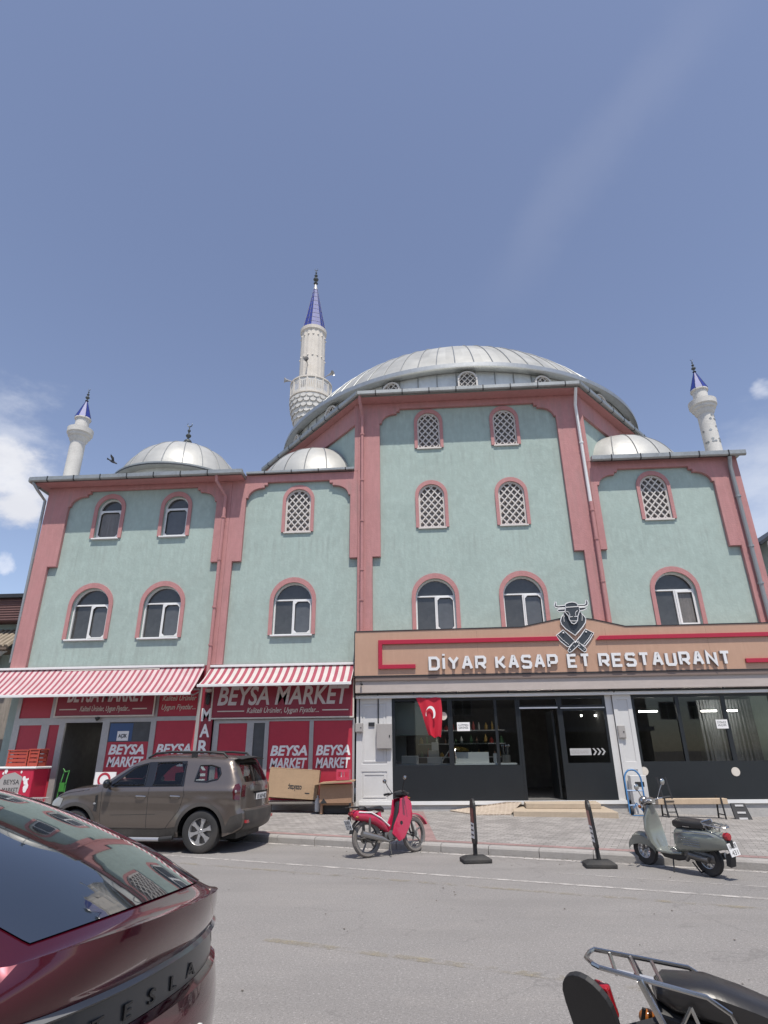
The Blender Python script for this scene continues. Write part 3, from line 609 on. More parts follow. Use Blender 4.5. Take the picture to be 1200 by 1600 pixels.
DOMES = panel_dome_mat('standing_seam_pale', (.42, .42, .40), 20, .2, .5, .08)
def ribs(mb, prof, n, c, r=.02, ph=0, a0=0, a1=2*math.pi):
    for i in range(n):
        an = ph+a0+(a1-a0)*i/n
        pts = [(c[0]+p[0]*math.cos(an), c[1]+p[0]*math.sin(an), c[2]+p[1]) for p in prof if p[0] > .25]
        mb.tube(pts, r, 4, cap=False)
def finial(mb, c, s):
    mb.lathe([(a*s, b*s) for a, b in ((.0, 0), (.16, 0), (.12, .06), (.05, .12), (.05, .2), (.17, .3), (.19, .38), (.14, .47), (.045, .53), (.045, .6), (.11, .66), (.125, .72), (.08, .78), (.035, .82), (.035, .9), (.07, .95), (.07, 1.0), (.025, 1.05), (.02, 1.18), (0, 1.2))], 12, c)
    pts = [(c[0]+.11*s*math.sin(R(a)), c[1], c[2]+s*1.30-.11*s*math.cos(R(a))) for a in range(-140, 141, 20)]
    mb.tube(pts, [.004*s+.02*s*math.sin(math.pi*i/14) for i in range(15)], 6)
DC = (1.95, 27.4)
dome = MB().lathe(cap_prof(8.55, 5.0, 20), 144, (0, 0, 0)).build('dome', DOMEM, mosque, smooth=True)
dome.matrix_parent_inverse = Matrix.Identity(4); dome.location = (DC[0], DC[1]-FY, 15.32)
rb = MB(); ribs(rb, cap_prof(8.57, 5.01, 20), 72, (0, 0, 0), .018, R(2.5)); rb.build('standing_seam', ZSEAM, dome)
MB().lathe([(8.45, -.17), (8.74, -.15), (8.78, -.12), (8.78, .03), (8.72, .06), (8.5, .10)], 144).build('rim', ZINC, dome, smooth=True)
MB().lathe([(8.80, -.175), (8.80, -.13)], 144).build('drip_edge', ZSEAM, dome)
f_ = MB(); finial(f_, (0, 0, 4.98), 1.5); f_.build('finial', BRONZE, dome, smooth=True)
drum = MB().lathe([(8.42, -1.5), (8.42, -.15)], 72).build('drum', ZINCL, dome, smooth=True)
dr = MB()
for i in range(72):
    an = R(5*i+2.5); dr.tube([(8.44*math.cos(an), 8.44*math.sin(an), -1.5), (8.44*math.cos(an), 8.44*math.sin(an), -.2)], .018, 4)
dr.build('drum_seam', ZSEAM, drum)
def drum_window():
    h, wd = .98, .62; r = wd/2; m = MB().prism(arch_pts(wd+.12, 0, h+.06), [arch_pts(wd, .05, h)[::-1]], -.12, .05).build('drum_window', LATT, None)
    fr = MB(); cz = h-r; inside = lambda x, z: z > .03 and abs(x) < r and (z < cz or math.hypot(x, z-cz) < r)
    for sg in (1, -1):
        for q in range(-6, 7):
            pts = [(-r+wd*i/119, h*.5+q*.25+sg*(-r+wd*i/119)*1.15) for i in range(120)]; pts = [p for p in pts if inside(*p)]
            if len(pts) > 6:
                a, b = Vector((pts[0][0], 0, pts[0][1])), Vector((pts[-1][0], 0, pts[-1][1])); fr.tube([(a.x, -.06-.01*sg, a.z), (b.x, -.06-.01*sg, b.z)], .02, 4)
    fr.build('lattice', LATT, m); MB().prism(arch_pts(wd, 0, h), [], 0, .04).build('pane', CURT, m); return m
dw = drum_window()
for i in range(18):
    an = -90+20*i+.3; o = dw if i == 0 else None
    if i == 0: o = dw; o.parent = mosque
    else: o = copy_tree(dw, mosque)
    o.matrix_parent_inverse = Matrix.Identity(4); o.location = (DC[0]+8.47*math.cos(R(an)), DC[1]-FY+8.47*math.sin(R(an)), 14.05); o.rotation_euler = (0, 0, R(an+90))
# small dome on the left block
LC = (-9.98, 22.0)
sd = MB().lathe(cap_prof(2.50, 1.98, 14), 64).build('small_dome', DOMES, mosque, smooth=True); sd.matrix_parent_inverse = Matrix.Identity(4); sd.location = (LC[0], LC[1]-FY, 12.05)
rb = MB(); ribs(rb, cap_prof(2.51, 1.99, 14), 20, (0, 0, 0), .018, R(4)); rb.build('standing_seam', ZSEAM, sd)
MB().lathe([(2.3, -.12), (2.68, -.10), (2.70, 0), (2.55, .03), (2.4, .06)], 64).build('rim', ZINC, sd, smooth=True)
MB().lathe([(2.71, -.13), (2.71, -.07)], 64).build('drip_edge', DARKM, sd)
MB().lathe([(2.35, -1.35), (2.35, -.1)], 40).build('drum', ZINCL, sd, smooth=True)
f_ = MB(); finial(f_, (0, 0, 1.95), .95); f_.build('finial', BRONZE, sd, smooth=True)
# corner half domes against the diagonal faces
for cx, ang in ((-3.9, 45), (7.58, 135)):
    hd = MB().lathe(cap_prof(2.30, 1.86, 14), 36, a0=R(ang+60-180-60), a1=R(ang+180)).build('corner_half_dome', DOMES, mosque, smooth=True)
    hd.matrix_parent_inverse = Matrix.Identity(4); hd.location = (cx, 20.6-FY, 10.86)
    rb = MB(); ribs(rb, cap_prof(2.31, 1.87, 14), 18, (0, 0, 0), .016, R(8)); rb.build('standing_seam', ZSEAM, hd)
# ornamental corner turrets
def turret(x, y, tilesq):
    t = MB().lathe([(.27, 0), (.265, 2.1)], 20).build('turret', STONEW, mosque, smooth=True); t.matrix_parent_inverse = Matrix.Identity(4); t.location = (x, y-FY, 10.8)
    MB().lathe([(.265, 2.05), (.33, 2.16), (.34, 2.24), (.40, 2.30), (.41, 2.37), (.46, 2.42), (.47, 2.62), (.42, 2.63), (.42, 2.52), (.2, 2.5)], 24).build('balcony', STONEW, t, smooth=True)
    MB().lathe([(.25, 2.45), (.25, 3.06), (.30, 3.08), (.30, 3.13)], 20).build('neck', STONEW, t, smooth=True)
    MB().lathe([(.31, 3.13), (0.02, 3.98)], 8).build('spire', BLUE, t)
    rb = MB()
    for i in range(8): a = R(45*i); rb.tube([(.312*math.cos(a), .312*math.sin(a), 3.13), (.02*math.cos(a), .02*math.sin(a), 3.98)], .006, 4)
    rb.build('spire_rib', DARKM, t)
    f = MB(); finial(f, (0, 0, 3.95), .42); f.build('finial', BRONZE, t, smooth=True)
    if tilesq:
        q = MB(); rng = random.Random(3)
        for i in range(26):
            a = R(rng.choice(range(-160, -20, 18))); z = rng.choice([.3, .45, .9, 1.0, 1.35, 1.5, 1.8, 1.95]); M = Matrix.Translation((.268*math.cos(a), .268*math.sin(a), z)) @ Matrix.Rotation(a, 4, 'Z') @ Matrix.Rotation(R(45), 4, 'X')
            q.box(-.006, .006, -.035, .035, -.035, .035, M)
        q.build('peeled_patch', GUT, t)
        MB().lathe([(.285, .02), (.285, .10)], 20).build('base_ring', DARKM, t)
    return t
turret(-13.0, 19.1, False); turret(10.42, 19.1, True)
# ---- tall minaret behind
mn = thing('minaret', 'tall cream stone minaret with a blue tiled spire behind the big dome', 'minaret', (-7.15, 34.0, 0))
fl_ = lambda a, z: 1+.035*abs(math.sin(8*a))
MB().lathe([(.95, 0), (.92, 21.6)], 64, mod=fl_).build('shaft', CREAM, mn, smooth=True)
MB().lathe([(.92, 21.5), (1.0, 21.9), (1.12, 22.4), (1.28, 23.0), (1.36, 23.6), (1.38, 23.9), (1.2, 23.9)], 48).build('corbel', STONEW, mn, smooth=True)
sc = MB()
for j, (z, r) in enumerate(((22.0, 1.0), (22.35, 1.1), (22.7, 1.19), (23.05, 1.28), (23.4, 1.335), (23.72, 1.37))):
    for i in range(20):
        a = R(18*i+(9 if j % 2 else 0)); M = Matrix.Translation((r*math.cos(a), r*math.sin(a), z)) @ Matrix.Rotation(a, 4, 'Z')
        sc.add([(.055*k_, .2*math.sin(t)*1.0 if True else 0, -.17*math.cos(t) if math.cos(t) > 0 else .1*-math.cos(t)) for k_ in (0, 1) for t in [math.pi*2*q/8 for q in range(8)]],
               [tuple(range(8)), tuple(range(8, 16))]+[(q, (q+1) % 8, (q+1) % 8+8, q+8) for q in range(8)], M)
sc.build('muqarnas_scale', STONEW, mn)
bal = MB()
bal.lathe([(1.36, 23.92), (1.44, 23.94), (1.44, 24.06), (1.34, 24.06)], 40); bal.lathe([(1.36, 25.1), (1.44, 25.12), (1.44, 25.22), (1.34, 25.22)], 40)
for i in range(16):
    a = R(22.5*i); M = Matrix.Rotation(a, 4, 'Z'); bal.box(1.33, 1.43, -.04, .04, 24.0, 25.15, M)
bal.build('balcony_rail', CREAM, mn)
scr = MB()
for i in range(16):
    M = Matrix.Rotation(R(22.5*i+11.25), 4, 'Z')
    scr.box(1.345, 1.375, -.25, .25, 24.05, 24.3, M); scr.box(1.345, 1.375, -.25, .25, 24.85, 25.12, M)
    for yy in (-.19, -.065, .065, .19): scr.box(1.35, 1.372, yy-.035, yy+.035, 24.25, 24.9, M)
scr.build('balcony_screen', STONEW, mn)
MB().lathe([(.84, 23.8), (.82, 29.55)], 64, mod=lambda a, z: 1+.05*abs(math.sin(8*a))).build('upper_shaft', CREAM, mn, smooth=True)
bd = MB()
for z in (25.6, 27.3, 29.1): 
    for i in range(16): a = R(22.5*i+11.25); bd.sphere((.86*math.cos(a), .86*math.sin(a), z), (.07, .07, .08), 8, 5)
bd.build('boss', CREAM, mn)
MB().lathe([(.84, 29.5), (.93, 29.6), (.95, 29.85), (.86, 29.86)], 40).build('cornice', CREAM, mn, smooth=True)
MB().lathe([(.88, 29.86), (.62, 31.2), (.39, 32.5), (.16, 33.8)], 8).build('spire', BLUE, mn)
gr = MB()
for i in range(16):
    a = R(22.5*i); 
    f = 1 if i % 2 == 0 else math.cos(R(22.5))
    gr.tube([(.89*f*math.cos(a), .89*f*math.sin(a), 29.88), (.625*f*math.cos(a), .625*f*math.sin(a), 31.2), (.395*f*math.cos(a), .395*f*math.sin(a), 32.5), (.165*f*math.cos(a), .165*f*math.sin(a), 33.8)], .009, 4)
for i in range(1, 9):
    t = i/9; z = 29.86+3.94*t; r = .865-(.865-.165)*t+.0; r = (.88+(.62-.88)*(z-29.86)/1.34) if z < 31.2 else ((.62+(.39-.62)*(z-31.2)/1.3) if z < 32.5 else (.39+(.16-.39)*(z-32.5)/1.3))
    gr.tube([((r+.01)*math.cos(R(45*q)), (r+.01)*math.sin(R(45*q)), z) for q in range(8)], .008, 4, closed=True)
gr.build('tile_joint', ALU, mn)
MB().lathe([(.18, 33.75), (.03, 34.5)], 16).build('spire_tip', ALU, mn, smooth=True)
f_ = MB(); finial(f_, (0, 0, 34.4), 1.05); f_.build('finial', BRONZE, mn, smooth=True)
for x, y, z, rz in ((-1.3, -.6, 25.35, 200), (1.25, -.7, 25.6, -30), (-.15, -1.0, 26.5, 270)):
    h = MB().lathe([(.04, 0), (.06, .15), (.12, .35), (.2, .45)], 14, M=Matrix.Translation((x, y, z)) @ Matrix.Rotation(R(rz), 4, 'Z') @ Matrix.Rotation(R(90), 4, 'Y')); h.tube([(x, y, z), (x*.7, y*.7, z-.1)], .03, 6)
    h.tube([(x*.75, y*.75, z-.1), (x*.75, y*.75, 25.1)], .02, 6)
    h.build('loudspeaker', ALU, mn, smooth=True)
# ================================================================ RESTAURANT
MARKET_FILL = mat('market_fill_light', (1, .95, .9), emit=9)
def glass_mat(name, tint):
    m, n, l, b = node_mat(name); n.remove(b)
    tr = n.new('ShaderNodeBsdfTransparent'); tr.inputs[0].default_value = (*tint, 1); gl = n.new('ShaderNodeBsdfGlossy'); gl.inputs['Roughness'].default_value = .01
    fr = n.new('ShaderNodeFresnel'); fr.inputs['IOR'].default_value = 1.55; mx = n.new('ShaderNodeMixShader'); l(fr.outputs[0], mx.inputs[0]); l(tr.outputs[0], mx.inputs[1]); l(gl.outputs[0], mx.inputs[2])
    l(mx.outputs[0], n['Material Output'].inputs[0]); return m
GLASS = glass_mat('clear_glass', (.62, .66, .66))
def room(parent, x0, x1, y0, y1, z0, z1, m, name='interior'):
    b = MB(); b.add([(x0,y0,z0),(x1,y0,z0),(x1,y1,z0),(x0,y1,z0),(x0,y0,z1),(x1,y0,z1),(x1,y1,z1),(x0,y1,z1)], [(0,1,2,3),(4,5,6,7),(1,2,6,5),(2,3,7,6),(3,0,4,7)]); return b.build(name, m, parent)
rest = thing('restaurant', 'restaurant shopfront with anthracite frames, dark windows and white panelled columns', 'shopfront', (2, 18.4, .2), world=True)
INTW = mat('interior_wall', (.13, .128, .125), .8, var=.3, vscale=1)
room(rest, -1.1, 5.25, 18.5, 24.5, .46, 3.3, INTW); room(rest, 5.9, 11.4, 18.5, 25, .46, 3.3, INTW)
CY = 18.4
# plinth and header
MB().box(-2.09, 11.4, 18.35, 19.0, -.3, .445).build('plinth', GREYC, rest, bevel=.01)
MB().box(-1.98, 11.4, 18.30, 18.349, .36, .452).build('plinth_cap', WHITEP, rest)
MB().box(-2.08, 11.4, 18.06, 18.44, 3.36, 3.80).build('lower_band', TANL, rest, bevel=.01)
MB().box(-2.08, 11.4, 18.20, 18.44, 3.215, 3.30).build('window_head', WHITEP, rest)
cd = MB(); cd.tube([(-2.05, 18.12, 3.33), (11.3, 18.12, 3.33)], .018, 6)
for x in (-.35, .9, 2.4, 3.7, 5.3, 6.8, 8.5): cd.box(x-.025, x+.025, 18.09, 18.15, 3.30, 3.36)
cd.tube([(-1.98, 18.12, 3.33), (-1.98, 18.34, 3.25), (-1.98, 18.34, 2.5)], .014, 6); cd.tube([(-1.42, 18.12, 3.33), (-1.42, 18.34, 3.25), (-1.42, 18.34, 2.52)], .018, 6); cd.tube([(5.45, 18.12, 3.33), (5.45, 18.34, 3.2), (5.45, 18.34, 2.4)], .016, 6)
cd.build('conduit', DARKM, rest)
def column(x0, x1):
    c = MB(); c.prism([(x0, .28), (x1, .28), (x1, 3.214), (x0, 3.214)], [[(x0+.16, 1.42), (x1-.16, 1.42), (x1-.16, 3.08), (x0+.16, 3.08)], [(x0+.16, .5), (x1-.16, .5), (x1-.16, 1.22), (x0+.16, 1.22)]], 18.345, 18.42)
    c.box(x0, x1, 18.365, 18.45, .28, 3.21)
    for a, b in ((1.42, 3.08), (.5, 1.22)):
        c.prism([(x0+.20, a+.04), (x1-.20, a+.04), (x1-.20, b-.04), (x0+.20, b-.04)], [[(x0+.25, a+.09), (x0+.25, b-.09), (x1-.25, b-.09), (x1-.25, a+.09)]], 18.35, 18.366)
    c.build('column', COLW, rest, bevel=.006)
column(-2.07, -1.02); 
c = MB(); x0, x1 = 5.40, 5.93
c.prism([(x0, .0), (x1, .0), (x1, 3.214), (x0, 3.214)], [[(x0+.12, 1.42), (x1-.12, 1.42), (x1-.12, 3.08), (x0+.12, 3.08)], [(x0+.12, .3), (x1-.12, .3), (x1-.12, 1.22), (x0+.12, 1.22)]], 18.30, 18.42); c.box(x0, x1, 18.32, 18.45, .0, 3.21); c.box(5.20, 5.395, 18.36, 18.46, .2, 3.214)
c.box(x0-.02, x1+.02, 18.26, 18.299, 0, .17)
c.build('column', COLW, rest, bevel=.006)
# glazing units: frame with holes, black kick panel, panes
def unit(x0, x1, holes_, pan=None, y=18.36):
    MB().prism([(x0, .453), (x1, .453), (x1, 3.21), (x0, 3.21)], [[(a, c_), (b, c_), (b, d), (a, d)] for a, b, c_, d in holes_], y, y+.07).build('window_frame', BLACKF, rest)
    g = MB()
    for a, b, c_, d in (pan if pan is not None else holes_): g.add([(a-.01, y+.04, c_-.01), (b+.01, y+.04, c_-.01), (b+.01, y+.04, d+.01), (a-.01, y+.04, d+.01)], [(0,1,2,3)])
    g.build('pane', GLASS, rest)
H1 = [(-.93, .62, 1.38, 3.13), (.76, 1.98, 1.36, 3.13), (2.06, 2.60, 1.36, 3.13)]
unit(-1.02, 2.66, H1)
unit(2.663, 5.20, [(2.74, 3.80, .46, 2.86), (2.74, 3.80, 2.95, 3.13), (3.95, 5.12, 1.40, 2.80), (3.95, 5.12, 2.95, 3.13)], [(2.74, 3.80, 2.95, 3.13), (3.95, 5.12, 1.40, 2.80), (3.95, 5.12, 2.95, 3.13)])
unit(5.93, 11.3, [(6.02, 7.18, 1.42, 3.13), (7.28, 8.46, 1.42, 3.13), (8.58, 9.8, 1.42, 3.13), (9.9, 11.2, 1.42, 3.13)])
MB().box(2.72, 3.82, 18.345, 18.36, 2.87, 2.91).build('transom_trim', WHITEP, rest); MB().box(3.9, 5.16, 18.345, 18.36, 2.86, 2.89).build('transom_trim', WHITEP, rest)
dl = MB(); dl.box(3.68, 3.74, 18.6, 19.6, .47, 2.82); dl.build('door', BLACKF, rest, bevel=.01)
STK = mat('dull_sticker', (.42, .42, .42), .5)
# white notices, arrow sticker, round stickers
def notice(name, x0, x1, z0, z1, rows, y=18.352):
    o = MB().box(x0, x1, y, y+.004, z0, z1).build(name, WHT, rest); t = MB()
    for i, s in enumerate(rows): put_text(t, s, x0+(x1-x0)*.12, y-.003, z1-(z1-z0)*(.42+.3*i), (z1-z0)*.28, width=(x1-x0)*.76, ext=.001)
    t.build('lettering', DARKM, o); return o
notice('notice', .88, 1.25, 2.28, 2.52, ['LÜTFEN', 'ÇEKİNİZ'])
notice('notice', 8.2, 8.52, 2.26, 2.50, ['İTİNİZ', 'AÇIK'])
st = MB().box(4.03, 4.62, 18.352, 18.356, 1.60, 1.78).build('arrow_sticker', STK, rest); t = MB(); put_text(t, 'GİRİŞ KAPISI', 4.06, 18.349, 1.65, .11, width=.48, ext=.001); t.build('lettering', BOXG, st)
for i in range(3):
    x = 4.66+i*.12; MB().prism([(x, 1.60), (x+.05, 1.60), (x+.12, 1.69), (x+.05, 1.78), (x, 1.78), (x+.07, 1.69)], [], 18.352, 18.356).build('chevron', STK, rest)
for x, z in ((5.99, 1.17), (8.45, 1.14), (.49, 2.70)):
    MB().lathe([(0, 0), (.115, 0), (.115, .006), (0, .006)], 20, M=Matrix.Translation((x, 18.352, z)) @ Matrix.Rotation(R(90), 4, 'X')).build('round_sticker', CREAM, rest)
MB().tube([(.80, 18.33, 1.55), (.80, 18.29, 1.6), (.78, 18.29, 1.75), (.80, 18.33, 1.80)], .014, 6).build('door_handle', CHROME, rest, smooth=True)
# dining room lamps; the strips above the windows are added fill
LAMPE = mat('tube_and_fill_lamp', (1, .93, .85), emit=16)
for x, y, w_ in ((6.95, 20.0, .55), (8.9, 20.2, .45), (9.6, 20.2, .3)):
    MB().box(x-w_/2, x+w_/2, y, y+.07, 2.82, 2.86).build('ceiling_or_fill_lamp', LAMPE, rest)
for x, y in ((.8, 18.72), (3.2, 18.72), (8.0, 18.72)): MB().box(x-.6, x+.6, y, y+.07, 3.24, 3.28).build('ceiling_or_fill_lamp', LAMPE, rest)  # added fill strips, hidden behind the header to brighten the interior
for x, y in ((4.75, 19.5), (5.2, 19.6)):
    MB().sphere((x, y, 2.72), .03, 8, 6).build('spot_lamp', LAMPE, rest)
cu_ = MB()
for i in range(26):
    x = 8.75+i*.1; cu_.tube([(x+.05*math.sin(i), 20.6, 1.2), (x, 20.6, 3.2)], .035+.02*random.random(), 6)
cu_.build('curtain', mat('grey_curtain', (.30, .31, .32), .8, var=.3), rest, smooth=True)
tb = MB()
for x in (6.6, 7.9, 9.3): tb.box(x-.45, x+.45, 19.6, 20.3, 1.17, 1.21); tb.box(x-.03, x+.03, 19.92, 19.98, .47, 1.17)
tb.build('dining_table', mat('table_top', (.22, .17, .12), .5), rest)
# ---- counter and goods behind the left window
cnt = thing('service_counter', 'white counter inside the restaurant window at the left of the door', 'counter', (.8, 19.0, .46), world=True)
MB().box(-.92, 2.5, 18.62, 19.2, .47, 1.37).build('body', mat('counter_front', (.30, .30, .29), .5, var=.1), cnt); MB().box(-.95, 2.55, 18.58, 19.25, 1.371, 1.41).build('top', WHITEP, cnt)
def item(name, label, cat, build_fn, loc, m, group=None, **k):
    o = thing(name, label, cat, loc, group=group); build_fn(o); return o
def goods():
    W2 = mat('matt_white_goods', (.52, .52, .51), .5)
    o = tag(MB().box(-.25, .25, -.12, .12, 0, .22).build('display_box', W2, loc=(-.52, 18.75, 1.41), bevel=.02), 'low white display box on the restaurant counter below the grey hood', 'box')
    t = thing('cash_register', 'white cash register with a raised receipt printer behind the red flag', 'till', (.20, 18.78, 1.41))
    MB().box(-.22, .22, -.15, .15, 0, .18).build('base', W2, t, bevel=.01); MB().box(-.18, .12, -.1, .1, .181, .36).build('keypad', mat('grey_goods', (.30, .30, .29), .5), t, bevel=.01); MB().box(-.08, .12, -.05, .05, .361, .58).build('screen', W2, t, bevel=.01)
    t = thing('glass_display_case', 'glass topped white display case on the counter right of the frame post', 'display case', (1.35, 18.85, 1.41))
    MB().box(-.55, .42, -.18, .18, 0, .30).build('base', W2, t, bevel=.01); MB().box(-.55, .42, -.18, .18, .303, .60).build('glass', GLASS, t)
    for x, h, l_ in ((1.95, .26, 'slim white paper cup stack beside the display case'),): tag(MB().lathe([(0, 0), (.045, 0), (.055, h), (0, h)], 14).build('cup_stack', W2, loc=(x, 18.72, 1.41), smooth=True), l_, 'cups')
    t = thing('utensil_pot', 'steel pot holding ladles near the right end of the counter', 'pot', (2.27, 18.75, 1.41))
    MB().lathe([(0, 0), (.12, 0), (.13, .22), (.12, .22), (.11, .02)], 16).build('pot', STEELD, t, smooth=True)
    for a in range(5): MB().tube([(.05*math.cos(a*1.3), .05*math.sin(a*1.3), .05), (.1*math.cos(a*1.3), .1*math.sin(a*1.3), .45)], .009, 5).sphere((.1*math.cos(a*1.3), .1*math.sin(a*1.3), .47), .03, 8, 5).build('ladle', CHROME, t, smooth=True)
    t = thing('extractor_hood', 'grey green extractor hood hanging behind the top left window pane', 'hood', (-.3, 19.3, 2.2))
    MB().prism([(-.85, .0), (.75, .0), (.75, .22), (.1, .95), (-.85, .95)], [], -.2, .4).build('hood_body', mat('hood_steel', (.20, .24, .235), .4, .3), t)
    o = tag(MB().box(-.2, .2, -.2, .2, 0, 1.75).build('fridge', mat('fridge_white', (.27, .27, .26), .5), loc=(-.86, 19.9, .47), bevel=.02), 'tall pale fridge standing inside behind the counter', 'fridge')
    o = tag(MB().tube([(-.1, 0, 0), (.28, -.02, .5)], .018, 6).build('knife_steel', ALU, loc=(.5, 18.9, 1.45)), 'pale metal rod leaning above the counter by the frame post', 'rod')
goods()
sh_ = thing('kitchen_shelf', 'steel wall shelf with bottles and bowls behind the restaurant counter', 'shelf', (1.2, 20.6, 1.3), world=True)
for z in (1.55, 1.95, 2.35): MB().box(-.3, 2.5, 20.5, 20.85, z, z+.03).build('board', ALU, sh_)
rng = random.Random(11); cols = [mat('bottle_%s' % n_, c_, .3) for n_, c_ in (('ochre', (.40, .25, .06)), ('white', (.5, .5, .48)), ('brown', (.16, .08, .05)), ('green', (.08, .16, .08)), ('red', (.35, .05, .04)))]
for z in (1.58, 1.98, 2.38):
    x = -.2
    while x < 2.4:
        h_ = rng.uniform(.12, .28); r_ = rng.uniform(.03, .07); tag(MB().lathe([(0, 0), (r_, 0), (r_, h_*.6), (r_*.4, h_*.8), (r_*.4, h_), (0, h_)], 10).build('bottle', rng.choice(cols), loc=(x, 20.65, z), smooth=True), 'small bottle or jar on the steel shelves behind the restaurant counter', 'bottle', 'bottles on the restaurant shelves'); x += rng.uniform(.15, .32)
tag(MB().sphere((0, 0, 0), (.30, .2, .12), 14, 8).build('bread_basket', cols[0], loc=(.95, 19.4, 1.75), smooth=True), 'ochre basket seen behind the paper notice in the restaurant window', 'basket')
# ---- meter boxes
def meter(label, x, z0, w_, h, d, g='meter boxes on the restaurant columns'):
    t = thing('meter_box', label, 'meter box', (x, 18.34, z0), group=g)
    MB().box(-w_/2, w_/2, -d, 0, 0, h).build('casing', BOXG, t, bevel=.008)
    MB().box(-w_/2+.02, w_/2-.02, -d-.008, -d-.001, .02, h-.02).build('door', BOXG, t)
    MB().box(w_/2-.07, w_/2-.04, -d-.02, -d-.009, h*.45, h*.55).build('lock', DARKM, t)
meter('large beige metal cabinet on the left white column', -1.25, 1.82, .44, .68, .14); meter('small grey meter box at the left edge of the left column', -1.98, 2.28, .22, .25, .10); meter('small grey meter box on the white column right of the door', 5.52, 2.03, .20, .34, .1)
for x, z in ((-1.62, 2.50), (5.62, 2.46)):
    tag(MB().box(x-.09, x+.09, 18.33, 18.344, z-.05, z+.05).build('door_number_plate', DARKM, None), 'small dark number plate on the %s white column' % ('left' if x < 0 else 'right'), 'plate')
# ---- fascia sign
sg = thing('restaurant_sign', 'tan fascia sign with crimson stripes reading DİYAR KASAP ET RESTAURANT', 'sign', (4, 18.3, 3.8), world=True)
FS = 18.0
prof = [(-2.09, 3.83), (11.3, 3.83), (11.3, 5.14), (6.02, 5.13), (5.1, 5.36), (4.41, 5.46), (2.95, 5.18), (-2.09, 5.15)]
MB().prism(prof, [], FS, 18.30).build('panel', TAN, sg)
e = MB()
for z0_ in (3.83,): e.box(-2.11, 11.3, FS-.012, FS, 3.815, 3.845)
e.tube([(p[0], FS-.004, p[1]+.012) for p in prof[2:]], .018, 5); e.box(-2.115, -2.091, FS-.012, 18.3, 3.82, 5.17)
e.build('edge_trim', DARKM, sg)
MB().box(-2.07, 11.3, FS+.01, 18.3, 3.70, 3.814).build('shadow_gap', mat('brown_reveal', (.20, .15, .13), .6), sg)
jn = MB()
for x in (1.6, 4.45, 5.4, 8.3): jn.box(x-.004, x+.004, FS-.002, FS+.002, 3.85, 5.1)
jn.build('panel_joint', mat('joint_brown', (.33, .2, .14), .6), sg)  # joint strips in a darker tan than the panel
def band(pts): return MB().prism(pts, [], FS-.07, FS-.002).build('crimson_stripe', STRIPE, sg, bevel=.006)
band([(-1.38, 4.03), (-.27, 4.03), (-.27, 4.15), (-1.26, 4.15), (-1.26, 4.75), (4.02, 4.75), (3.95, 4.88), (-1.38, 4.88)])
band([(5.08, 4.75), (11.2, 4.75), (11.2, 4.87), (5.20, 4.87)]); band([(9.22, 4.01), (11.2, 4.01), (11.2, 4.13), (9.22, 4.13)])
# block lettering drawn with squared strokes
ST = {'D': [[(0,0),(0,1),(.75,1),(1,.8),(1,.2),(.75,0),(0,0)]], 'İ': [[(0,0),(0,.98)],[(0,1.18),(0,1.34)]], 'Y': [[(0,1),(.5,.5),(1,1)],[(.5,.5),(.5,0)]], 'A': [[(0,0),(.42,1),(.58,1),(1,0)],[(.2,.36),(.8,.36)]],
      'R': [[(0,0),(0,1),(.85,1),(1,.88),(1,.55),(.85,.42),(.1,.42)],[(.5,.42),(1,0)]], 'K': [[(0,0),(0,1)],[(1,1),(.32,.5),(1,0)],[(0,.5),(.32,.5)]], 'S': [[(1,.84),(.88,1),(.12,1),(0,.86),(0,.64),(.12,.53),(.88,.47),(1,.36),(1,.14),(.88,0),(.12,0),(0,.16)]],
      'P': [[(0,0),(0,1),(.85,1),(1,.88),(1,.5),(.85,.38),(0,.38)]], 'E': [[(1,1),(0,1),(0,0),(1,0)],[(0,.5),(.85,.5)]], 'T': [[(0,1),(1,1)],[(.5,1),(.5,0)]], 'U': [[(0,1),(0,.14),(.14,0),(.86,0),(1,.14),(1,1)]], 'N': [[(0,0),(0,1),(1,0),(1,1)]]}
def stroke_loop(pts, h):
    P = [Vector(p) for p in pts]; closed = (P[0]-P[-1]).length < 1e-6
    if closed: P = P[:-1]
    n = len(P); l_, r_ = [], []
    for i in range(n):
        d1 = (P[i]-P[i-1]).normalized() if (closed or i > 0) else None; d2 = (P[(i+1) % n]-P[i]).normalized() if (closed or i < n-1) else None
        d1 = d1 or d2; d2 = d2 or d1; n1 = Vector((-d1.y, d1.x)); n2 = Vector((-d2.y, d2.x)); m = (n1+n2).normalized(); q = h/max(.45, m.dot(n1)); l_.append(P[i]+m*q); r_.append(P[i]-m*q)
    return l_, r_, closed
def stroke_letter(mb, ch, x, z, w_, hh, th, y0, y1, jit=0):
    for k_, pts in enumerate(ST[ch]):
        pp = [(x+p[0]*(w_-th)+th/2, z+p[1]*(hh-th)+th/2) for p in pts]; l_, r_, cl = stroke_loop(pp, th/2); dy = .0015*k_; n = len(l_)
        for i in range(n if cl else n-1):
            j = (i+1) % n; q = [l_[i], l_[j], r_[j], r_[i]]
            mb.add([(p.x, y, p.y) for y in (y0-dy, y1-dy) for p in q], [(0,1,2,3), (4,5,6,7), (0,1,5,4), (2,3,7,6)]+([(1,2,6,5)] if (not cl and i == n-2) else [])+([(0,3,7,4)] if (not cl and i == 0) else []))
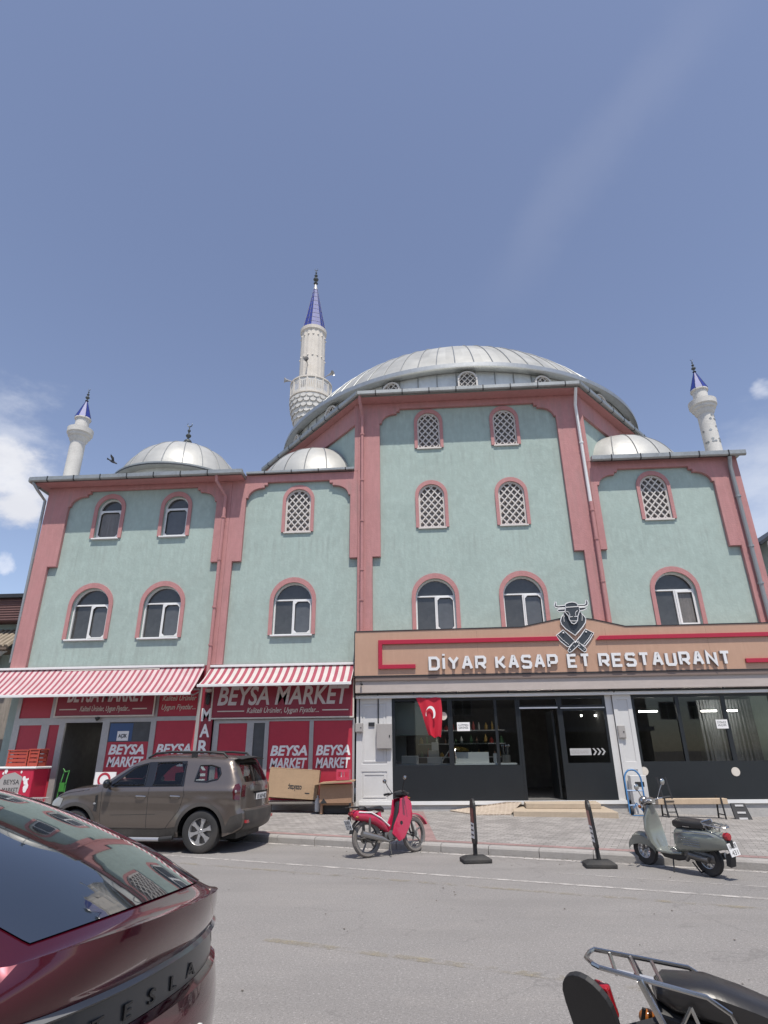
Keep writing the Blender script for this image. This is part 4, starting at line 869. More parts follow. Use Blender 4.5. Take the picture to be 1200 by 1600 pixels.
def word(s, x0, x1, mb, mb2):
    n = sum(.32 if c_ == 'İ' else 1 for c_ in s); gap = .070; u_ = (x1-x0-gap*(len(s)-1))/n; x = x0
    for c_ in s:
        w_ = u_*(.32 if c_ == 'İ' else 1); ww = .085 if c_ == 'İ' else w_
        stroke_letter(mb, c_, x+(w_-ww)/2, 3.955, ww, .40, .078, FS-.085, FS-.055); stroke_letter(mb2, c_, x+(w_-ww)/2, 3.955, ww, .40, .070, FS-.054, FS-.003); x += w_+gap
for s, a, b in (('DİYAR', .12, 1.82), ('KASAP', 2.08, 3.90), ('ET', 4.17, 4.83), ('RESTAURANT', 5.07, 8.80)):
    m1, m2 = MB(), MB(); word(s, a, b, m1, m2); o = m1.build('lettering', WTXT, sg); m2.build('letter_return', mat('letter_return', (.30, .29, .30), .5), o)
# bull and cleaver emblem
ex = lambda X, Y: (4.49+(X-(440+(Y-300)*.157))*.00129, 5.90-(Y-245)*.00130)
em = thing('bull_emblem', 'dark bull head over crossed cleavers with white outlines above the restaurant sign', 'emblem', (4.49, 17.95, 4.45), world=True)
def eplate(name, pts, y, outline=True, par=em, r=.016, m=None):
    q = [ex(*p) for p in pts]; o = MB().prism(q, [], y, y+.05).build(name, m or mat('emblem_slate', (.045, .052, .06), .4), par)
    if outline: MB().tube([(p[0], y-.004, p[1]) for p in q], r, 5, closed=True).build('outline', WTXT, o)
    return o
def eline(lines, y, par, r=.009):
    t = MB()
    for ln in lines: t.tube([(*[ex(*p)[0]], y, ex(*p)[1]) for p in ln], r, 4)
    t.build('white_line', WTXT, par)
heart = eplate('chest', [(285, 520), (235, 590), (212, 680), (240, 760), (330, 860), (450, 945), (560, 1020), (640, 930), (720, 840), (785, 730), (792, 650), (760, 590), (700, 530), (640, 460), (300, 460)], 17.86)
horns = eplate('horns', [(70, 235), (95, 240), (100, 330), (150, 335), (300, 325), (320, 285), (380, 262), (450, 252), (530, 262), (575, 290), (590, 322), (740, 320), (775, 300), (778, 205), (800, 210), (832, 290), (815, 345), (770, 365), (620, 372), (310, 385), (140, 390), (75, 370), (52, 320)], 17.83)
eplate('ear', [(310, 410), (160, 415), (120, 440), (170, 475), (300, 470)], 17.83); eplate('ear', [(620, 392), (740, 385), (810, 400), (740, 445), (640, 462)], 17.83)
face = eplate('face', [(315, 380), (610, 368), (640, 470), (600, 590), (596, 690), (560, 745), (515, 770), (460, 745), (410, 670), (385, 590), (300, 490)], 17.80, r=.013)
eline([[(330, 475), (380, 490), (410, 540), (415, 620)], [(590, 460), (550, 490), (540, 540), (560, 600)], [(420, 605), (480, 600)], [(510, 600), (590, 600)], [(430, 700), (580, 700)], [(300, 330), (315, 380)], [(580, 325), (590, 365)]], 17.79, face)
eline([[(300, 560), (285, 620), (300, 700)], [(270, 520), (290, 600)], [(690, 500), (710, 600), (705, 690)]], 17.85, heart)
cl1 = eplate('cleaver', [(130, 1010), (285, 885), (420, 1010), (560, 1150), (440, 1270), (390, 1270), (220, 1130)], 17.89); cl2 = eplate('cleaver', [(790, 880), (985, 975), (900, 1130), (790, 1270), (640, 1190), (585, 1150), (680, 1040)], 17.88)
eline([[(165, 1000), (280, 1110), (420, 1225)]], 17.88, cl1); eline([[(935, 985), (860, 1110), (760, 1225)]], 17.87, cl2)
h1 = eplate('handle', [(560, 1160), (640, 1180), (800, 1320), (820, 1370), (780, 1405), (720, 1370), (560, 1230)], 17.84, r=.012); h2 = eplate('handle', [(640, 1160), (520, 1180), (420, 1310), (395, 1370), (430, 1410), (480, 1390), (640, 1240)], 17.82, r=.012)
rv = MB()
for p in ((290, 955), (805, 945)): q = ex(*p); rv.sphere((q[0], 17.865, q[1]), .028, 8, 6)
for p in ((760, 1340), (655, 1265), (615, 1190), (450, 1345), (530, 1265), (560, 1190)): q = ex(*p); rv.sphere((q[0], 17.815, q[1]), .016, 8, 6)
rv.build('rivet', WTXT, em)
em.location.y += .085
# flag
fl = MB(); rows = []
for i in range(13):
    t = i/12; z = 3.20-1.08*t; xl = -.29+.36*t+.02*math.sin(5*t); xr = .44+.03*math.sin(4*t)-.02*t
    rows.append([(xl+(xr-xl)*j/10, 18.17+.035*math.sin(j*1.1+t*2.5)*(0.4+t)+.02*t, z-.05*t*(j/10 < .5)*(1-j/5)*-1+.02*math.sin(j)) for j in range(11)])
fl.grid(rows); flag = tag(fl.build('flag', mat('flag_red', (.52, .012, .035), .7), None, smooth=True), 'red flag with a white crescent hanging in front of the restaurant window', 'flag')
cr = []
for a in range(-60, 181, 12): cr.append((.0+.135*math.cos(R(a+20)), 2.72+.20*math.sin(R(a+20))))
inn = []
for a in range(180, -61, -12): inn.append((-.035+.112*math.cos(R(a+20)), 2.685+.17*math.sin(R(a+20))))
cw = MB().prism([(x+.13, z+.05) for x, z in cr+inn], [], 18.095, 18.10); cw.build('crescent', WHT, flag)
# entrance steps and tiled ramp
def quadbox(pts, z0, z1): return MB().add([(*p, z0) for p in pts]+[(*p, z1) for p in pts], [(0,1,2,3), (4,5,6,7), (0,1,5,4), (1,2,6,5), (2,3,7,6), (3,0,4,7)])
stp = thing('entrance_steps', 'two beige stone steps in front of the restaurant door', 'steps', (3.3, 17, .17), world=True)
quadbox([(2.12, 16.95), (4.62, 16.55), (4.75, 18.29), (2.3, 18.29)], .05, .31).build('lower_step', BEIGE, stp, bevel=.012)
quadbox([(2.55, 17.62), (4.45, 17.42), (4.55, 18.28), (2.6, 18.28)], .311, .44).build('upper_step', BEIGE, stp, bevel=.012)
RAMP = paving('ramp_tiles', (.40, .33, .26), (.36, .29, .23), (.55, .47, .38), 3.2, .5, .25, R(35), .03)
rmp = MB(); rmp.add([(.75, 18.29, .2), (1.35, 17.05, .18), (2.1, 17.1, .2), (2.3, 18.29, .2), (2.3, 18.29, .40), (2.1, 17.55, .33)], [(0,1,2,5,4), (1,2,5)])
rmp = MB(); rmp.add([(.55, 18.28, .23), (1.2, 17.25, .21), (2.11, 17.3, .22), (2.55, 18.28, .43), (2.11, 18.28, .43), (.55, 18.29, .05), (1.2, 17.25, .05), (2.11, 17.3, .05)], [(0,1,2), (0,2,3,4), (0,1,6,5), (1,2,7,6)])
tag(rmp.build('ramp', RAMP), 'beige diamond tiled ramp left of the entrance steps', 'ramp')

# ================================================================ MARKET
mk = thing('market_shop', 'red market shopfront with vinyl covered windows under striped awnings', 'shopfront', (-7.5, 18.4, .3), world=True)
room(mk, -11.2, -8.1, 18.5, 23, .3, 2.75, INTW)
MB().box(-10.4, -9.4, 21, 21.1, 2.66, 2.70).build('ceiling_or_fill_lamp', MARKET_FILL, mk)  # added fill light that brightens the dark market interior
for z in (.5, .95, 1.4, 1.85):
    MB().box(-11.1, -9.2, 22.3, 22.9, z, z+.03).build('store_shelf', ALU, mk)
room(mk, -13.0, -2.1, 24, 24.1, .1, .2, INT, 'back_shelf')
def fr(x0, x1, z0, z1, holes_, y=18.33, name='frame', m=ALU): MB().prism([(x0, z0), (x1, z0), (x1, z1), (x0, z1)], [[(a, c_), (b, c_), (b, d), (a, d)] for a, b, c_, d in holes_], y, y+.08).build(name, m, mk)
MB().box(-13.0, -2.1, 18.28, 18.44, -.1, .42).build('plinth', GREYC, mk)
MB().box(-13.1, -2.1, 18.38, 18.45, 3.6, 4.3).build('header', REDD, mk)
fr(-12.62, -6.80, .43, 3.6, [(-12.5, -11.50, 2.80, 3.55), (-12.42, -11.72, .5, 2.60), (-11.48, -11.16, .5, 2.60), (-10.98, -9.80, .43, 2.66), (-9.58, -8.30, .5, 2.66), (-8.14, -6.92, .5, 2.68), (-8.14, -6.92, 2.80, 3.55)])
def panel(x0, x1, z0, z1, m=REDP, y=18.36, name='red_panel', par=mk): return MB().box(x0, x1, y, y+.02, z0, z1).build(name, m, par)
panel(-12.51, -11.49, 2.79, 3.56); panel(-12.43, -11.71, .49, 2.61); panel(-11.49, -11.15, .49, 2.61); panel(-8.15, -6.91, .49, 2.69); panel(-8.15, -6.91, 2.79, 3.56)
panel(-9.59, -8.29, 2.10, 2.67, GLASSG, name='pane'); panel(-9.59, -8.29, .49, 2.099)
pp = panel(-9.56, -8.85, 2.12, 2.62, mat('blue_poster', (.05, .10, .22), .4), 18.350, 'blue_poster'); 
def mtext(lines, x0, x1, zs, y, size=.34, par=mk, shear=.2, off=.013, m=WHT):
    for s, z, sz in zip(lines, zs, size if isinstance(size, tuple) else [size]*9): t = MB(); put_text(t, s, x0, y, z, sz, width=(x1-x0), shear=shear, off=off, ext=.002); t.build('lettering', m, par)
for x0, x1 in ((-9.50, -8.40), (-8.05, -6.98)): mtext(['BEYSA', 'MARKET'], x0, x1, (1.76, 1.42), 18.352, .37)
lb = MB().box(-9.30, -8.95, 18.335, 18.345, 2.13, 2.40).build('open_sign', WHT, mk); t = MB(); put_text(t, 'AÇIK', -9.26, 18.33, 2.22, .14, width=.27, ext=.001, off=.004); t.build('lettering', DARKM, lb)
fr(-6.36, -2.12, .43, 2.68, [(-6.20, -5.34, .5, 2.58), (-5.14, -4.80, .5, 2.58), (-4.68, -3.46, .5, 2.62), (-3.34, -2.18, .5, 2.62)])
panel(-6.21, -5.33, .49, 2.59); panel(-5.15, -4.79, .49, 2.59, GLASSG, name='pane'); panel(-4.69, -3.45, .49, 2.63); panel(-3.35, -2.17, .49, 2.63)
for x0, x1 in ((-4.60, -3.50), (-3.25, -2.24)): mtext(['BEYSA', 'MARKET'], x0, x1, (1.68, 1.34), 18.352, .37)
rng = random.Random(21); gcol = [mat('pack_%s' % n_, c_, .5) for n_, c_ in (('yellow', (.45, .34, .06)), ('blue', (.05, .12, .32)), ('red', (.38, .05, .04)), ('white', (.5, .5, .48)), ('green', (.07, .22, .08)))]
for z in (.53, .98, 1.43, 1.88):
    x = -11.0
    while x < -9.3:
        w_, h_ = rng.uniform(.12, .24), rng.uniform(.16, .34); tag(MB().box(0, w_, 0, .2, 0, h_).build('grocery_pack', rng.choice(gcol), loc=(x, 22.35, z)), 'small grocery pack on the dim shelves inside the market door', 'grocery pack', 'packs on the market shelves'); x += w_+rng.uniform(.01, .06)
# boards
def board(x0, x1, z0, z1, tx, tsz, tz, tagx, tagz, lines, label):
    b = thing('market_board', label, 'sign', ((x0+x1)/2, 18.25, z0), world=True)
    MB().box(x0, x1, 18.25, 18.32, z0, z1).build('panel', REDD, b)
    MB().prism([(x0-.03, z0-.03), (x1+.03, z0-.03), (x1+.03, z1+.03), (x0-.03, z1+.03)], [[(x0+.012, z0+.012), (x1-.012, z0+.012), (x1-.012, z1-.012), (x0+.012, z1-.012)]], 18.235, 18.249).build('border', CREAM, b)
    mtext(['BEYSA MARKET'], tx[0], tx[1], (tz,), 18.243, tsz, par=b, off=.016, m=mat('faded_white_letter', (.60, .55, .54), .5)); mtext(['Kaliteli Ürünler, Uygun Fiyatlar...'], tagx[0], tagx[1], (tagz,), 18.243, .21, par=b, shear=.3, off=.002, m=CREAM)
    for a, c_ in lines: MB().box(a, c_, 18.243, 18.249, tagz+.04, tagz+.07).build('rule', CREAM, b)
board(-11.32, -8.24, 2.84, 4.2, (-11.0, -8.5), .62, 3.26, (-10.55, -8.98), 2.98, ((-11.2, -10.66), (-8.9, -8.45)), 'dark red market board left of the pier with the tagline showing below the awning')
board(-6.44, -2.16, 2.72, 4.1, (-6.28, -2.28), .74, 3.10, (-5.36, -3.18), 2.86, ((-6.26, -5.44), (-3.08, -2.3)), 'wide dark red BEYSA MARKET board between the pier and the restaurant')
mtext(['Kaliteli Ürünler', 'Uygun Fiyatlar...'], -8.04, -6.98, (3.26, 3.0), 18.352, (.21, .21), shear=.3, off=.002, m=CREAM)
vs_ = thing('vertical_sign', 'narrow red vertical sign spelling MARKET on the pier between the awnings', 'sign', (-6.57, 18.25, .5), world=True)
MB().box(-6.78, -6.40, 18.26, 18.33, .45, 3.75).build('panel', REDD, vs_); 
vf = MB(); vf.box(-6.83, -6.79, 18.25, 18.33, .45, 3.75); vf.build('edge', ALU, vs_); 
for i, ch in enumerate('MARKET'): t = MB(); put_text(t, ch, -6.74, 18.255, 2.66-i*.45, .50, width=.30, off=.014, ext=.002); t.build('lettering', WHT, vs_)
ln = thing('wall_lantern', 'small dark wall lantern above the vertical market sign', 'lantern', (-6.57, 18.2, 3.1)); MB().lathe([(0, 0), (.05, .02), (.075, .2), (.06, .26), (.09, .28), (.02, .36), (0, .36)], 8).build('lamp_body', DARKM, ln); MB().lathe([(.02, .36), (.09, .38), (.12, .46), (.0, .47)], 10).build('cap', TANL, ln); MB().tube([(0, 0, .3), (0, .07, .34)], .012, 5).build('bracket', DARKM, ln)
dc = thing('dome_camera', 'small black dome camera above the market door', 'camera', (-9.95, 18.24, 2.75)); MB().lathe([(.07, 0), (.07, .05), (0, .05)], 16).build('base', DARKM, dc); MB().sphere((0, 0, 0), .055, 12, 8).build('lens_dome', BPG, dc, smooth=True)
dc = thing('bullet_camera', 'small beige bullet camera at the left end of the restaurant fascia', 'camera', (-1.9, 18.0, 3.62)); MB().tube([(0, .02, 0), (.04, -.12, -.04)], .028, 8).build('casing', DARKM, dc, smooth=True); MB().tube([(0, .05, .05), (0, .0, 0)], .012, 6).build('bracket', DARKM, dc)
# awnings
def awning(x0, x1, zt, xf0, xf1, zf_, m, label):
    a = thing('awning', label, 'awning', ((x0+x1)/2, 18.3, zt), group='striped awnings over the market', world=True)
    n = 24; rows = [[(x0+(x1-x0)*j/n+(xf0-x0)*t*(1-j/n)+(xf1-x1)*t*j/n, 18.3-.9*t, zt+(zf_-zt)*t-.05*math.sin(math.pi*t)-.012*math.sin(j*1.7)*t) for j in range(n+1)] for t in (0, .15, .3, .5, .7, .85, 1)]
    MB().grid(rows).build('canvas', m, a, smooth=True)
    MB().box(xf0-.02, xf1+.02, 17.36, 17.42, zf_-.06, zf_+.02).build('front_bar', WHITEP, a, bevel=.01)
    MB().box(x0, x1, 18.22, 18.31, zt, zt+.07).build('roller_box', WHITEP, a, bevel=.01)
    for x in (x0+.1, x1-.1, (x0+x1)/2):
        MB().tube([(x, 18.25, zf_+.1), (x+.0, 17.85, zf_-.02), (x, 17.42, zf_-.02)], .022, 6).build('arm', ALU, a)
awning(-13.55, -6.80, 4.24, -13.55, -6.83, 3.39, AWN1, 'long fine striped pink awning over the market door')
awning(-6.62, -2.14, 4.21, -6.62, -2.14, 3.60, AWN2, 'shorter wide striped pink awning beside the restaurant sign')

# ---- things on the pavement by the market
def slab_box(name, label, cat, size, loc, rot, m, flaps=True, group=None, labeltext=None):
    w_, d, h = size; t = thing(name, label, cat, loc, group=group); t.rotation_euler = rot
    b = MB(); b.box(-w_/2, w_/2, -d/2, d/2, 0, h).build('carton', m, t, bevel=.006)
    tp = MB().box(-w_/2-.001, w_/2+.001, -d/2-.002, d/2+.002, h*.97, h*.985).build('fold_line', CARDD, t)
    return t
t = slab_box('cardboard_box', 'wide tan cardboard box lying upside down against the market window', 'box', (1.40, .34, .76), (-3.78, 17.85, .56), (R(-8), R(4), R(3)), CARD)
vs0, fs0 = text('ozaktaç', .2, off=.004, ext=.001); M = Matrix.Translation((.25, -.175, .33)) @ Matrix.Rotation(R(180), 4, 'Y'); MB().add([(v[0]*.62, v[1], v[2]) for v in vs0], fs0, M).build('lettering', DARKM, t)
mk_ = MB(); mk_.box(.35, .48, -.176, -.1705, .14, .165); mk_.build('printed_mark', DARKM, t)
pal = thing('wooden_pallet', 'low grey wooden bench under the wide cardboard box', 'bench', (-3.75, 17.9, .28)); MB().box(-.78, .78, -.25, .25, .16, .22).build('board', mat('grey_wood', (.20, .18, .16), .8, var=.2), pal, bevel=.01)
for x in (-.7, .7): MB().box(x-.05, x+.05, -.2, .2, -.02, .16).build('leg', mat('grey_wood', (.20, .18, .16)), pal)
t = slab_box('cardboard_box', 'open brown cardboard box on a stand beside the white column', 'box', (.86, .5, .46), (-2.52, 17.62, .48), (0, 0, R(3)), CARDD)
MB().prism([(-.62, .44), (-.40, .475), (.48, .52), (.52, .55), (.48, .56), (-.40, .51)], [], -.42, .2).build('flap', CARD, t)
MB().add([(-.42, -.2515, .0), (-.22, -.2515, .0), (-.32, -.2515, .12)], [(0,1,2)]).build('torn_hole', DARKM, t)
std = thing('crate_stand', 'dark low crate stand under the brown cardboard box', 'stand', (-2.5, 17.65, .24))
s_ = MB(); s_.box(-.42, .42, -.22, .22, .19, .235); s_.build('board', CARDD, std)
for x in (-.40, .40): MB().box(x-.03, x+.03, -.2, .2, -.02, .19).build('leg', CARDD, std)
MB().box(-.36, .36, -.05, .2, -.02, .18).build('back_panel', DARKM, std)
PK = mat('pink_plastic_crate', (.55, .06, .11), .4, var=.2)
cr_ = thing('plastic_crate', 'small pink plastic crate on top of the brown cardboard box', 'crate', (-2.33, 17.6, 1.045)); 
c = MB(); c.box(-.18, .18, -.13, .13, 0, .03); c.prism([(-.18, .03), (.18, .03), (.18, .26), (-.18, .26)], [[(-.14, .07), (-.03, .07), (-.03, .20), (-.14, .20)], [(.03, .07), (.14, .07), (.14, .20), (.03, .20)]], -.13, -.11); c.prism([(-.18, .03), (.18, .03), (.18, .26), (-.18, .26)], [[(-.14, .07), (-.03, .07), (-.03, .20), (-.14, .20)]], .11, .13); c.box(-.18, -.16, -.11, .11, .03, .26); c.box(.16, .18, -.11, .11, .03, .26); c.build('crate_body', PK, cr_)
MB().box(-.06, .03, -.09, -.0, .03, .22).build('carton_inside', WHT, cr_)
jg = thing('plastic_jug', 'white plastic jug standing between the two cardboard boxes', 'jug', (-3.03, 17.65, .26)); MB().lathe([(0, 0), (.075, 0), (.08, .02), (.08, .26), (.05, .32), (.025, .34), (.025, .38), (0, .38)], 14).build('bottle', mat('milky_plastic', (.5, .5, .49), .4), jg, smooth=True); MB().lathe([(.03, .36), (.03, .40), (0, .40)], 12).build('cap', ALU, jg)
tag(MB().prism([(-.12, 0), (.08, 0), (.16, .22), (.0, .30), (-.1, .2)], [], -.01, .01).build('cardboard_scrap', CARD, loc=(-4.75, 17.7, .30)), 'torn scrap of cardboard on the pavement behind the car', 'cardboard')
# freezer with crates
fz_t = thing('chest_freezer', 'red chest freezer with a white lid and BEYSA MARKET print by the market door', 'freezer', (-11.75, 17.3, .42))
MB().box(-1.0, .95, -.35, .35, 0, .98).build('body', mat('freezer_red', (.50, .02, .06), .35, var=.08), fz_t, bevel=.02); MB().box(-1.02, 1.0, -.38, .38, .981, 1.04).build('lid', WHITEP, fz_t, bevel=.02)
MB().prism([(.05, .30), (.30, .38), (.62, .30), (.66, .78), (.42, .90), (.12, .84), (.02, .70)], [], -.357, -.352).build('bag_print', mat('grey_print', (.38, .36, .35), .5), fz_t)
sp = MB(); rng = random.Random(5)
for i in range(22):
    a = rng.random()*6.28; x, z = .34+.48*math.cos(a)*rng.uniform(.75, 1.1), .60+.36*math.sin(a); r_ = rng.uniform(.02, .06)
    if abs(x) < .93 and .1 < z < .93: sp.prism([(x+r_*math.cos(q*1.05), z+r_*1.5*math.sin(q*1.05)) for q in range(6)], [], -.356-.0002*i, -.351)
sp.build('splash_print', WHT, fz_t)
for s, z in (('BEYSA', .60), ('MARKET', .40)): t = MB(); put_text(t, s, .16, -.36, z, .17, width=.44, ext=.001); t.build('lettering', DARKM, fz_t)
ORG = mat('orange_red_crate', (.42, .07, .045), .45, var=.15)
def crate(x, lab, w_=.52, h=.34):
    t = thing('produce_crate', lab, 'crate', (x, 17.3, 1.465), group='red plastic crates on the freezer')
    c = MB(); c.box(-w_/2, w_/2, -.2, .2, 0, .02)
    for (a, b, q) in ((-w_/2, w_/2, -.2), (-w_/2, w_/2, .18)):
        for k_ in range(4): c.box(a, b, q, q+.02, .02+k_*h/4, .02+k_*h/4+h/5.5)
    for q in (-w_/2, w_/2-.02):
        for k_ in range(4): c.box(q, q+.02, -.18, .18, .02+k_*h/4, .02+k_*h/4+h/5.5)
    c.build('crate_wall', ORG, t); MB().prism([(-w_/2-.02, h), (w_/2+.02, h), (w_/2+.02, h+.03), (-w_/2-.02, h+.03)], [], -.22, .22).build('rim', ORG, t, bevel=.008)
    for sx in (-1, 1):
        for sy in (-1, 1): MB().box(sx*(w_/2-.02)-.02, sx*(w_/2-.02)+.02, sy*.19-.02, sy*.19+.02, 0, h).build('corner_post', ORG, t)
crate(-11.45, 'larger orange red crate on the freezer, left of two', .58, .40); crate(-10.98, 'narrow dark red crate on the freezer, right of two', .30, .42)
# green stand, white notice by the door
gs = thing('green_stand', 'green metal stand at the market doorway', 'stand', (-10.45, 17.9, .38)); gs.scale = (.62, .7, .82)
for x in (-.17, .17): MB().tube([(x, -.1, 0), (x*.7, 0, .85), (x*.7, .1, 1.15)], .022, 6).build('upright', GREENP, gs)
for z in (.25, .5, .75): MB().tube([(-.15, -.05, z), (.15, -.05, z)], .018, 6).build('rung', GREENP, gs)
MB().tube([(-.12, .1, 1.15), (-.14, .02, 1.22), (.02, -.04, 1.12), (.13, .1, 1.15)], .02, 6).build('handle', GREENP, gs)
MB().prism([(-.13, .5), (.13, .5), (.11, .78), (-.11, .78)], [], -.10, -.07).build('tray', GREENP, gs)
wb = thing('price_board', 'white price board with a red circle behind the parked car', 'board', (-9.08, 17.6, .17)); MB().box(-.3, .3, -.02, .02, .3, 1.12).build('panel', WHT, wb); MB().lathe([(.13, 0), (.19, 0), (.19, .004), (.13, .004)], 20, M=Matrix.Translation((-.02, -.022, .92)) @ Matrix.Rotation(R(90), 4, 'X')).build('red_circle', REDP, wb)
for x in (-.25, .25): MB().box(x-.02, x+.02, -.02, .02, 0, .3).build('leg', ALU, wb)
bk = thing('wire_basket', 'grey wire basket beside the freezer', 'basket', (-10.55, 16.95, .3)); b_ = MB()
for i in range(9): x = -.22+.44*i/8; b_.tube([(x, -.15, 0), (x, -.17, .38)], .006, 4); b_.tube([(x, .15, 0), (x, .17, .38)], .006, 4)
for z in (.02, .13, .25, .38): b_.tube([(-.24, -.16, z), (.24, -.16, z), (.24, .16, z), (-.24, .16, z)], .008, 4, closed=True)
b_.build('mesh', ALU, bk); MB().box(-.22, .22, -.14, .14, .0, .015).build('tray', ALU, bk)
# ---- things on the pavement by the restaurant
ht = thing('hand_truck', 'blue tubular hand truck leaning against the right white column', 'hand truck', (5.42, 17.55, .13)); ht.rotation_euler = (R(-6), 0, R(-5))
MB().tube([(-.21, 0, .05), (-.21, 0, .85)]+[(-.21*math.cos(R(a)), 0, .85+.26*math.sin(R(a))) for a in range(15, 180, 15)]+[(.21, 0, .85), (.21, 0, .05)], .022, 8).build('frame', BLUEP, ht, smooth=True)
for z in (.25, .60): MB().tube([(-.2, 0, z), (.2, 0, z)], .018, 6).build('crossbar', BLUEP, ht)
MB().box(-.20, .20, -.26, 0, .0, .02).build('toe_plate', BLUEP, ht, bevel=.004)
for sx in (-1, 1): MB().tube([(sx*.13, -.02, .13), (sx*.19, -.02, .13)], .10, 16).build('wheel', RUB, ht, smooth=True)
MB().tube([(-.16, -.01, .12), (-.02, -.06, .30), (.12, -.01, .12)], .018, 6).build('brace', BLUEP, ht)
cbx = thing('gas_cabinet', 'pale grey cabinet with a black slot standing behind the blue hand truck', 'cabinet', (5.68, 18.12, .1)); MB().box(-.20, .22, -.13, .12, 0, .98).build('casing', COLW, cbx, bevel=.01); MB().box(-.10, .14, -.135, -.131, .70, .82).build('slot', BPL, cbx)
bn = thing('plank_barrier', 'rough wooden plank bench on black trestle legs by the restaurant', 'bench', (6.8, 17.35, 0)); MB().box(-.95, .78, -.12, .12, .42, .55).build('plank', PLANK, bn, bevel=.008)
for x in (-.78, .62):
    MB().tube([(x, -.22, .02), (x, -.12, .60)], .022, 5).build('leg', BPL, bn); MB().tube([(x, .22, .02), (x, .12, .62)], .022, 5).build('leg', BPL, bn); MB().tube([(x, -.18, .18), (x, .18, .18)], .015, 5).build('stretcher', BPL, bn)
fs_ = thing('folded_board', 'black folded plastic board leaning on the plinth at the far right', 'board', (7.90, 17.25, -.02)); fs_.rotation_euler = (R(-22), 0, R(-4))
MB().prism([(-.20, 0), (.22, 0), (.15, .48), (-.20, .48)], [], -.03, .03).build('panel', BPL, fs_, bevel=.01)
for z in (.08, .22, .39): MB().box(-.11, .09, -.045, -.031, z, z+.045).build('grip', ALU, fs_)
tr2 = thing('black_trestle', 'black folded metal trestle leaning behind the scooter', 'trestle', (6.05, 17.3, .05))
for x in (0, .22): MB().tube([(x, -.15, 0), (x-.08, .1, 1.0)], .02, 6).build('leg', BPL, tr2)
for z in (.2, .45): MB().tube([(-.03*z*4, -.08, z), (.2, -.08, z)], .014, 5).build('rung', BPL, tr2)
# ---- marker posts on the road
def post(label, x, y, rz, lean, cols):
    t = thing('parking_marker', label, 'road marker', (x, y, .004), rz, 'parking marker posts on the road')
    p = [(-.24, -.17), (.24, -.17), (.24, .17), (-.24, .17)]; q = [(-.15, -.08), (.15, -.08), (.15, .08), (-.15, .08)]
    MB().add([(a, b, 0) for a, b in p]+[(a, b, .055) for a, b in p]+[(a, b, .10) for a, b in q], [(0,3,2,1), (8,9,10,11)]+[(i, (i+1) % 4, (i+1) % 4+4, i+4) for i in range(4)]+[(i+4, (i+1) % 4+4, (i+1) % 4+8, i+8) for i in range(4)]).build('rubber_base', RUB, t, bevel=.012)
    M = Matrix.Translation((0, 0, .09)) @ Matrix.Rotation(R(lean), 4, 'Y')
    MB().box(-.028, .028, -.045, .045, 0, .20, M).build('stem', BPL, t, bevel=.006)
    sh = [(-.11, .18), (.11, .18), (.13, .24), (.13, .74)]+[(.13*math.cos(R(a)), .74+.13*math.sin(R(a))) for a in range(15, 180, 15)]+[(-.13, .74), (-.13, .24)]
    Mz = M @ Matrix.Rotation(R(90), 4, 'Z')
    MB().prism(sh, [], -.022, .022, Mz).build('panel', BPL, t, bevel=.006)
    for s_ in (-1, 1):
        MB().box(-.105, .105, -.026 if s_ < 0 else .0235, -.0235 if s_ < 0 else .026, .50, .72, Mz).build('red_field', cols, t); MB().box(-.105, .105, -.026 if s_ < 0 else .0235, -.0235 if s_ < 0 else .026, .26, .495, Mz).build('white_field', WHT, t)
        for z in (.30, .37, .44): MB().box(-.08, .08, -.0285 if s_ < 0 else .0265, -.0265 if s_ < 0 else .0285, z, z+.025, Mz).build('dark_bar', BPL, t)
    return t
post('upright black parking marker post with striped faces in front of the tiled ramp', .74, 11.42, R(10), 0, mat('brown_field', (.20, .06, .05), .5)); post('leaning black parking marker post in front of the entrance steps', 2.66, 10.98, R(-2), -5, mat('faded_red_field', (.33, .13, .11), .5))

# ================================================================ NEIGHBOURS
nb = thing('left_building', 'low neighbouring building with brown corrugated fascia left of the mosque', 'building', (-17, 19.2, 0), world=True)
MB().box(-24, -13.6, 19.6, 30, -.2, 6.0).build('wall', TEAL, nb)
MB().box(-15.3, -14.5, 19.45, 19.6, -.2, 5.5).build('pier', PINK, nb)
c = MB()
for i in range(9): c.tube([(-24, 19.1-.0, 6.05+i*.085), (-13.45, 19.1, 6.05+i*.085)], .05, 6)
c.box(-24, -13.45, 19.1, 19.6, 6.0, 6.8); c.build('corrugated_fascia', ROOFB, nb)
MB().box(-24, -13.42, 18.95, 19.2, 6.80, 6.93).build('gutter', DARKM, nb)
MB().box(-24, -13.5, 19.2, 30, 6.81, 6.9).build('roof', ROOFB, nb)
tl = MB()
for i in range(22):
    x = -17.6+i*.19; tl.tube([(x, 18.55, 5.05), (x, 19.55, 5.75)], .085, 6)
tl.build('tiled_canopy', TILE, nb, smooth=True); MB().box(-17.7, -13.55, 18.5, 19.6, 4.95, 5.02).build('canopy_board', mat('old_timber', (.16, .12, .09), .8, var=.3), nb)
MB().tube([(-13.55, 19.3, 5.3), (-13.65, 19.3, 4.9), (-13.6, 19.3, 2.5)], .05, 8).build('downpipe', ALU, nb)
sw = mat('mottled_shopwall', (.26, .23, .20), .8, var=.35, vscale=1.5, streak=.3)  # blotchy, streaked brown-grey wall
MB().box(-14.3, -13.35, 19.2, 19.6, .1, 4.2).build('boarded_front', sw, nb); MB().box(-16.5, -14.4, 19.35, 19.59, .2, 3.2).build('shutter', mat('grey_shutter', (.22, .21, .20), .6, var=.3), nb)
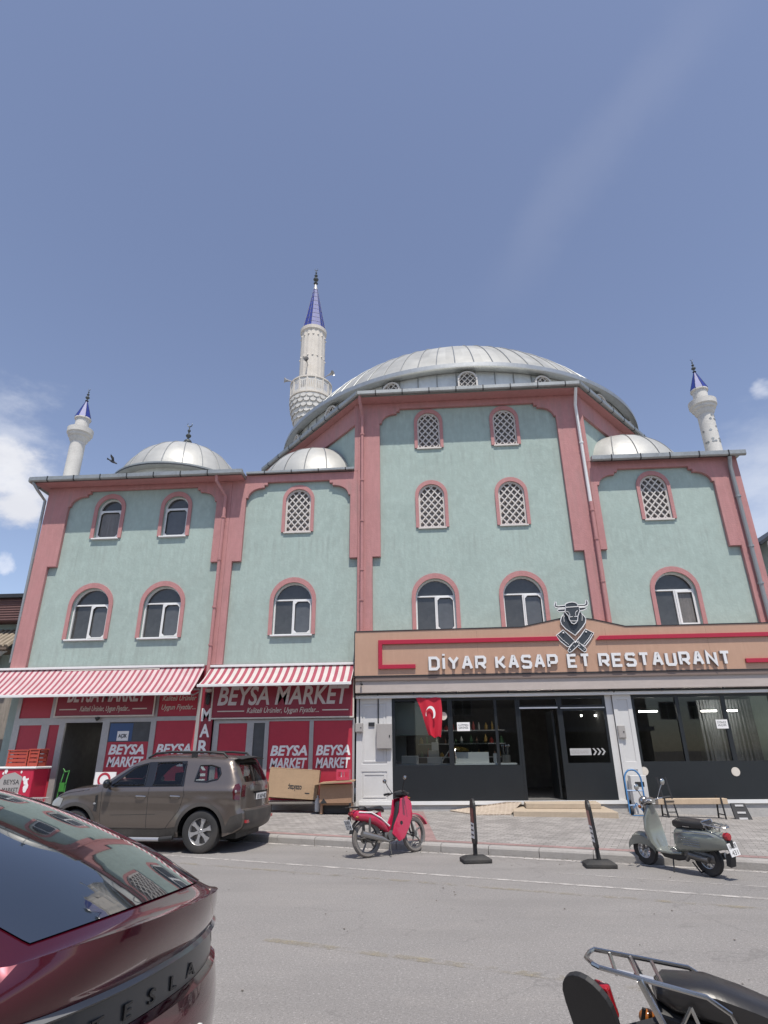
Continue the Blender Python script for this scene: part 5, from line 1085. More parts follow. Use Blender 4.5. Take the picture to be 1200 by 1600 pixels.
hm = thing('street_horn_speaker', 'white horn loudspeaker on a pole bracket left of the mosque', 'loudspeaker', (-13.75, 18.9, 5.0)); MB().lathe([(.04, 0), (.07, .12), (.18, .32)], 14, M=Matrix.Rotation(R(-110), 4, 'Y') @ Matrix.Rotation(R(20), 4, 'X')).build('horn', WHITEP, hm, smooth=True); MB().tube([(0, 0, 0), (.15, .2, .15), (.2, .6, .15)], .025, 6).build('bracket', DARKM, hm)
pp_ = tag(MB().tube([(-13.62, 18.6, .3), (-13.62, 18.6, 3.2)], .04, 8).build('metal_pole', ALU, None, smooth=True), 'thin grey metal pole at the left end of the market', 'pole')
tag(MB().box(-13.95, -13.7, 18.55, 18.7, 1.75, 2.45).build('fuse_cabinet', ALU, None, bevel=.01), 'small grey fuse cabinet on the wall left of the market', 'cabinet')
rbd = thing('right_building', 'pale gabled building glimpsed beyond the right edge of the mosque', 'building', (18, 26, 0), world=True)
MB().prism([(14.45, -.3), (24, -.3), (24, 10.5), (19, 12.5), (14.45, 9.75)], [[(14.7, 8.7), (15.6, 8.7), (15.6, 9.6), (14.7, 9.6)]], 24.3, 34).build('wall', STONEW, rbd)
MB().add([(13.95, 23.9, 9.62), (19, 23.9, 12.72), (19, 34.5, 12.72), (13.95, 34.5, 9.62), (13.95, 23.9, 9.48), (19, 23.9, 12.58), (19, 34.5, 12.58), (13.95, 34.5, 9.48)], [(0,1,2,3), (4,5,6,7), (0,1,5,4), (3,2,6,7), (0,3,7,4)]).build('roof', DARKM, rbd)
o = MB().prism([(14.7, 8.7), (15.6, 8.7), (15.6, 9.6), (14.7, 9.6)], [[(14.78, 8.78), (15.11, 8.78), (15.11, 9.52), (14.78, 9.52)], [(15.19, 8.78), (15.52, 8.78), (15.52, 9.52), (15.19, 9.52)]], 24.35, 24.45).build('window', WHITEP, rbd); MB().box(14.7, 15.6, 24.47, 24.5, 8.7, 9.6).build('pane', GLASSD, o)
MB().box(14.46, 15.9, 24.18, 24.3, 8.35, 8.5).build('string_course', WHITEP, rbd)
# pigeon
pg = thing('pigeon', 'grey pigeon flying beside the small left dome', 'bird', (-12.62, 21.0, 13.02)); pg.rotation_euler = (R(-25), R(25), R(20)); pg.scale = (.95, .95, .95)
bd_ = MB(); bd_.lathe([(0, -.17), (.03, -.15), (.055, -.06), (.06, .02), (.04, .10), (.028, .13), (.034, .16), (.02, .20), (0, .23)], 10, M=Matrix.Rotation(R(90), 4, 'Y')).build('body', mat('pigeon_grey', (.07, .075, .085), .7), pg, smooth=True)
MB().add([(.06, .03, .02), (-.05, .03, .02), (-.12, .2, .18), (-.06, .36, .33), (.02, .2, .17), (.06, .03, .03), (-.05, .03, .03)], [(0,1,2,3,4)]).build('wing', mat('pigeon_grey', (.07, .075, .085)), pg); MB().add([(.06, -.03, .02), (-.05, -.03, .02), (-.16, -.2, .03), (-.14, -.36, .0), (.0, -.2, .05)], [(0,1,2,3,4)]).build('wing', mat('pigeon_grey', (.07, .075, .085)), pg)
MB().add([(-.14, -.03, 0), (-.14, .03, 0), (-.27, .06, .0), (-.27, -.06, .0)], [(0,1,2,3)]).build('tail', mat('pigeon_grey', (.07, .075, .085)), pg)

# ---- added buildings behind the camera, unseen, giving glass and paint something to reflect
BT = mat('beige_plaster', (.42, .37, .31), .85, var=.1, vscale=.6, streak=.1); BT2 = mat('grey_plaster', (.33, .33, .33), .85, var=.1, vscale=.6, streak=.1)
for (x0, x1, h, m_, lab) in ((-26, -12.5, 9.5, BT, 'added beige three-storey block behind the camera for reflections, left'), (-11.5, -1.0, 7.0, BT2, 'added grey two-storey shop block behind the camera for reflections, middle'), (1.0, 16, 10.0, BT, 'added beige three-storey block behind the camera for reflections, right')):
    b_ = thing('reflection_block', lab, 'building', ((x0+x1)/2, -10, 0), world=True)
    MB().box(x0, x1, -18, -9.5, -.3, h).build('wall', m_, b_); MB().box(x0-.3, x1+.3, -18.3, -9.1, h, h+.25).build('roof_slab', GREYC, b_)
    MB().box(x0+.4, x1-.4, -9.5, -9.42, .1, 2.9).build('shop_glazing', GLASSD, b_); MB().box(x0, x1, -9.5, -8.6, 3.0, 3.3).build('canopy', REDD if x0 == -11.5 else ALU, b_)
    z = 4.2; wm = None
    while z+1.5 < h:
        x = x0+1.0
        while x+1.4 < x1:
            if wm is None:
                wm = MB().prism([(0, 0), (1.4, 0), (1.4, 1.5), (0, 1.5)], [[(.08, .08), (.66, .08), (.66, 1.42), (.08, 1.42)], [(.74, .08), (1.32, .08), (1.32, 1.42), (.74, 1.42)]], 0, .06).build('window', WHITEP, None); MB().box(.02, 1.38, -.03, -.01, .02, 1.48).build('pane', GLASSD, wm)
                wm.parent = b_; wm.matrix_parent_inverse = Matrix.Translation((-(x0+x1)/2, 10, 0)); wm.location = (x, -9.46, z)
            else: copy_tree(wm, b_, (x, -9.46, z))
            x += 2.5
        z += 2.9

g_ = MB(); rng = random.Random(9)
for i in range(420):
    s_ = rng.uniform(-9, 9); n_ = KN-.02-abs(rng.gauss(0, .10)) if i % 3 else rng.uniform(2, KN); p = rp(s_, n_, .0045); r_ = rng.uniform(.004, .013)
    g_.sphere((p[0], p[1], p[2]+r_*.3), (r_, r_*rng.uniform(.6, 1), r_*.5), 6, 4)
tag(g_.build('grit', mat('stone_grit', (.22, .20, .18), .9, var=.4, vscale=20)), 'loose grit and pebbles lying along the kerb and on the road', 'grit', kind='stuff')
# ================================================================ VEHICLES
def catmull(P, n):
    """Catmull-Rom through tuples of equal length; a point whose last value is 1 is a hard corner"""
    out = []
    for i in range(len(P)-1):
        p0 = P[i-1] if i > 0 and not P[i][-1] else P[i]; p1 = P[i]; p2 = P[i+1]; p3 = P[i+2] if i+2 < len(P) and not P[i+1][-1] else P[i+1]
        m = max(2, int(math.dist(p1[:2], p2[:2])/n)+1)
        for k in range(m):
            t = k/m; out.append(tuple(.5*((2*b)+(-a+c)*t+(2*a-5*b+4*c-d)*t*t+(-a+3*b-3*c+d)*t**3) for a, b, c, d in zip(p0, p1, p2, p3)))
    out.append(tuple(P[-1])); return out
def seg_dist(p, poly):
    best = 9
    for a, b in zip(poly[:-1], poly[1:]):
        dx, dz = b[0]-a[0], b[1]-a[1]; L2 = dx*dx+dz*dz+1e-12; t = max(0, min(1, ((p[0]-a[0])*dx+(p[1]-a[1])*dz)/L2)); best = min(best, math.hypot(a[0]+dx*t-p[0], a[1]+dz*t-p[1]))
    return best
def inside_poly(x, z, poly):
    c = False; n = len(poly)
    for i in range(n):
        (x1, z1), (x2, z2) = poly[i], poly[(i+1) % n]
        if (z1 > z) != (z2 > z) and x < (x2-x1)*(z-z1)/(z2-z1)+x1: c = not c
    return c
def cdt(outline, sp):
    """triangulated XZ region with interior grid points"""
    pts = []; n0 = len(outline)
    dense = []
    for i in range(n0):
        a, b = outline[i], outline[(i+1) % n0]; m = max(1, int(math.dist(a, b)/sp)); dense += [(a[0]+(b[0]-a[0])*k/m, a[1]+(b[1]-a[1])*k/m) for k in range(m)]
    n = len(dense); pts = list(dense); loop = dense+[dense[0]]
    xs = [p[0] for p in dense]; zs = [p[1] for p in dense]; x = min(xs)+sp/2; r = 0
    while x < max(xs):
        z = min(zs)+sp/2+(sp/2 if r % 2 else 0)
        while z < max(zs):
            if inside_poly(x, z, dense) and seg_dist((x, z), loop) > sp*.45: pts.append((x, z))
            z += sp
        x += sp*.9; r += 1
    V, E_, F_, *_ = delaunay_2d_cdt([Vector(p) for p in pts], [(i, (i+1) % n) for i in range(n)], [], 1, 1e-6)
    return [(v.x, v.y) for v in V], [tuple(f) for f in F_], dense
class Shell:
    """vehicle shell: side faces y=±W(x,z) rolled in towards the silhouette, closed by a cap that crowns outwards"""
    def __init__(s, top, W, roll, sp=.07, step=.07):
        # top: silhouette points (x, z, crown_x, crown_z, hard) from the rear bottom over the roof to the front bottom
        s.cap = catmull(top, step); s.sil = [(p[0], p[1]) for p in s.cap]; s.W0 = W; s.roll = roll; s.sp = sp
    def W(s, x, z):
        d = seg_dist((x, z), s.sil); r = s.roll; w = s.W0(x, z)
        if d < r: w -= r*.55*(1-math.sqrt(max(0, 1-((r-d)/r)**2)))
        return w
    def cap_pt(s, p, v):
        w = s.W(p[0], p[1]); k = 1-abs(v)**2.4; return (p[0]+p[2]*k, v*w, p[1]+p[3]*k)
    def cap_mesh(s, i0=0, i1=None, v0=-1, v1=1, nv=22, off=0):
        rows = []; pts = s.cap[i0:i1]
        for q, p in enumerate(pts):
            a = s.cap[max(0, i0+q-1)]; b = s.cap[min(len(s.cap)-1, i0+q+1)]; t = Vector((b[0]-a[0], b[1]-a[1])); t.normalize(); n = (-t.y*off, t.x*off)
            vv0 = v0(p) if callable(v0) else v0; vv1 = v1(p) if callable(v1) else v1
            row = []
            for j in range(nv+1):
                v = vv0+(vv1-vv0)*j/nv; P = s.cap_pt(p, v); row.append((P[0]+n[0], P[1], P[2]+n[1]))
            rows.append(row)
        return rows
    def side(s, mb, outline, off=0, sp=None, both=True):
        V, F, _ = cdt(outline, sp or s.sp)
        for sg in ((1, -1) if both else (1,)):
            mb.add([(x, sg*(s.W(x, z)+off), z) for x, z in V], F)
        return mb
    def side_line(s, mb, pts, r=.004, off=.001, both=True, step=.05, closed=False):
        P = []
        pp = pts+[pts[0]] if closed else pts
        for a, b in zip(pp[:-1], pp[1:]):
            m = max(1, int(math.dist(a, b)/step)); P += [(a[0]+(b[0]-a[0])*k/m, a[1]+(b[1]-a[1])*k/m) for k in range(m)]
        P.append(pp[-1])
        for sg in ((1, -1) if both else (1,)): mb.tube([(x, sg*(s.W(x, z)+off), z) for x, z in P], r, 4)
        return mb
def side_parts(sh, name, m, poly, parent, off=.008, sp=.06):
    for sg in (1, -1):
        mb = MB(); V, F, _ = cdt(poly, sp); mb.add([(x, sg*(sh.W(x, z)+off), z) for x, z in V], F); mb.build(name, m, parent, smooth=True)
def arc(cx, cz, r, a0, a1, n=12): return [(cx+r*math.cos(R(a0+(a1-a0)*i/n)), cz+r*math.sin(R(a0+(a1-a0)*i/n))) for i in range(n+1)]
def smooth_poly(pts, n=.03):
    P = [(*p, 0) for p in pts]; c = catmull([P[-1]]+P+[P[0], P[1]], n); k = []
    # keep the closed middle part
    full = [(p[0], p[1]) for p in c]
    a = full.index(min(full, key=lambda q: math.dist(q, pts[0]))); b = len(full)-1-full[::-1].index(min(full[::-1], key=lambda q: math.dist(q, pts[0])))
    return full[a:b] if b > a+3 else full
def car_wheel(parent, x, y, r, w_, rimr, spokes, tyre=RUB, face=1):
    """road wheel; face=+1 shows its outer side to +y"""
    t = MB().lathe([(rimr*.98, -w_*.45), (r*.86, -w_*.5), (r*.965, -w_*.42), (r, -w_*.25), (r, w_*.25), (r*.965, w_*.42), (r*.86, w_*.5), (rimr*.98, w_*.45), (rimr*.93, 0), (rimr*.98, -w_*.45)], 48, M=Matrix.Rotation(R(90), 4, 'X'))
    o = t.build('wheel', tyre, parent, smooth=True); o.location = (x, y, r)
    rim = MB(); f = face
    RX = Matrix.Rotation(R(-90*f), 4, 'X')
    rim.lathe([(rimr, w_*.42), (rimr*.97, w_*.40), (rimr*.90, w_*.25), (rimr*.88, 0)], 40, M=RX); rim.lathe([(0, w_*.36), (rimr*.16, w_*.36), (rimr*.22, w_*.30), (rimr*.24, 0)], 20, M=RX)
    for i in range(spokes):
        a = 2*math.pi*i/spokes+.3
        for z in (1,):
            p = [(rimr*.15, -rimr*.12), (rimr*.15, rimr*.12), (rimr*.55, rimr*.10), (rimr*.93, rimr*.21), (rimr*.93, -rimr*.21), (rimr*.55, -rimr*.10)]
            vs = [(q[0]*math.cos(a)-q[1]*math.sin(a), q[0]*math.sin(a)+q[1]*math.cos(a), w_*(.34 if q[0] < rimr*.8 else .37)) for q in p]+[(q[0]*math.cos(a)-q[1]*math.sin(a), q[0]*math.sin(a)+q[1]*math.cos(a), w_*.12) for q in p]
            rim.add(vs, [tuple(range(6)), tuple(range(11, 5, -1))]+[(k, (k+1) % 6, (k+1) % 6+6, k+6) for k in range(6)], RX)
    rim.build('rim', ALLOY, o, smooth=True)
    MB().lathe([(0, w_*.05), (rimr*.86, w_*.05)], 30, M=RX).build('brake_disc', STEELD, o)
    nb_ = MB()
    for i in range(5): a = 2*math.pi*i/5; nb_.tube([(rimr*.13*math.cos(a), rimr*.13*math.sin(a), w_*.30), (rimr*.13*math.cos(a), rimr*.13*math.sin(a), w_*.375)], rimr*.03, 6, M=RX)
    nb_.build('wheel_nut', STEELD, o); return o
CARG = glass_mat('tinted_clear_glass', (.60, .64, .64))
# ---- bronze grey SUV --------------------------------------------------------
suv = thing('suv', 'bronze grey five-door SUV with roof rails parked along the kerb', 'car', (-4.25, 13.19, .0), R(174))
def Wsuv(x, z):
    w = .895+.012*math.sin(max(0, min(1, (z-.35)/.6))*math.pi)
    if z > 1.08: w -= (z-1.08)*.37+.02*min(1, (z-1.08)/.06)
    if z < .5: w -= (.5-z)*.15
    if x > 2.9: w -= .30*((x-2.9)/.62)**2*.9
    if x < -.45: w -= .34*((-.45-x)/.42)**2*.55
    for cx in (0, 2.67):
        d = math.hypot(x-cx, z-.34)
        if d < .62 and z > .2: w += .028*max(0, min(1, (.62-d)/.14))
    # waist crease
    w += .012*math.exp(-((z-.93-.02*x)/.05)**2)
    return w
topl = [(-.62, .34, -.10, 0, 1), (-.76, .42, -.10, 0, 0), (-.80, .56, -.10, 0, 0), (-.79, .70, -.10, 0, 1), (-.73, .74, -.10, 0, 1), (-.71, .95, -.11, 0, 0), (-.70, 1.10, -.10, 0, 0), (-.62, 1.26, -.09, .01, 0), (-.50, 1.48, -.06, .02, 0), (-.44, 1.56, -.03, .03, 1), (-.30, 1.59, 0, .04, 0), (.3, 1.625, 0, .045, 0), (.9, 1.635, 0, .045, 0), (1.35, 1.60, 0, .045, 0), (1.62, 1.52, .02, .05, 0),
        (1.95, 1.32, .05, .04, 0), (2.28, 1.10, .10, .03, 1), (2.5, 1.065, .08, .045, 0), (2.9, 1.025, .06, .05, 0), (3.2, .955, .08, .04, 0), (3.34, .84, .16, .02, 0), (3.38, .70, .18, 0, 0), (3.38, .5, .18, 0, 0), (3.30, .32, .16, 0, 1), (3.15, .27, .1, 0, 1)]
topl = [(a, b+(.055 if b > 1.0 else 0), c, d, e) for a, b, c, d, e in topl]
S = Shell(topl, Wsuv, .12)
lower = arc(2.67, .35, .45, -8, 188, 18)+[(2.22, .27), (.45, .27)]+arc(0, .35, .45, -8, 188, 18)+[(-.5, .30)]
lower = [p for p in lower]
outline = S.sil+lower
up = lambda P: [(x, z+(.075 if z > 1.05 else 0)) for x, z in P]
WIN = [('side_window', up([(1.98, 1.09), (1.60, 1.40), (1.42, 1.465), (1.32, 1.48), (1.28, 1.09)])), ('side_window', up([(1.10, 1.09), (1.14, 1.49), (.60, 1.50), (.50, 1.46), (.50, 1.09)])), ('quarter_window', [(.24, 1.235), (.20, 1.51), (-.04, 1.515), (-.22, 1.47), (-.27, 1.36), (-.23, 1.27), (-.02, 1.225)])]
def filt(V, F, polys): return [f for f in F if not any(inside_poly(sum(V[i][0] for i in f)/3, sum(V[i][1] for i in f)/3, p) for p in polys)]
body = MB(); V, F, _ = cdt(outline, .05); F = filt(V, F, [p for _, p in WIN])
for sg in (1, -1): body.add([(x, sg*S.W(x, z), z) for x, z in V], F)
def idx(sh, cond): ii = [i for i, p in enumerate(sh.cap) if cond(p)]; return ii[0], ii[-1]+1
ra, rz_ = idx(S, lambda p: p[0] < -.42 and 1.17 < p[1] < 1.56); fa, fz2 = idx(S, lambda p: p[0] > 1.60 and 1.18 < p[1] < 1.59)
rows = S.cap_mesh(nv=24); nn_ = 25; vs = [p for r_ in rows for p in r_]
body.add(vs, [(i*nn_+j, i*nn_+j+1, (i+1)*nn_+j+1, (i+1)*nn_+j) for i in range(len(rows)-1) for j in range(24) if not ((ra <= i < rz_-1 or fa <= i < fz2-1) and 2 <= j < 22)])
bd = body.build('body', SUVP, suv, smooth=True, ang=32)
# rear glass, windscreen
i0, i1 = idx(S, lambda p: p[0] < -.42 and 1.17 < p[1] < 1.56); MB().grid(S.cap_mesh(i0, i1, -.84, .84, 16, .006)).build('rear_window', CARG, suv, smooth=True)
i0, i1 = idx(S, lambda p: p[0] > 1.60 and 1.18 < p[1] < 1.59); MB().grid(S.cap_mesh(i0, i1, -.88, .88, 16, .006)).build('windscreen', CARG, suv, smooth=True)
# side glass in a black surround
def sidepart(name, m, poly, off=.008, sp=.06): side_parts(S, name, m, poly, suv, off, sp)
V, F, _ = cdt([(2.16, 1.125), (2.10, 1.19), (1.64, 1.50), (1.30, 1.585), (.50, 1.60), (.44, 1.14)], .035); F = filt(V, F, [p for _, p in WIN])
for sg in (1, -1): MB().add([(x, sg*(S.W(x, z)+.004), z) for x, z in V], F).build('window_surround', BPG, suv, smooth=True)
for nm, poly in WIN:
    V, F, _ = cdt(poly, .06)
    for sg in (1, -1):
        g_ = MB().add([(x, sg*(S.W(x, z)+.002), z) for x, z in V], F).build(nm, CARG, suv, smooth=True)
        t_ = MB(); P = [(x, sg*(S.W(x, z)+.004), z) for x, z in [(a_[0]+(b_[0]-a_[0])*k_/6, a_[1]+(b_[1]-a_[1])*k_/6) for a_, b_ in zip(poly, poly[1:]+poly[:1]) for k_ in range(6)]]; t_.tube(P, .016, 5, closed=True); t_.build('window_seal', BPG, g_)
# cladding
DKC = mat('brown_black_cladding', (.055, .050, .046), .5, var=.2, vscale=4, dirt=.25)
for cx in (0, 2.67): sidepart('wheel_arch_trim', DKC, arc(cx, .35, .52, 0, 180, 16)+arc(cx, .35, .452, 180, 0, 16), .012)
sidepart('sill', DKC, [(2.17, .275), (2.17, .42), (1.9, .40), (.8, .40), (.52, .44), (.50, .275)], .014)
i0, i1 = idx(S, lambda p: p[0] < -.5 and p[1] < .735); MB().grid(S.cap_mesh(i0, i1, -1, 1, 22, .012)).build('rear_bumper', DKC, suv, smooth=True)
sidepart('bumper_corner', DKC, [(-.61, .35), (-.76, .44), (-.785, .56), (-.77, .68), (-.58, .62), (-.50, .45), (-.50, .35)], .010)
i0, i1 = idx(S, lambda p: p[0] > 3.0 and p[1] < .62); MB().grid(S.cap_mesh(i0, i1, -.9, .9, 16, .012)).build('front_bumper', DKC, suv, smooth=True)
# wheel wells
for cx in (0, 2.67):
    for sg in (1, -1):
        w_ = MB(); pts = arc(cx, .35, .455, -10, 190, 18); w_.grid([[(p[0], sg*.86, p[1]) for p in pts], [(p[0], sg*.55, p[1]) for p in pts]]); w_.prism(pts, [], sg*.55, sg*.56); w_.build('wheel_well', BPL, suv)
MB().box(-.6, 3.2, -.6, .6, .22, .34).build('underbody', BPL, suv)
for x in (0, 2.67):
    for sg in (1, -1): car_wheel(suv, x, sg*.80, .368, .23, .235, 6, RUB, sg)
# door gaps, handles, mirror, step, lamps
dl = MB()
S.side_line(dl, [(2.16, 1.12), (2.12, .60), (2.06, .42)], .004); S.side_line(dl, [(1.16, 1.14), (1.12, .42)], .004); S.side_line(dl, [(.44, 1.14), (.40, 1.0), (.47, .72), (.62, .55), (.72, .42)], .004); S.side_line(dl, [(2.10, .42), (.70, .42)], .004)
S.side_line(dl, [(2.45, 1.09), (2.9, 1.03), (3.18, .95)], .004); S.side_line(dl, [(.95, .66), (1.9, .64)], .003)
dl.build('door_gap', BPL, suv)
for x in (1.30, .58):
    for sg in (1, -1):
        y = S.W(x, .97); h = MB(); h.tube([(x-.10, sg*(y+.005), .965), (x-.08, sg*(y+.035), .97), (x+.08, sg*(y+.035), .975), (x+.10, sg*(y+.005), .975)], .014, 6); h.build('door_handle', CHROME, suv, smooth=True)
for sg in (1, -1):
    y = S.W(2.0, 1.08)
    m_ = MB().sphere((1.98, sg*(y+.13), 1.20), (.07, .11, .085), 16, 10); m_.tube([(2.02, sg*y*.98, 1.13), (1.99, sg*(y+.08), 1.15)], .03, 6); m_.build('wing_mirror', BPG, suv, smooth=True)
    st_ = MB(); st_.tube([(.55, sg*.93, .26), (.75, sg*.955, .24), (2.0, sg*.955, .24), (2.15, sg*.93, .26)], .035, 10); st_.build('side_step', ALLOY, suv, smooth=True)
    e_ = MB(); e_.tube([(.52, sg*.93, .265), (.78, sg*.957, .24)], .039, 10); e_.build('step_end', BPL, suv, smooth=True)
    rl = MB(); rl.tube([(-.30, sg*.585, 1.66), (-.22, sg*.60, 1.735), (.1, sg*.61, 1.76), (.9, sg*.61, 1.77), (1.25, sg*.60, 1.745), (1.42, sg*.585, 1.66)], [.02, .026, .024, .024, .024, .02], 8); 
    for x in (.4,): rl.box(x-.06, x+.06, sg*.61-.015, sg*.61+.015, 1.65, 1.76)
    rl.build('roof_rail', BPL, suv, smooth=True)
    # tail lamp cluster wrapping the corner
    lp = MB(); V, F_, _ = cdt([(-.71, .90), (-.70, 1.12), (-.66, 1.19), (-.60, 1.17), (-.585, 1.05), (-.61, .92)], .04); lp.add([(x, sg*(S.W(x, z)+.012), z) for x, z in V], F_)
    lp.build('tail_lamp', LAMPD, suv, smooth=True)
    ri, rj = idx(S, lambda p: p[0] < -.55 and .90 < p[1] < 1.19); rows = S.cap_mesh(ri, rj, (.86 if sg > 0 else -1), (1 if sg > 0 else -.86), 6, .012); MB().grid(rows).build('tail_lamp', LAMPD, suv, smooth=True)
    MB().sphere((-.64, sg*(S.W(-.64, 1.04)+.010), 1.05), (.022, .012, .03), 10, 6).build('reverse_lens', LAMPW, suv, smooth=True)
    q = MB(); V, F_, _ = cdt([(3.02, .80), (3.30, .79), (3.29, .88), (3.12, .955), (2.98, .93)], .05); q.add([(x, sg*(S.W(x, z)+.008), z) for x, z in V], F_); q.build('headlamp', LAMPW, suv, smooth=True)
    q = MB(); V, F_, _ = cdt([(2.20, .70), (2.27, .72), (2.27, .98), (2.22, 1.00)], .05); q.add([(x, sg*(S.W(x, z)+.007), z) for x, z in V], F_); q.build('wing_badge', BPL, suv)
    MB().sphere((2.27, sg*(S.W(2.27, .84)+.01), .84), (.03, .012, .02), 8, 6).build('side_indicator', LAMPW, suv)
    MB().box(-.845, -.80, sg*.62-.09, sg*.62+.09, .50, .55).build('reflector', LAMPR, suv)
rear = lambda z: -.82 if z < .74 else -.79
MB().box(-.845, -.825, -.26, .26, .88, .99).build('number_plate', PLATE, suv); t = MB(); vs0, fs0 = text('07 AKP 482', .1, off=.002, ext=.001); xw = max(v[0] for v in vs0); t.add([(-.847, .23-v[0]*.46/xw, .895+v[2]*1.0) for v in vs0], fs0); t.build('plate_lettering', BPL, suv)
sp_ = MB().grid([[(-.46-.16*a-.05*(1-(v/.62)**2)*a, v, 1.655-.035*a+.035*(1-(v/.62)**2)-th_) for a in (0, 1)] for th_ in (0,) for v in [-.62+1.24*j/12 for j in range(13)]]); sp_.grid([[(-.46-.16*a-.05*(1-(v/.62)**2)*a, v, 1.615-.0*a+.035*(1-(v/.62)**2)) for a in (1, 0)] for v in [-.62+1.24*j/12 for j in range(13)]]); sp_.build('roof_spoiler', BPL, suv, smooth=True)
MB().tube([(-.80, .05, 1.12), (-.79, .3, 1.16)], .008, 5).build('rear_wiper', BPL, suv)
MB().box(-.835, -.80, -.35, .35, 1.0, 1.03).build('tailgate_trim', BPG, suv)
for sg in (1, -1):
    MB().prism([(1.45, .45), (1.45, .62), (1.05, .60), (.88, 1.18), (.78, 1.18), (.90, .45)], [], sg*.36-.24, sg*.36+.24).build('seat', SEATM, suv, bevel=.03); MB().box(.76, .86, sg*.36-.12, sg*.36+.12, 1.22, 1.38).build('headrest', SEATM, suv, bevel=.03)
MB().prism([(.45, .45), (.45, .62), (.10, .60), (-.05, 1.18), (-.15, 1.18), (-.05, .45)], [], -.62, .62).build('rear_bench', SEATM, suv, bevel=.03)
MB().prism([(1.9, .5), (2.25, .5), (2.3, 1.12), (2.0, 1.14), (1.86, 1.0)], [], -.7, .7).build('dashboard', BPL, suv, bevel=.03); MB().box(-.62, 1.9, -.72, .72, .40, .44).build('floor', BPL, suv)
MB().tube([(1.80+.0, .36+.17*math.cos(R(a)), 1.02+.17*math.sin(R(a))) for a in range(0, 360, 24)], .014, 6, closed=True).build('steering_wheel', BPL, suv)
# ---- deep red fastback in the foreground -----------------------------------
tes = thing('red_fastback', 'deep red fastback car with a black glass hatch in the near left corner', 'car', (-2.0, 2.93, 0), R(170))
def Wtes(x, z):
    w = .945
    if z > .88: 
        t = min(1, (z-.90)/.28) if z > .90 else 0; w -= .17*(t*t*(3-2*t))
    if z > 1.18: w -= (z-1.18)*.30
    if z < .45: w -= (.45-z)*.25
    if x < -.35: w -= (.17 if z < .95 else .17+.05*min(1, (z-.95)/.1))*((-.35-x)/.45)**2*.8
    if x > 3.0: w -= .35*((x-3.0)/.8)**2
    return w
toplt = [(-.66, .28, -.16, 0, 1), (-.74, .40, -.19, 0, 0), (-.77, .55, -.20, 0, 0), (-.765, .68, -.21, 0, 0), (-.74, .775, -.21, 0, 1), (-.705, .79, -.20, 0, 1), (-.69, .90, -.21, 0, 1), (-.695, .93, -.215, 0, 1), (-.735, .985, -.225, .01, 0), (-.775, 1.045, -.235, .04, 1), (-.79, 1.09, -.24, .05, 1), (-.75, 1.087, -.22, .05, 0), (-.68, 1.10, -.20, .055, 0), (-.60, 1.132, -.18, .06, 0), (-.25, 1.272, -.10, .075, 0), (.20, 1.418, -.04, .08, 0), (.60, 1.508, 0, .08, 0), (1.05, 1.558, 0, .085, 0), (1.5, 1.565, 0, .085, 0), (1.95, 1.52, .02, .085, 0),
         (2.35, 1.36, .05, .07, 0), (2.85, 1.10, .10, .05, 0), (3.1, .99, .12, .05, 0), (3.5, .88, .14, .04, 0), (3.68, .72, .18, .02, 0), (3.70, .5, .18, 0, 0), (3.60, .25, .14, 0, 1)]
T = Shell(toplt, Wtes, .075, sp=.06, step=.045)
outline = T.sil+arc(2.89, .35, .40, -10, 190, 18)+[(2.45, .22), (.44, .22)]+arc(0, .35, .40, -10, 190, 18)+[(-.45, .26)]
body = MB(); T.side(body, outline); body.grid(T.cap_mesh(nv=44)); body.build('body', TESR, tes, smooth=True, ang=28)
gv = lambda p: .80 if p[1] < 1.2 else .80+.06*min(1, (p[1]-1.2)/.2)
i0, i1 = idx(T, lambda p: -.70 < p[0] < .52 and p[1] > 1.098); MB().grid(T.cap_mesh(i0, i1, lambda p: -gv(p), gv, 40, .006)).build('rear_glass', TGLASS, tes, smooth=True)
i0, i1 = idx(T, lambda p: .545 < p[0] < 1.95 and p[1] > 1.3); MB().grid(T.cap_mesh(i0, i1, lambda p: -.88, .88, 40, .006)).build('roof_glass', TGLASS, tes, smooth=True)
i0, i1 = idx(T, lambda p: 1.98 < p[0] < 2.8 and p[1] > 1.05); MB().grid(T.cap_mesh(i0, i1, -.9, .9, 20, .006)).build('windscreen', TGLASS, tes, smooth=True)
# dark recess with raised letters and the thin light bar
i0, i1 = idx(T, lambda p: p[0] < -.6 and .785 < p[1] < .905); MB().grid(T.cap_mesh(i0, i1, -.95, .95, 44, .003)).build('recess_panel', mat('smoked_panel', (.045, .047, .05), .3, coat=.3), tes, smooth=True)
lb_ = MB(); rows = []
for j in range(45):
    v = -.96+1.92*j/44; k = 1-abs(v)**2.4; w = T.W(-.69, .915)*v; rows.append([(-.69-.212*k-.004, w, .902), (-.69-.212*k-.022, w, .915), (-.69-.212*k-.006, w, .930)])
lb_.grid(rows); lb_.build('light_bar', mat('smoked_light_bar', (.17, .17, .17), .15, coat=.5), tes, smooth=True)
lt = MB()
for i, ch in enumerate('TESLA'):
    vs0, fs0 = text(ch, .085, off=.001, ext=.003, sx=1.25); yc = .30-i*.15; v = yc/.80; k = 1-abs(v)**2.4; xx = -.697-.205*k-.005
    lt.add([(xx-.004+vv[1], yc+.03-vv[0], .812+vv[2]*.8) for vv in vs0], fs0)
lt.build('lettering', mat('letter_dark', (.018, .018, .02), .25), tes)
gp = MB(); T.side_line(gp, [(-.62, 1.02), (-.50, .90), (-.45, .70), (-.47, .5)], .0035); T.side_line(gp, [(1.45, .95), (1.40, .35)], .0035); T.side_line(gp, [(.45, 1.05), (.35, .80), (.50, .45)], .0035); T.side_line(gp, [(2.5, .95), (2.45, .35)], .0035)
gp.build('panel_gap', BPL, tes)
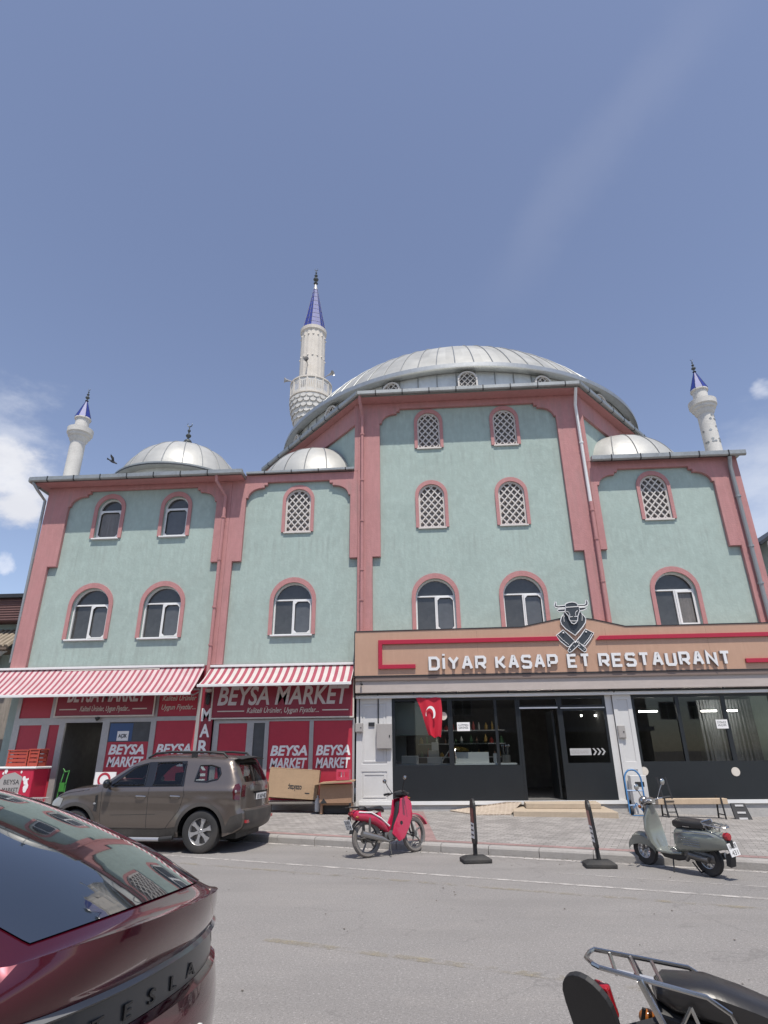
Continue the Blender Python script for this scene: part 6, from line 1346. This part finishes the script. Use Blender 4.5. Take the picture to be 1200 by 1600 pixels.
side_parts(T, 'side_window', TGLASS, [(2.55, 1.04), (2.1, 1.30), (1.5, 1.43), (.9, 1.42), (.35, 1.30), (.12, 1.19), (.3, 1.06)], tes, .005)
for sg in (1, -1):
    q = MB(); V, F_, _ = cdt([(-.70, .80), (-.69, .925), (-.55, .915), (-.44, .87), (-.5, .80)], .04); q.add([(x, sg*(T.W(x, z)+.006), z) for x, z in V], F_); q.build('tail_lamp', LAMPD, tes, smooth=True)
    ri, rj = idx(T, lambda p: p[0] < -.6 and .79 < p[1] < .93); MB().grid(T.cap_mesh(ri, rj, (.86 if sg > 0 else -1), (1 if sg > 0 else -.86), 8, .005)).build('tail_lamp', LAMPD, tes, smooth=True)
    for x in (0, 2.89): car_wheel(tes, x, sg*.82, .35, .24, .25, 5, RUB, sg)
    for x in (0, 2.89):
        w_ = MB(); pts = arc(x, .35, .405, -10, 190, 18); w_.grid([[(p[0], sg*.90, p[1]) for p in pts], [(p[0], sg*.6, p[1]) for p in pts]]); w_.build('wheel_well', BPL, tes)
i0, i1 = idx(T, lambda p: p[0] < -.6 and p[1] < .42); MB().grid(T.cap_mesh(i0, i1, -.9, .9, 20, .006)).build('diffuser', BPL, tes, smooth=True)
MB().box(-.4, 3.3, -.7, .7, .18, .3).build('underbody', BPL, tes)
MB().box(-.995, -.98, -.26, .26, .56, .67).build('number_plate', PLATE, tes)
# ---- two-wheelers -----------------------------------------------------------
def bike_wheel(parent, x, r, w_, tyre, rimm, spokes=5, y=0, rimr=None, wire=0, name='wheel', steer=0):
    rimr = rimr or r*.80
    o = MB().lathe([(rimr, -w_*.40), (r*.93, -w_*.5), (r, -w_*.18), (r, w_*.18), (r*.93, w_*.5), (rimr, w_*.40), (rimr, -w_*.40)], 44, M=Matrix.Rotation(R(90), 4, 'X')).build(name, tyre, parent, smooth=True); o.location = (x, y, r); o.rotation_euler = (0, 0, R(steer))
    q = MB(); RX = Matrix.Rotation(R(90), 4, 'X'); q.lathe([(rimr, -w_*.42), (rimr, w_*.42), (rimr*.93, w_*.38), (rimr*.90, 0), (rimr*.93, -w_*.38), (rimr, -w_*.42)], 40, M=RX); q.lathe([(0, -w_*.7), (r*.14, -w_*.7), (r*.15, w_*.7), (0, w_*.7)], 16, M=RX)
    for i in range(spokes):
        a = 2*math.pi*i/spokes+.5; q.tube([(r*.1*math.cos(a), 0, r*.1*math.sin(a)), (rimr*.5*math.cos(a+.12), 0, rimr*.5*math.sin(a+.12)), (rimr*.94*math.cos(a), 0, rimr*.94*math.sin(a))], [r*.055, r*.045, r*.06], 6)
    for i in range(wire):
        a = 2*math.pi*i/wire; q.tube([(r*.12*math.cos(a+.5), (-1)**i*w_*.5, r*.12*math.sin(a+.5)), (rimr*.95*math.cos(a), 0, rimr*.95*math.sin(a))], .0022, 4)
    q.build('rim', rimm, o, smooth=True); return o
def blade(mb, sec, ):
    """loft through sections [(x, z, halfwidth_y, halfheight)] with a rounded box section"""
    rows = []
    for s_ in sec:
        x, z, hw, hh = s_[:4]; nx, nz = (s_[4], s_[5]) if len(s_) > 5 else (0, 1); row = []
        for k in range(16):
            a = 2*math.pi*k/16; c_, s2 = math.cos(a), math.sin(a); e = .62
            yy = hw*math.copysign(abs(c_)**e, c_); hh2 = hh*math.copysign(abs(s2)**e, s2); row.append((x+nx*hh2, yy, z+nz*hh2))
        rows.append(row)
    mb.grid(rows, closed=True); mb.add(rows[0], [tuple(range(16))]); mb.add(rows[-1], [tuple(range(16))]); return mb
def mirror(parent, base, head, r, m=BPL, glass=CHROME, nrm=(0, 0)):
    o = MB().tube([base, ((base[0]+head[0])/2, (base[1]+head[1])/2+.01, (base[2]+head[2])/2), head], .007, 6).sphere(head, r, 14, 8).build('mirror', m, parent, smooth=True)
    MB().sphere((head[0]-r[0]*.55, head[1], head[2]), (r[0]*.7, r[1]*.88, r[2]*.88), 12, 8).build('mirror_glass', glass, o, smooth=True)
# red moped: rear wheel at (-1.14, 11.83), front wheel at (-.32, 12.55)
mpa = math.atan2(12.52-11.86, -.30+1.12)
mp = thing('moped', 'red step-through moped with a rear rack leaning at the kerb', 'moped', (-1.12, 11.86, .004), mpa); mp.rotation_euler = (R(-7), 0, mpa)
WBm = 1.06
bike_wheel(mp, 0, .30, .085, DUSTY, STEELD, 5, rimr=.235); bike_wheel(mp, WBm, .295, .075, DUSTY, STEELD, 5, rimr=.235, steer=8)
b = MB(); blade(b, [(-.30, .70, .03, .03), (-.24, .68, .10, .085), (-.05, .655, .125, .09), (.15, .60, .13, .10), (.32, .51, .12, .105), (.45, .40, .075, .07), (.52, .33, .04, .04)]); b.build('tail_fairing', MOPR, mp, smooth=True)
b = MB(); blade(b, [(.30, .50, .09, .05, .9, .3), (.28, .60, .08, .05, .9, .3), (.27, .70, .075, .045, .9, .2)]); b.build('seat_pillar', MOPR, mp, smooth=True)
w_ = MB()
for sg in (-1, 1): w_.tube([(-.20, sg*.105, .72), (.05, sg*.13, .70), (.25, sg*.132, .60), (.45, sg*.10, .46)], .013, 6)
w_.build('white_flash', WHT, mp, smooth=True)
for sg in (-1, 1):   # leg shield halves
    s_ = MB().prism([(.62, .20), (.48, .33), (.53, .46), (.66, .66), (.72, .90), (.86, .93), (.96, .84), (.97, .64), (.88, .42), (.74, .24)], [], sg*.11, sg*.145); s_.build('leg_shield', MOPR, mp, bevel=.012)
    MB().lathe([(0, 0), (.03, 0), (.03, .004), (0, .004)], 12, M=Matrix.Translation((.69, sg*.149, .50)) @ Matrix.Rotation(R(90), 4, 'X')).build('vent', BPL, mp)
b = MB(); blade(b, [(.86, .36, .07, .03, 1, 0), (.94, .58, .15, .035, 1, -.2), (.94, .80, .155, .04, 1, 0), (.88, .95, .10, .04, 1, .2)]); b.build('front_shield', MOPR, mp, smooth=True)
b = MB(); blade(b, [(.55, .36, .06, .045, .8, .5), (.62, .46, .055, .04, .9, .4), (.70, .66, .06, .045, .9, .3), (.77, .86, .07, .05, .9, .3)]); b.build('inner_panel', BPL, mp, smooth=True)
b = MB(); blade(b, [(.70, .98, .03, .03), (.76, .99, .13, .05), (.84, .99, .14, .06), (.92, .97, .10, .05), (.96, .95, .05, .03)]); b.build('handlebar_cover', BPL, mp, smooth=True)
MB().sphere((.93, 0, .96), (.05, .08, .05), 14, 8).build('headlamp', LAMPW, mp, smooth=True)
hb = MB(); hb.tube([(.70, -.34, 1.0), (.76, -.18, 1.01), (.80, 0, 1.0), (.76, .18, 1.01), (.70, .34, 1.0)], .013, 8); hb.build('handlebar', STEELD, mp, smooth=True)
for sg in (-1, 1):
    MB().tube([(.69, sg*.35, 1.0), (.735, sg*.23, 1.008)], .021, 8).build('grip', BPL, mp, smooth=True); MB().tube([(.78, sg*.22, 1.0), (.76, sg*.36, .97)], .007, 5).build('brake_lever', STEELD, mp)
    mirror(mp, (.75, sg*.17, 1.02), (.72, sg*.34, 1.24), (.02, .06, .04)); MB().sphere((.92, sg*.13, .90), (.03, .03, .02), 8, 6).build('indicator', LAMPA, mp)
b = MB(); blade(b, [(-.16, .755, .06, .02), (-.05, .765, .10, .025), (.12, .755, .105, .03), (.16, .77, .10, .03), (.30, .765, .095, .045), (.38, .73, .06, .04)]); b.build('seat', SEATM, mp, smooth=True)
rk = MB()
for sg in (-1, 1): rk.tube([(.02, sg*.10, .74), (-.08, sg*.11, .80), (-.32, sg*.10, .81), (-.38, sg*.06, .81)], .011, 6)
rk.tube([(-.38, -.06, .81), (-.38, .06, .81)], .011, 6)
for x in (-.30, -.22, -.14): rk.tube([(x, -.10, .81), (x, .10, .81)], .008, 5)
rk.tube([(-.34, -.05, .82), (-.35, -.05, .88)], .02, 6); rk.build('rear_rack', BPL, mp, smooth=True)
MB().sphere((-.31, 0, .70), (.03, .075, .045), 12, 8).build('tail_lamp', LAMPR, mp, smooth=True)
for sg in (-1, 1): MB().sphere((-.26, sg*.14, .64), (.035, .025, .022), 10, 6).build('indicator', LAMPA, mp, smooth=True)
MB().prism(arc(0, .30, .345, 15, 165, 14)+arc(0, .30, .335, 165, 15, 14), [], -.05, .05).build('rear_mudguard', BPL, mp, smooth=True)
pl_ = MB(); M = Matrix.Translation((-.37, 0, .53)) @ Matrix.Rotation(R(-20), 4, 'Y'); pl_.box(-.004, .004, -.10, .10, -.085, .085, M); npl = pl_.build('number_plate', PLATE, mp); pt = MB()
for s_, z in (('16 AKM', .01), ('274', -.07)): vs0, fs0 = text(s_, .09, ext=.001); xw = max(v[0] for v in vs0); q = min(1.2, .17/xw); pt.add([(-.006, xw*q/2-v[0]*q, z+v[2]) for v in vs0], fs0, M)
pt.build('plate_lettering', BPL, mp)
MB().box(-.02, .02, -.02, .02, 0, .1, Matrix.Translation((-.34, 0, .56))).build('plate_bracket', BPL, mp)
MB().prism(arc(WBm, .295, .345, 25, 140, 12)+arc(WBm, .295, .325, 140, 25, 12), [], -.05, .05).build('front_mudguard', MOPR, mp, smooth=True)
fk = MB()
for sg in (-1, 1): fk.tube([(WBm-.02, sg*.065, .30), (WBm-.12, sg*.065, .62), (WBm-.20, sg*.03, .85)], .018, 8); fk.tube([(0, sg*.07, .30), (.30, sg*.06, .34)], .018, 6); fk.tube([(0, sg*.11, .32), (.02, sg*.11, .62)], .022, 8)
fk.build('fork', STEELD, mp, smooth=True)
b = MB(); blade(b, [(.36, .30, .07, .08, 0, 1), (.48, .30, .09, .10), (.58, .30, .08, .08), (.66, .33, .04, .04)]); b.tube([(.47, -.12, .30), (.47, .12, .30)], .075, 14); b.build('engine', STEELD, mp, smooth=True)
MB().tube([(.62, .06, .28), (.40, .11, .22), (.15, .13, .26), (-.15, .14, .34)], [.014, .018, .042, .046], 10).build('exhaust', ALLOY, mp, smooth=True)
MB().tube([(.62, -.06, .28), (.40, -.11, .22), (.22, -.13, .28), (-.18, -.14, .38)], [.014, .02, .045, .05], 10).build('exhaust', mat('dull_pipe', (.30, .29, .28), .4, .7, dirt=.3), mp, smooth=True)
MB().tube([(.42, -.10, .22), (.38, -.20, .01)], .011, 6).tube([(.38, -.20, .01), (.33, -.21, .01)], .011, 6).build('side_stand', BPL, mp)
MB().tube([(.50, -.22, .26), (.50, .22, .26)], .012, 6).build('footrest', BPL, mp); MB().tube([(.60, .14, .26), (.50, .16, .25)], .01, 6).build('gear_pedal', BPL, mp)
# sage scooter: rear wheel (4.09, 10.15), front wheel (3.44, 11.26)
sca = math.atan2(11.22-10.20, 3.46-4.07)
sc_ = thing('scooter', 'sage grey retro scooter with a black seat and chrome rack parked at the kerb', 'scooter', (4.07, 10.22, .004), sca); sc_.rotation_euler = (R(-6), 0, sca); sc_.scale = (.94, .94, .92)
WB = 1.20; r = .235
bike_wheel(sc_, 0, r, .10, RUB, ALLOY, 12, rimr=.125); bike_wheel(sc_, WB, r, .09, RUB, ALLOY, 12, rimr=.125)
b = MB(); blade(b, [(-.42, .48, .05, .06), (-.36, .52, .11, .11), (-.20, .53, .16, .15), (0, .52, .188, .17), (.20, .51, .195, .18), (.36, .50, .18, .19), (.43, .47, .15, .18), (.47, .42, .12, .12)]); b.build('body_shell', SCG, sc_, smooth=True)
tr_ = MB()
for sg in (-1, 1):
    for k_ in range(4): z = .56-.035*k_; tr_.tube([(.30-.02*k_, sg*.197, z), (.10, sg*.20, z-.005), (-.05, sg*.19, z-.015)], .0035, 4)
    tr_.tube([(.42, sg*.17, .60), (.1, sg*.19, .655), (-.2, sg*.155, .64), (-.36, sg*.09, .56)], .007, 5)
tr_.build('chrome_strip', CHROME, sc_, smooth=True)
b = MB(); blade(b, [(-.18, .72, .06, .035), (-.12, .735, .13, .06), (.05, .735, .15, .065), (.20, .735, .155, .07), (.38, .73, .13, .075), (.46, .72, .08, .05)]); b.build('seat', SEATM, sc_, smooth=True)
vs0, fs0 = text('scooter', .05, ext=.001) ; 
for sg in (1,): MB().tube([(.08, sg*.158, .715), (.20, sg*.163, .715)], .008, 5).build('seat_badge', CHROME, sc_)
b = MB(); blade(b, [(.36, .30, .15, .03), (.55, .285, .16, .03), (.78, .285, .16, .03), (.86, .30, .14, .035)]); b.build('floorboard', SCG, sc_, smooth=True)
b = MB(); blade(b, [(.34, .25, .10, .06), (.5, .22, .12, .06), (.75, .23, .11, .05), (.84, .27, .08, .03)]); b.build('lower_cover', BPL, sc_, smooth=True)
b = MB(); blade(b, [(.84, .30, .14, .04, .9, .3), (.90, .42, .20, .045, .95, .2), (.93, .60, .21, .04, 1, .1), (.93, .78, .17, .045, 1, .1), (.91, .90, .10, .05, 1, .1), (.90, .98, .06, .05, 1, .1)]); b.build('leg_shield', SCG, sc_, smooth=True)
b = MB(); blade(b, [(.86, .32, .07, .06, .9, .3), (.93, .48, .085, .07, .95, .2), (.97, .66, .08, .06, 1, .1), (.95, .84, .06, .05, 1, .1)]); b.build('fork_cover', SCG, sc_, smooth=True)
b = MB(); rows = []
for i in range(13):
    a = R(5+175*i/12); rows.append([(WB+(.275-.02*abs(q))*math.cos(a)*1.05, .085*q, .25+(.275-.05*q*q)*math.sin(a)*1.02) for q in [-1, -.8, -.5, 0, .5, .8, 1]])
b.grid(rows)
for sg in (-1, 1): b.add([(WB+.28*math.cos(R(5+175*i/12)), sg*.085, .25+.225*math.sin(R(5+175*i/12))) for i in range(13)]+[(WB+.27*math.cos(R(5+175*i/12)), sg*.088, .22+.12*math.sin(R(5+175*i/12))) for i in range(13)], [(i, i+1, i+14, i+13) for i in range(12)])
b.build('front_mudguard', SCG, sc_, smooth=True)
MB().sphere((1.00, 0, 1.02), (.075, .085, .085), 18, 12).build('headlamp', CHROME, sc_, smooth=True); MB().sphere((1.045, 0, 1.02), (.04, .07, .07), 16, 10).build('headlamp_lens', LAMPW, sc_, smooth=True)
b = MB(); blade(b, [(.80, 1.03, .05, .03), (.86, 1.04, .10, .045), (.94, 1.03, .10, .05), (.99, 1.02, .06, .04)]); b.build('headset', CHROME, sc_, smooth=True)
hb = MB(); hb.tube([(.74, -.35, 1.05), (.82, -.20, 1.05), (.88, 0, 1.03), (.82, .20, 1.05), (.74, .35, 1.05)], .012, 8); hb.build('handlebar', CHROME, sc_, smooth=True)
for sg in (-1, 1):
    MB().tube([(.735, sg*.36, 1.05), (.80, sg*.24, 1.05)], .02, 8).build('grip', BPL, sc_, smooth=True); mirror(sc_, (.84, sg*.17, 1.06), (.80, sg*.33, 1.30), (.014, .055, .055), CHROME); MB().sphere((1.0, sg*.13, .95), (.03, .03, .03), 8, 6).build('indicator', LAMPA, sc_)
rk = MB()
for sg in (-1, 1): rk.tube([(-.10, sg*.10, .68), (-.16, sg*.11, .76), (-.42, sg*.09, .73), (-.46, sg*.04, .73)], .010, 6); rk.tube([(-.22, sg*.09, .62), (-.30, sg*.10, .74)], .008, 5); rk.tube([(-.12, sg*.12, .80), (-.18, sg*.10, .68), (-.10, sg*.08, .64)], .01, 6)
rk.tube([(-.46, -.04, .73), (-.46, .04, .73)], .010, 6)
for x in (-.22, -.32, -.40): rk.tube([(x, -.10, .755), (x, .10, .755)], .007, 5)
rk.tube([(-.12, -.12, .80), (-.12, .12, .80)], .012, 6)
rk.build('rear_rack', CHROME, sc_, smooth=True)
MB().lathe([(0, .03), (.05, .025), (.058, 0), (.05, -.05), (0, -.05)], 20, M=Matrix.Translation((-.43, 0, .60)) @ Matrix.Rotation(R(-90), 4, 'Y')).build('tail_lamp', LAMPR, sc_, smooth=True)
M = Matrix.Translation((-.47, 0, .43)) @ Matrix.Rotation(R(12), 4, 'Y'); npl = MB().box(-.004, .004, -.105, .105, -.09, .09, M).build('number_plate', PLATE, sc_); pt = MB()
for s_, z in (('16 BDR', .01), ('431', -.075)): vs0, fs0 = text(s_, .09, ext=.001); xw = max(v[0] for v in vs0); q = min(1.2, .18/xw); pt.add([(-.006, xw*q/2-v[0]*q, z+v[2]) for v in vs0], fs0, M)
pt.build('plate_lettering', BPL, sc_); MB().box(-.47, -.40, -.03, .03, .40, .55).build('plate_bracket', BPL, sc_); MB().prism([(-.44, .34), (-.36, .36), (-.33, .20), (-.40, .18)], [], -.06, .06).build('mudflap', BPL, sc_)
b = MB(); blade(b, [(-.14, .25, .05, .06), (0, .28, .10, .10), (.2, .30, .12, .10), (.36, .30, .10, .08)]); b.build('engine', STEELD, sc_, smooth=True)
MB().tube([(.30, -.12, .20), (.05, -.15, .22), (-.20, -.16, .28)], [.015, .05, .05], 10).build('exhaust', STEELD, sc_, smooth=True)
MB().tube([(.32, .10, .20), (.22, .12, .30), (-.1, .13, .26)], [.03, .05, .04], 10).build('drive_cover', STEELD, sc_, smooth=True)
MB().tube([(.58, .10, .20), (.52, .22, .01)], .011, 6).build('side_stand', BPL, sc_); st_ = MB()
for sg in (-1, 1): st_.tube([(.24, sg*.08, .18), (.10, sg*.12, .06)], .012, 6)
st_.tube([(.10, -.12, .06), (.10, .12, .06)], .012, 6); st_.build('centre_stand', BPL, sc_)
fk = MB()
for sg in (-1, 1): fk.tube([(WB, sg*.06, .235), (WB-.06, sg*.06, .40), (.98, sg*.03, .60)], .018, 6)
fk.build('fork', STEELD, sc_, smooth=True)
# near motorcycle at the bottom right: built with its tail towards the left
mca = R(-9)
mc = thing('motorcycle', 'black and red motorcycle with a chrome rack in the near right corner', 'motorcycle', (.95, 2.92, .0), mca); mc.rotation_euler = (R(4), 0, mca); mc.scale = (1, 1, 1.06)
bike_wheel(mc, 0, .30, .085, RUB, CHROME, 0, rimr=.225, wire=32); bike_wheel(mc, 1.25, .30, .08, RUB, CHROME, 0, rimr=.225, wire=32)
b = MB(); blade(b, [(-.10, .80, .05, .02), (-.05, .80, .09, .048), (.10, .785, .11, .060), (.22, .755, .115, .058), (.36, .71, .11, .055), (.55, .70, .10, .06), (.62, .71, .07, .05)]); b.build('seat', SEATM, mc, smooth=True)
b = MB(); blade(b, [(.52, .72, .07, .07), (.60, .77, .12, .10), (.80, .80, .15, .13), (1.0, .80, .14, .12), (1.12, .76, .08, .08)]); b.build('fuel_tank', MOPR, mc, smooth=True)
for sg in (-1, 1):
    b = MB(); b.prism([(.24, .52), (.27, .66), (.40, .68), (.60, .66), (.66, .56), (.46, .48)], [], sg*.115, sg*.14); b.build('side_panel', MOPR, mc, bevel=.012)
    q = MB(); q.tube([(-.32, sg*.06, .885), (-.30, sg*.09, .885), (.06, sg*.13, .83), (.13, sg*.14, .79), (.16, sg*.14, .72), (.13, sg*.14, .62)], .0085, 8)
    q.tube([(-.16, sg*.11, .86), (-.10, sg*.13, .74), (-.07, sg*.135, .70), (.14, sg*.14, .62), (.22, sg*.14, .58)], .013, 8); q.tube([(-.07, sg*.135, .70), (.0, sg*.135, .80)], .007, 6); q.tube([(.0, sg*.135, .80), (.06, sg*.14, .64)], .007, 6)
    q.build('grab_rail', CHROME, mc, smooth=True)
    MB().tube([(0, sg*.10, .30), (.16, sg*.12, .62)], [.028, .028], 10).build('shock_absorber', CHROME, mc, smooth=True)
    MB().tube([(0, sg*.07, .30), (.42, sg*.06, .34)], .02, 8).build('swing_arm', STEELD, mc, smooth=True); MB().sphere((-.12, sg*.14, .66), (.035, .03, .028), 10, 6).build('indicator', LAMPA, mc, smooth=True)
q = MB(); q.tube([(-.32, -.06, .885), (-.34, 0, .885), (-.32, .06, .885)], .0085, 8)
for x in (-.24, -.16, -.08): q.tube([(x, -.10, .872-.14*(x+.24)), (x, .10, .872-.14*(x+.24))], .008, 6)
q.tube([(-.30, -.03, .868), (-.1, -.03, .84)], .007, 5); q.build('luggage_rack', CHROME, mc, smooth=True)
b = MB(); rows = []
for i in range(15):
    a = R(20+150*i/14); rows.append([(.0+.36*math.cos(a), .075*q_, .31+(.36-.04*q_*q_)*math.sin(a)) for q_ in [-1, -.7, 0, .7, 1]])
b.grid(rows); b.build('rear_mudguard', mat('steel_mudguard', (.30, .30, .31), .3, .8), mc, smooth=True)
# tail unit: long black rounded flap with a red lamp
M = Matrix.Translation((-.33, -.02, .68)) @ Matrix.Rotation(R(52), 4, 'Z') @ Matrix.Rotation(R(-22), 4, 'Y')
sh = [(-.085, -.22), (.085, -.22), (.105, -.1), (.11, .06)]+[(.11*math.cos(R(a)), .08+.11*math.sin(R(a))) for a in range(15, 180, 15)]+[(-.11, .06), (-.105, -.1)]
MB().prism(sh, [], -.012, .012, M @ Matrix.Rotation(R(90), 4, 'Z')).build('mudflap', BPL, mc, bevel=.01)
MB().box(.016, .05, -.09, -.02, .03, .15, M).build('tail_lamp', LAMPR, mc, bevel=.01); MB().box(.016, .09, -.02, .04, -.02, .09, M).build('lamp_bracket', BPL, mc, bevel=.008)
MB().tube([(-.30, 0, .62), (-.2, 0, .66), (-.05, 0, .70)], .03, 8).tube([(-.14, .05, .72), (-.16, .06, .64), (-.15, .05, .58)], .008, 5).build('tail_bracket', BPL, mc, smooth=True)
b = MB(); blade(b, [(-.10, .72, .08, .05), (.05, .68, .10, .06), (.25, .60, .10, .06), (.5, .56, .08, .06)]); b.build('tail_fairing', BPL, mc, smooth=True)
b = MB(); blade(b, [(.42, .36, .10, .10), (.58, .38, .13, .14), (.72, .42, .11, .14), (.84, .50, .06, .08)]); b.build('engine', STEELD, mc, smooth=True)
for sg in (-1,): MB().tube([(.75, sg*.12, .30), (.40, sg*.15, .24), (.1, sg*.16, .28), (-.25, sg*.17, .36)], [.018, .025, .045, .045], 12).build('exhaust', CHROME, mc, smooth=True)
fk = MB()
for sg in (-1, 1): fk.tube([(1.25, sg*.08, .30), (1.02, sg*.08, .92)], .02, 8)
fk.build('fork', CHROME, mc, smooth=True); MB().tube([(.80, -.36, 1.02), (.92, -.2, 1.04), (1.0, 0, .98), (.92, .2, 1.04), (.80, .36, 1.02)], .013, 8).build('handlebar', CHROME, mc, smooth=True); MB().sphere((1.12, 0, .90), (.08, .09, .09), 14, 10).build('headlamp', CHROME, mc, smooth=True)
for sg in (-1, 1): MB().tube([(.79, sg*.37, 1.02), (.87, sg*.26, 1.03)], .02, 8).build('grip', BPL, mc, smooth=True)
MB().tube([(.5, -.10, .25), (.46, -.22, .01)], .012, 6).build('side_stand', BPL, mc)

# control cables and small running gear
for par_, pts_ in ((mp, [[(.76, -.16, 1.0), (.90, -.12, .98), (.98, -.06, .86), (.98, -.04, .60)], [(.76, .16, 1.0), (.92, .10, 1.0), (.99, .05, .84), (1.0, .05, .40)]]), (sc_, [[(.84, -.18, 1.04), (.96, -.14, .98), (.97, -.06, .80)], [(.84, .18, 1.04), (.97, .14, .98), (.97, .06, .80)]])):
    c_ = MB()
    for q_ in pts_: c_.tube(q_, .005, 5)
    c_.build('cable', BPL, par_)
ch_ = MB(); ch_.tube([(0, .075, .36), (.45, .075, .36)], .012, 5); ch_.tube([(0, .075, .25), (.45, .075, .26)], .012, 5); ch_.lathe([(.03, 0), (.085, 0), (.085, .01), (.03, .01)], 20, M=Matrix.Translation((0, .08, .30)) @ Matrix.Rotation(R(90), 4, 'X')); ch_.build('chain', STEELD, mp)
